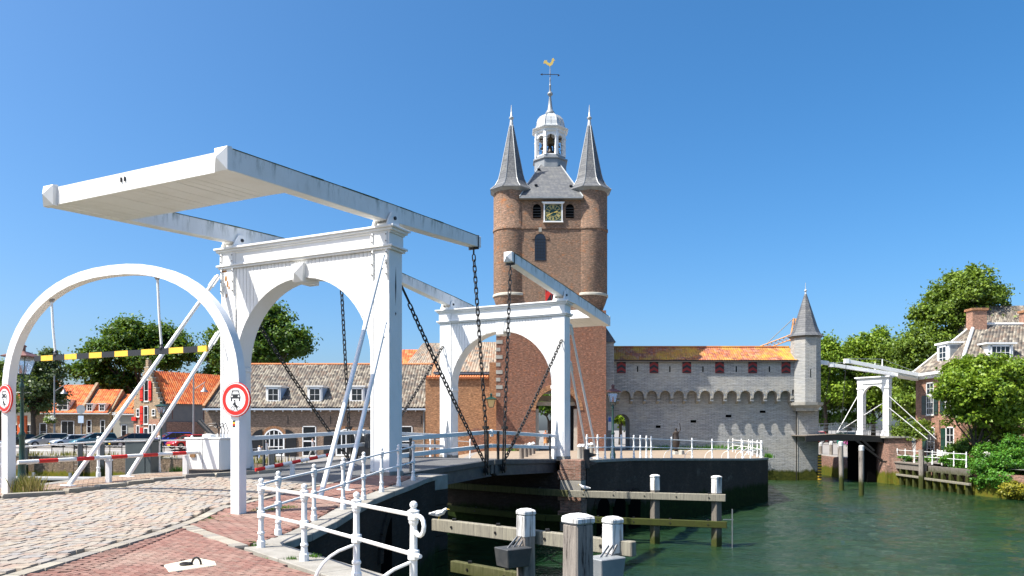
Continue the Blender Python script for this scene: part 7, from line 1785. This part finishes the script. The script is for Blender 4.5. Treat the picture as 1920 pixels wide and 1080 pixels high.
# ------------------------------------------------------------------ trees and plants
def leaf_cloud(name, blobs, n, size, mat, parent, origin, clump=.55, shell=.35, droop=.0, stuffk=False):
    n = int(n*1.35); size = size*.88
    blobs = np.array(blobs, float); vol = (blobs[:,3]*blobs[:,4]*blobs[:,5])**(2/3); pr = vol/vol.sum(); C = []; out = []
    nc = max(6, n//70)
    bi = rng.choice(len(blobs), nc, p=pr); d = rng.normal(size=(nc,3)); d /= np.linalg.norm(d,axis=1,keepdims=True)
    d[:,2] = np.where(d[:,2] < -.35, -d[:,2]*.5, d[:,2]) if droop == 0 else d[:,2]
    r = shell+(1-shell)*rng.random(nc)**.45; r = np.where(rng.random(nc) < .12, r*1.16, r); cc = blobs[bi,:3]+d*blobs[bi,3:6]*r[:,None]; cs = clump*(.4+1.0*rng.random(nc))
    ci = rng.integers(0, nc, n); P = cc[ci]+rng.normal(size=(n,3))*cs[ci][:,None]*np.array([.62,.62,.42]); od = d[ci]
    nrm = od*.6+rng.normal(size=(n,3))*.75+np.array([0,0,.55]); nrm /= np.linalg.norm(nrm,axis=1,keepdims=True)
    a = rng.normal(size=(n,3)); u = np.cross(nrm,a); u /= np.linalg.norm(u,axis=1,keepdims=True); v = np.cross(nrm,u)
    s = size*(.55+.9*rng.random(n))[:,None]; fold = nrm*s*.18
    V = np.stack([P-u*s*.55, P+v*s*.36+fold, P+u*s*.62, P-v*s*.36+fold], axis=1).reshape(-1,3)-np.array(origin); F = np.arange(n*4).reshape(-1,4)
    off = OFF.get(parent.name, Vector((0,0,0))) if parent else Vector((0,0,0)); V -= np.array(off)-np.array(origin) if parent else 0
    return np_mesh(name, V, F, mat, parent)
def tree(label, px, d, blobs_px, trunk, n, size, mat, clump=.7, cat='tree', name='tree', z0=None, trunk_r=.3, limbs=True, group=None, shell=.35):
    """blobs_px: (px, py, rx_px, rz_px, depth offset)"""
    x = px2x(px,d); z0 = gz(x,d) if z0 is None else z0; t = thing(name, label, cat, (x,d,z0), group=group); k = d/1400; bl = []
    for (bx,by_,rx,rz_,dy) in blobs_px: dd = d+dy; bl.append((px2x(bx,dd), dd, EYE+(806-by_)/1400*dd, rx*k, max(rx,rz_)*k*.9, rz_*k))
    zc_ = min(b[2] for b in bl); m = M(); th = max(trunk, 1.0); top = Vector((x,d,z0+th))
    m.tube([(x,d,z0-.2),(x+.05,d,z0+th*.5),tuple(top)], [trunk_r*1.25,trunk_r,trunk_r*.85], 9)
    m.build('trunk', BARK, t, smooth=True); lm = M()
    for b in bl:
        c = Vector(b[:3]); mid = top*.5+c*.5+Vector((random.uniform(-.5,.5),0,-.3)); lm.tube([top-Vector((0,0,.3)), mid, c+Vector((0,0,b[5]*.3))], [trunk_r*.55,trunk_r*.35,trunk_r*.12], 6)
        for _ in range(3):
            a_ = random.uniform(0,2*PI); e = c+Vector((math.cos(a_)*b[3]*.7, math.sin(a_)*b[4]*.7, random.uniform(-.1,.6)*b[5])); lm.tube([mid, (mid+e)/2+Vector((0,0,.2)), e], [trunk_r*.25,trunk_r*.15,.03], 5)
    lm.build('limbs', BARK, t, smooth=True)
    leaf_cloud('crown', bl, n, size, mat, t, (0,0,0), clump, shell); return t
tree('big spreading dark green tree behind the stepped gable house', 272, 101, [(245,640,50,36,0),(300,636,44,34,2),(200,668,42,30,-1),(170,700,36,24,0),(215,722,46,30,1),(335,668,32,30,1),(280,680,48,38,0),(225,745,34,18,2),(252,618,26,18,0)], 5.5, 30000, .42, LF_D, 1.0, trunk_r=.45, z0=-.3, shell=.25)
tree('dark green leafy tree behind the long grey roofed building', 480, 97, [(495,615,48,40,0),(440,640,44,36,1),(540,650,40,40,-1),(480,665,60,40,0),(410,672,30,26,1),(505,590,26,18,0)], 5.5, 26000, .42, LF_D, .95, trunk_r=.45, z0=-.3, shell=.25)
tree('round linden tree with pale blossoms left of the brown brick house', 62, 86, [(80,700,32,34,0),(70,735,42,32,0),(95,745,30,28,1),(55,765,34,20,0),(88,675,18,20,0),(45,720,24,28,1)], 3.6, 15000, .30, LF_S, .6, trunk_r=.28, z0=-.25)
tree('tree cut by the left edge of the photo', -2, 90, [(-5,735,28,34,0),(5,765,24,24,0),(-30,720,40,50,2)], 3.5, 8000, .32, LF_M, .6, z0=-.25)
tree('low bushy tree between the orange roofs', 405, 104, [(415,700,26,20,0),(385,712,26,18,2)], 3, 4000, .4, LF_D, .7, z0=-.3)
# right side
tree('tallest tree, rising behind the brick canal house', 1800, 90, [(1810,560,64,48,0),(1770,600,60,50,1),(1835,600,48,46,0),(1760,655,55,50,0),(1730,700,45,60,1),(1800,660,60,50,2),(1815,525,36,22,0),(1865,560,22,22,1),(1722,655,34,40,0),(1748,745,55,40,1),(1710,760,40,34,1)], 5, 52000, .36, LF_M, .8, trunk_r=.5, shell=.3)
for i, (pxc, d, bl, lab) in enumerate((
    (1548, 104, [(1545,680,36,40,0),(1545,740,44,50,0),(1550,650,22,18,0)], 'bright green tree directly right of the grey corner turret'),
    (1592, 108, [(1592,690,36,42,0),(1590,745,42,46,0),(1600,655,24,18,1)], 'bright green tree above the white beams of the small drawbridge'),
    (1637, 106, [(1635,650,30,34,0),(1640,700,42,50,0),(1640,755,44,40,0)], 'rounded tree rising highest behind the small drawbridge portal'),
    (1690, 102, [(1690,675,32,36,0),(1685,720,40,50,0),(1700,770,38,36,0),(1670,660,22,18,0)], 'bright green tree right of the small drawbridge portal'))):
    tree(lab, pxc, d, bl, 4, 15000, .38, LF_L if i % 2 == 0 else LF_M, .8, z0=-.1, trunk_r=.3, shell=.3)
tree('low dense tree filling the gap behind the small bridge deck', 1615, 118, [(1600,750,60,44,-8),(1680,755,60,44,-8),(1548,750,36,46,-10),(1640,720,60,50,0),(1580,790,50,20,-12)], 2, 24000, .4, LF_D, .8, z0=-.1)
tree('orange tinged bright tree in front of the brick canal house', 1830, 54.3, [(1840,700,54,34,0),(1806,730,46,36,-1),(1888,720,52,44,1),(1815,780,46,38,-.6),(1865,785,58,42,0),(1910,770,40,50,2),(1800,694,28,20,0),(1915,700,36,34,1),(1845,745,58,40,-1.2),(1870,815,48,24,1),(1785,745,30,20,-1.0)], 1.6, 40000, .22, LF_L, .42, z0=-.95, trunk_r=.13, shell=.3)
tree('dark bush at the corner between pier and canal house', 1705, 62.5, [(1705,820,24,26,0),(1725,808,20,22,.5),(1690,812,14,18,0)], 1.0, 5500, .16, LF_M, .3, cat='shrub', name='shrub', z0=-.95, trunk_r=.06)
tree('tree seen through the tower passage', 1030, 100, [(1020,765,40,30,0),(1060,760,40,34,0),(1075,780,30,20,1)], 3, 9000, .4, LF_D, .8, z0=-.1)
for i,(px,d,h,lab) in enumerate(((1163,88,8,'tree trunk and foliage seen through the arched doorway'),)):
    tree(lab, px, d, [(1163,790,24,16,0),(1150,780,20,16,1)], 2.5, 2500, .35, LF_L, .6, z0=-.1, trunk_r=.2)
def plantmass(name, label, cat, blobs, n, size, mat, clump, flowers=None, kind=None, base=None):
    base = base or (blobs[0][0], blobs[0][1], min(b[2]-b[5] for b in blobs)); t = thing(name, label, cat, base)
    leaf_cloud('foliage', blobs, n, size, mat, t, (0,0,0), clump, .4, droop=1)
    if flowers: leaf_cloud('blossom', blobs, flowers[0], flowers[1], flowers[2], t, (0,0,0), clump*.8, .85, droop=1)
    return t
def bp(px, py, d, rx, rz): k = d/1400; return (px2x(px,d), d, EYE+(806-py)/1400*d, rx*k, rx*k*.8, rz*k)
BLOW = leaf_mat('white_blossom', (.6,.62,.5), (.7,.7,.6), (.75,.75,.7)); PINK = leaf_mat('pink_blossom', (.5,.05,.3), (.6,.12,.42), (.7,.3,.55)); BLOR = leaf_mat('orange_red_blossom', (.6,.12,.03), (.65,.2,.05), (.6,.05,.03))
plantmass('ivy', 'dense bright ivy hanging over the quay at the right edge', 'ivy', [bp(1900,870,49.5,40,28),bp(1860,880,50,34,24),bp(1890,900,49,36,16),bp(1845,895,50.2,20,22)], 16000, .15, LF_V, .22)
plantmass('ivy', 'ivy mat creeping over the quay edge left of the rose bush', 'ivy', [bp(1790,862,54,26,9),bp(1815,868,53,24,12),bp(1800,880,53.4,16,10)], 6000, .14, LF_V, .2)
plantmass('rose_bush', 'climbing bush with white and orange blossoms tumbling over the quay', 'shrub', [bp(1848,850,51.5,20,20),bp(1838,875,51.2,16,22),bp(1865,860,51,16,16)], 6500, .14, LF_V, .2, (420,.11,BLOW))
plantmass('hedge', 'dark clipped hedge under the tree before the canal house', 'hedge', [bp(1810,838,56,36,14),bp(1880,842,54.5,60,16),bp(1800,845,55.6,20,16)], 9000, .15, LF_D, .25)
plantmass('shrub', 'bright laurel bush at the right edge above the ivy', 'shrub', [bp(1900,838,51.5,24,22),bp(1925,845,51,20,24)], 5000, .15, LF_V, .22)
plantmass('flower_bed', 'low flowering plants along the white quay railing', 'flower bed', [bp(1700+18*k,860,60.5-1.0*k,12,5) for k in range(6)], 3500, .12, LF_V, .14, (260,.09,BLOW))
plantmass('seaweed', 'yellow green seaweed mound at the waterline, lower right', 'seaweed', [bp(1905,918,47.5,26,14),bp(1890,925,47.5,14,8)], 4500, .13, leaf_mat('seaweed_leaf', (.10,.12,.01), (.22,.22,.02), (.35,.30,.03)), .18)
plantmass('flower_heap', 'pink flower display under the small drawbridge', 'flowers', [bp(1600,828,80,12,8)], 500, .2, LF_D, .3, (900,.16,PINK))
x_, d_, z_ = hb; 
t = plantmass('hanging_basket', 'ball of white and pink flowers hanging on the far left lamp post', 'flower basket', [(px2x(95,83.7),83.7,EYE+(806-788)/1400*84,.62,.6,.42)], 700, .16, LF_M, .2, (420,.15,BLOW))
# weeds
def blades(name, label, spots, n, h, mat, cat='weeds', spread=.12, zf=gz, flowers=None, wid=.006):
    x, y = spots[0]; z = zf(x,y); t = thing(name, label, cat, (x,y,z)); V = []; nn = 0
    for i in range(n):
        sx, sy = spots[rng.integers(len(spots))]; bx, by = sx+rng.normal()*spread, sy+rng.normal()*spread*.7; hz = h*(.4+.8*rng.random()); a = rng.random()*2*PI; lean = hz*.45*rng.random(); bz = zf(bx,by)-.01; w_ = wid*(.7+rng.random()); ca, sa = math.cos(a), math.sin(a)
        V += [(bx-sa*w_,by+ca*w_,bz),(bx+sa*w_,by-ca*w_,bz),(bx+sa*w_*.6+ca*lean*.5,by-ca*w_*.6+sa*lean*.5,bz+hz*.6),(bx+ca*lean,by+sa*lean,bz+hz)]
    V = np.array(V)-np.array((x,y,z)); tag(np_mesh('blades', V, np.arange(n*4).reshape(-1,4), mat, t), kind='stuff')
    if flowers:
        leaf_cloud('blossom', [(a,b,zf(a,b)+h*.8,spread,spread,.03) for a,b in spots], flowers[0], flowers[1], flowers[2], t, (0,0,0), .05, .3, droop=1)
blades('dry_grass_tuft', 'dry reddish grass tuft at the foot of the left arch leg', [(-10.75,16.35),(-10.6,16.4),(-10.45,16.3)], 900, .42, DRYG, spread=.10)
blades('weeds', 'green weeds beside the dry grass tuft', [(-10.3,16.5),(-10.0,16.7),(-10.6,16.15)], 350, .12, LF_V, spread=.10)
blades('weeds', 'small green weeds and white flowers behind the right arch leg', [(-4.7,13.95),(-4.5,14.15),(-4.3,14.25),(-4.55,14.0)], 1100, .09, LF_V, spread=.11, flowers=(260,.03,BLOW))
blades('weeds', 'grass strip left of the right arch leg foot', [(-5.3,13.3),(-5.2,13.1),(-5.4,12.9),(-5.1,13.4)], 700, .06, LF_V, spread=.08)
blades('weeds', 'yellow moss and weeds round the foot of the right arch leg', [(-5.05,13.45),(-4.8,13.5),(-5.15,13.6)], 500, .035, DRYG, spread=.09)
blades('weeds', 'weeds on the concrete by the first railing post', [(-3.75,10.75),(-3.6,10.55),(-3.85,10.9)], 260, .06, LF_V, spread=.06)
blades('weeds', 'two small green plants on the quay edge before the black wall', [(-2.55,9.55),(-2.5,9.5),(-2.75,9.35)], 260, .08, LF_V, spread=.035)
blades('weeds', 'scattered green tufts along the left kerb', [(-9.8,16.6),(-9.3,17.5),(-9.15,18.3),(-8.7,19.0),(-9.6,18.0),(-9.0,19.6),(-8.2,20.3)], 420, .07, LF_V, spread=.10)
blades('weeds', 'green moss in the joints of the red bricks', [(-5.2+.13*k,8.2+.25*(k%7)) for k in range(18)]+[(-4.2,9.4),(-4.0,8.0),(-5.0,9.9),(-4.6,10.8)], 800, .018, LF_V, spread=.16, wid=.008)
blades('weeds', 'wild plants growing on the top of the weedy far wall', [(-46,71.3),(-42,70.7),(-38,69.6),(-32,66.8),(-24,60.9),(-20,57.9),(-18,55.3)], 900, .5, DRYG, spread=.8, wid=.03)
blades('weeds', 'green plants at the water edge of the bastion corner', [(16.0,46.7),(16.1,46.9)], 200, .3, LF_V, spread=.12, wid=.02)
blades('weeds', 'grass along the foot of the grey gate wall', [(12+.6*k,65.6) for k in range(17)], 900, .45, LF_V, spread=.3, wid=.03)
blades('weeds', 'green weeds at the foot of the tower', [(-.8+.55*k,61.6) for k in range(5)], 260, .4, LF_V, spread=.2, wid=.03)
blades('weeds', 'wild plant clump right of the utility cabinet', [(-9.7,22.3),(-9.9,22.0)], 260, .2, LF_V, spread=.12, wid=.012)
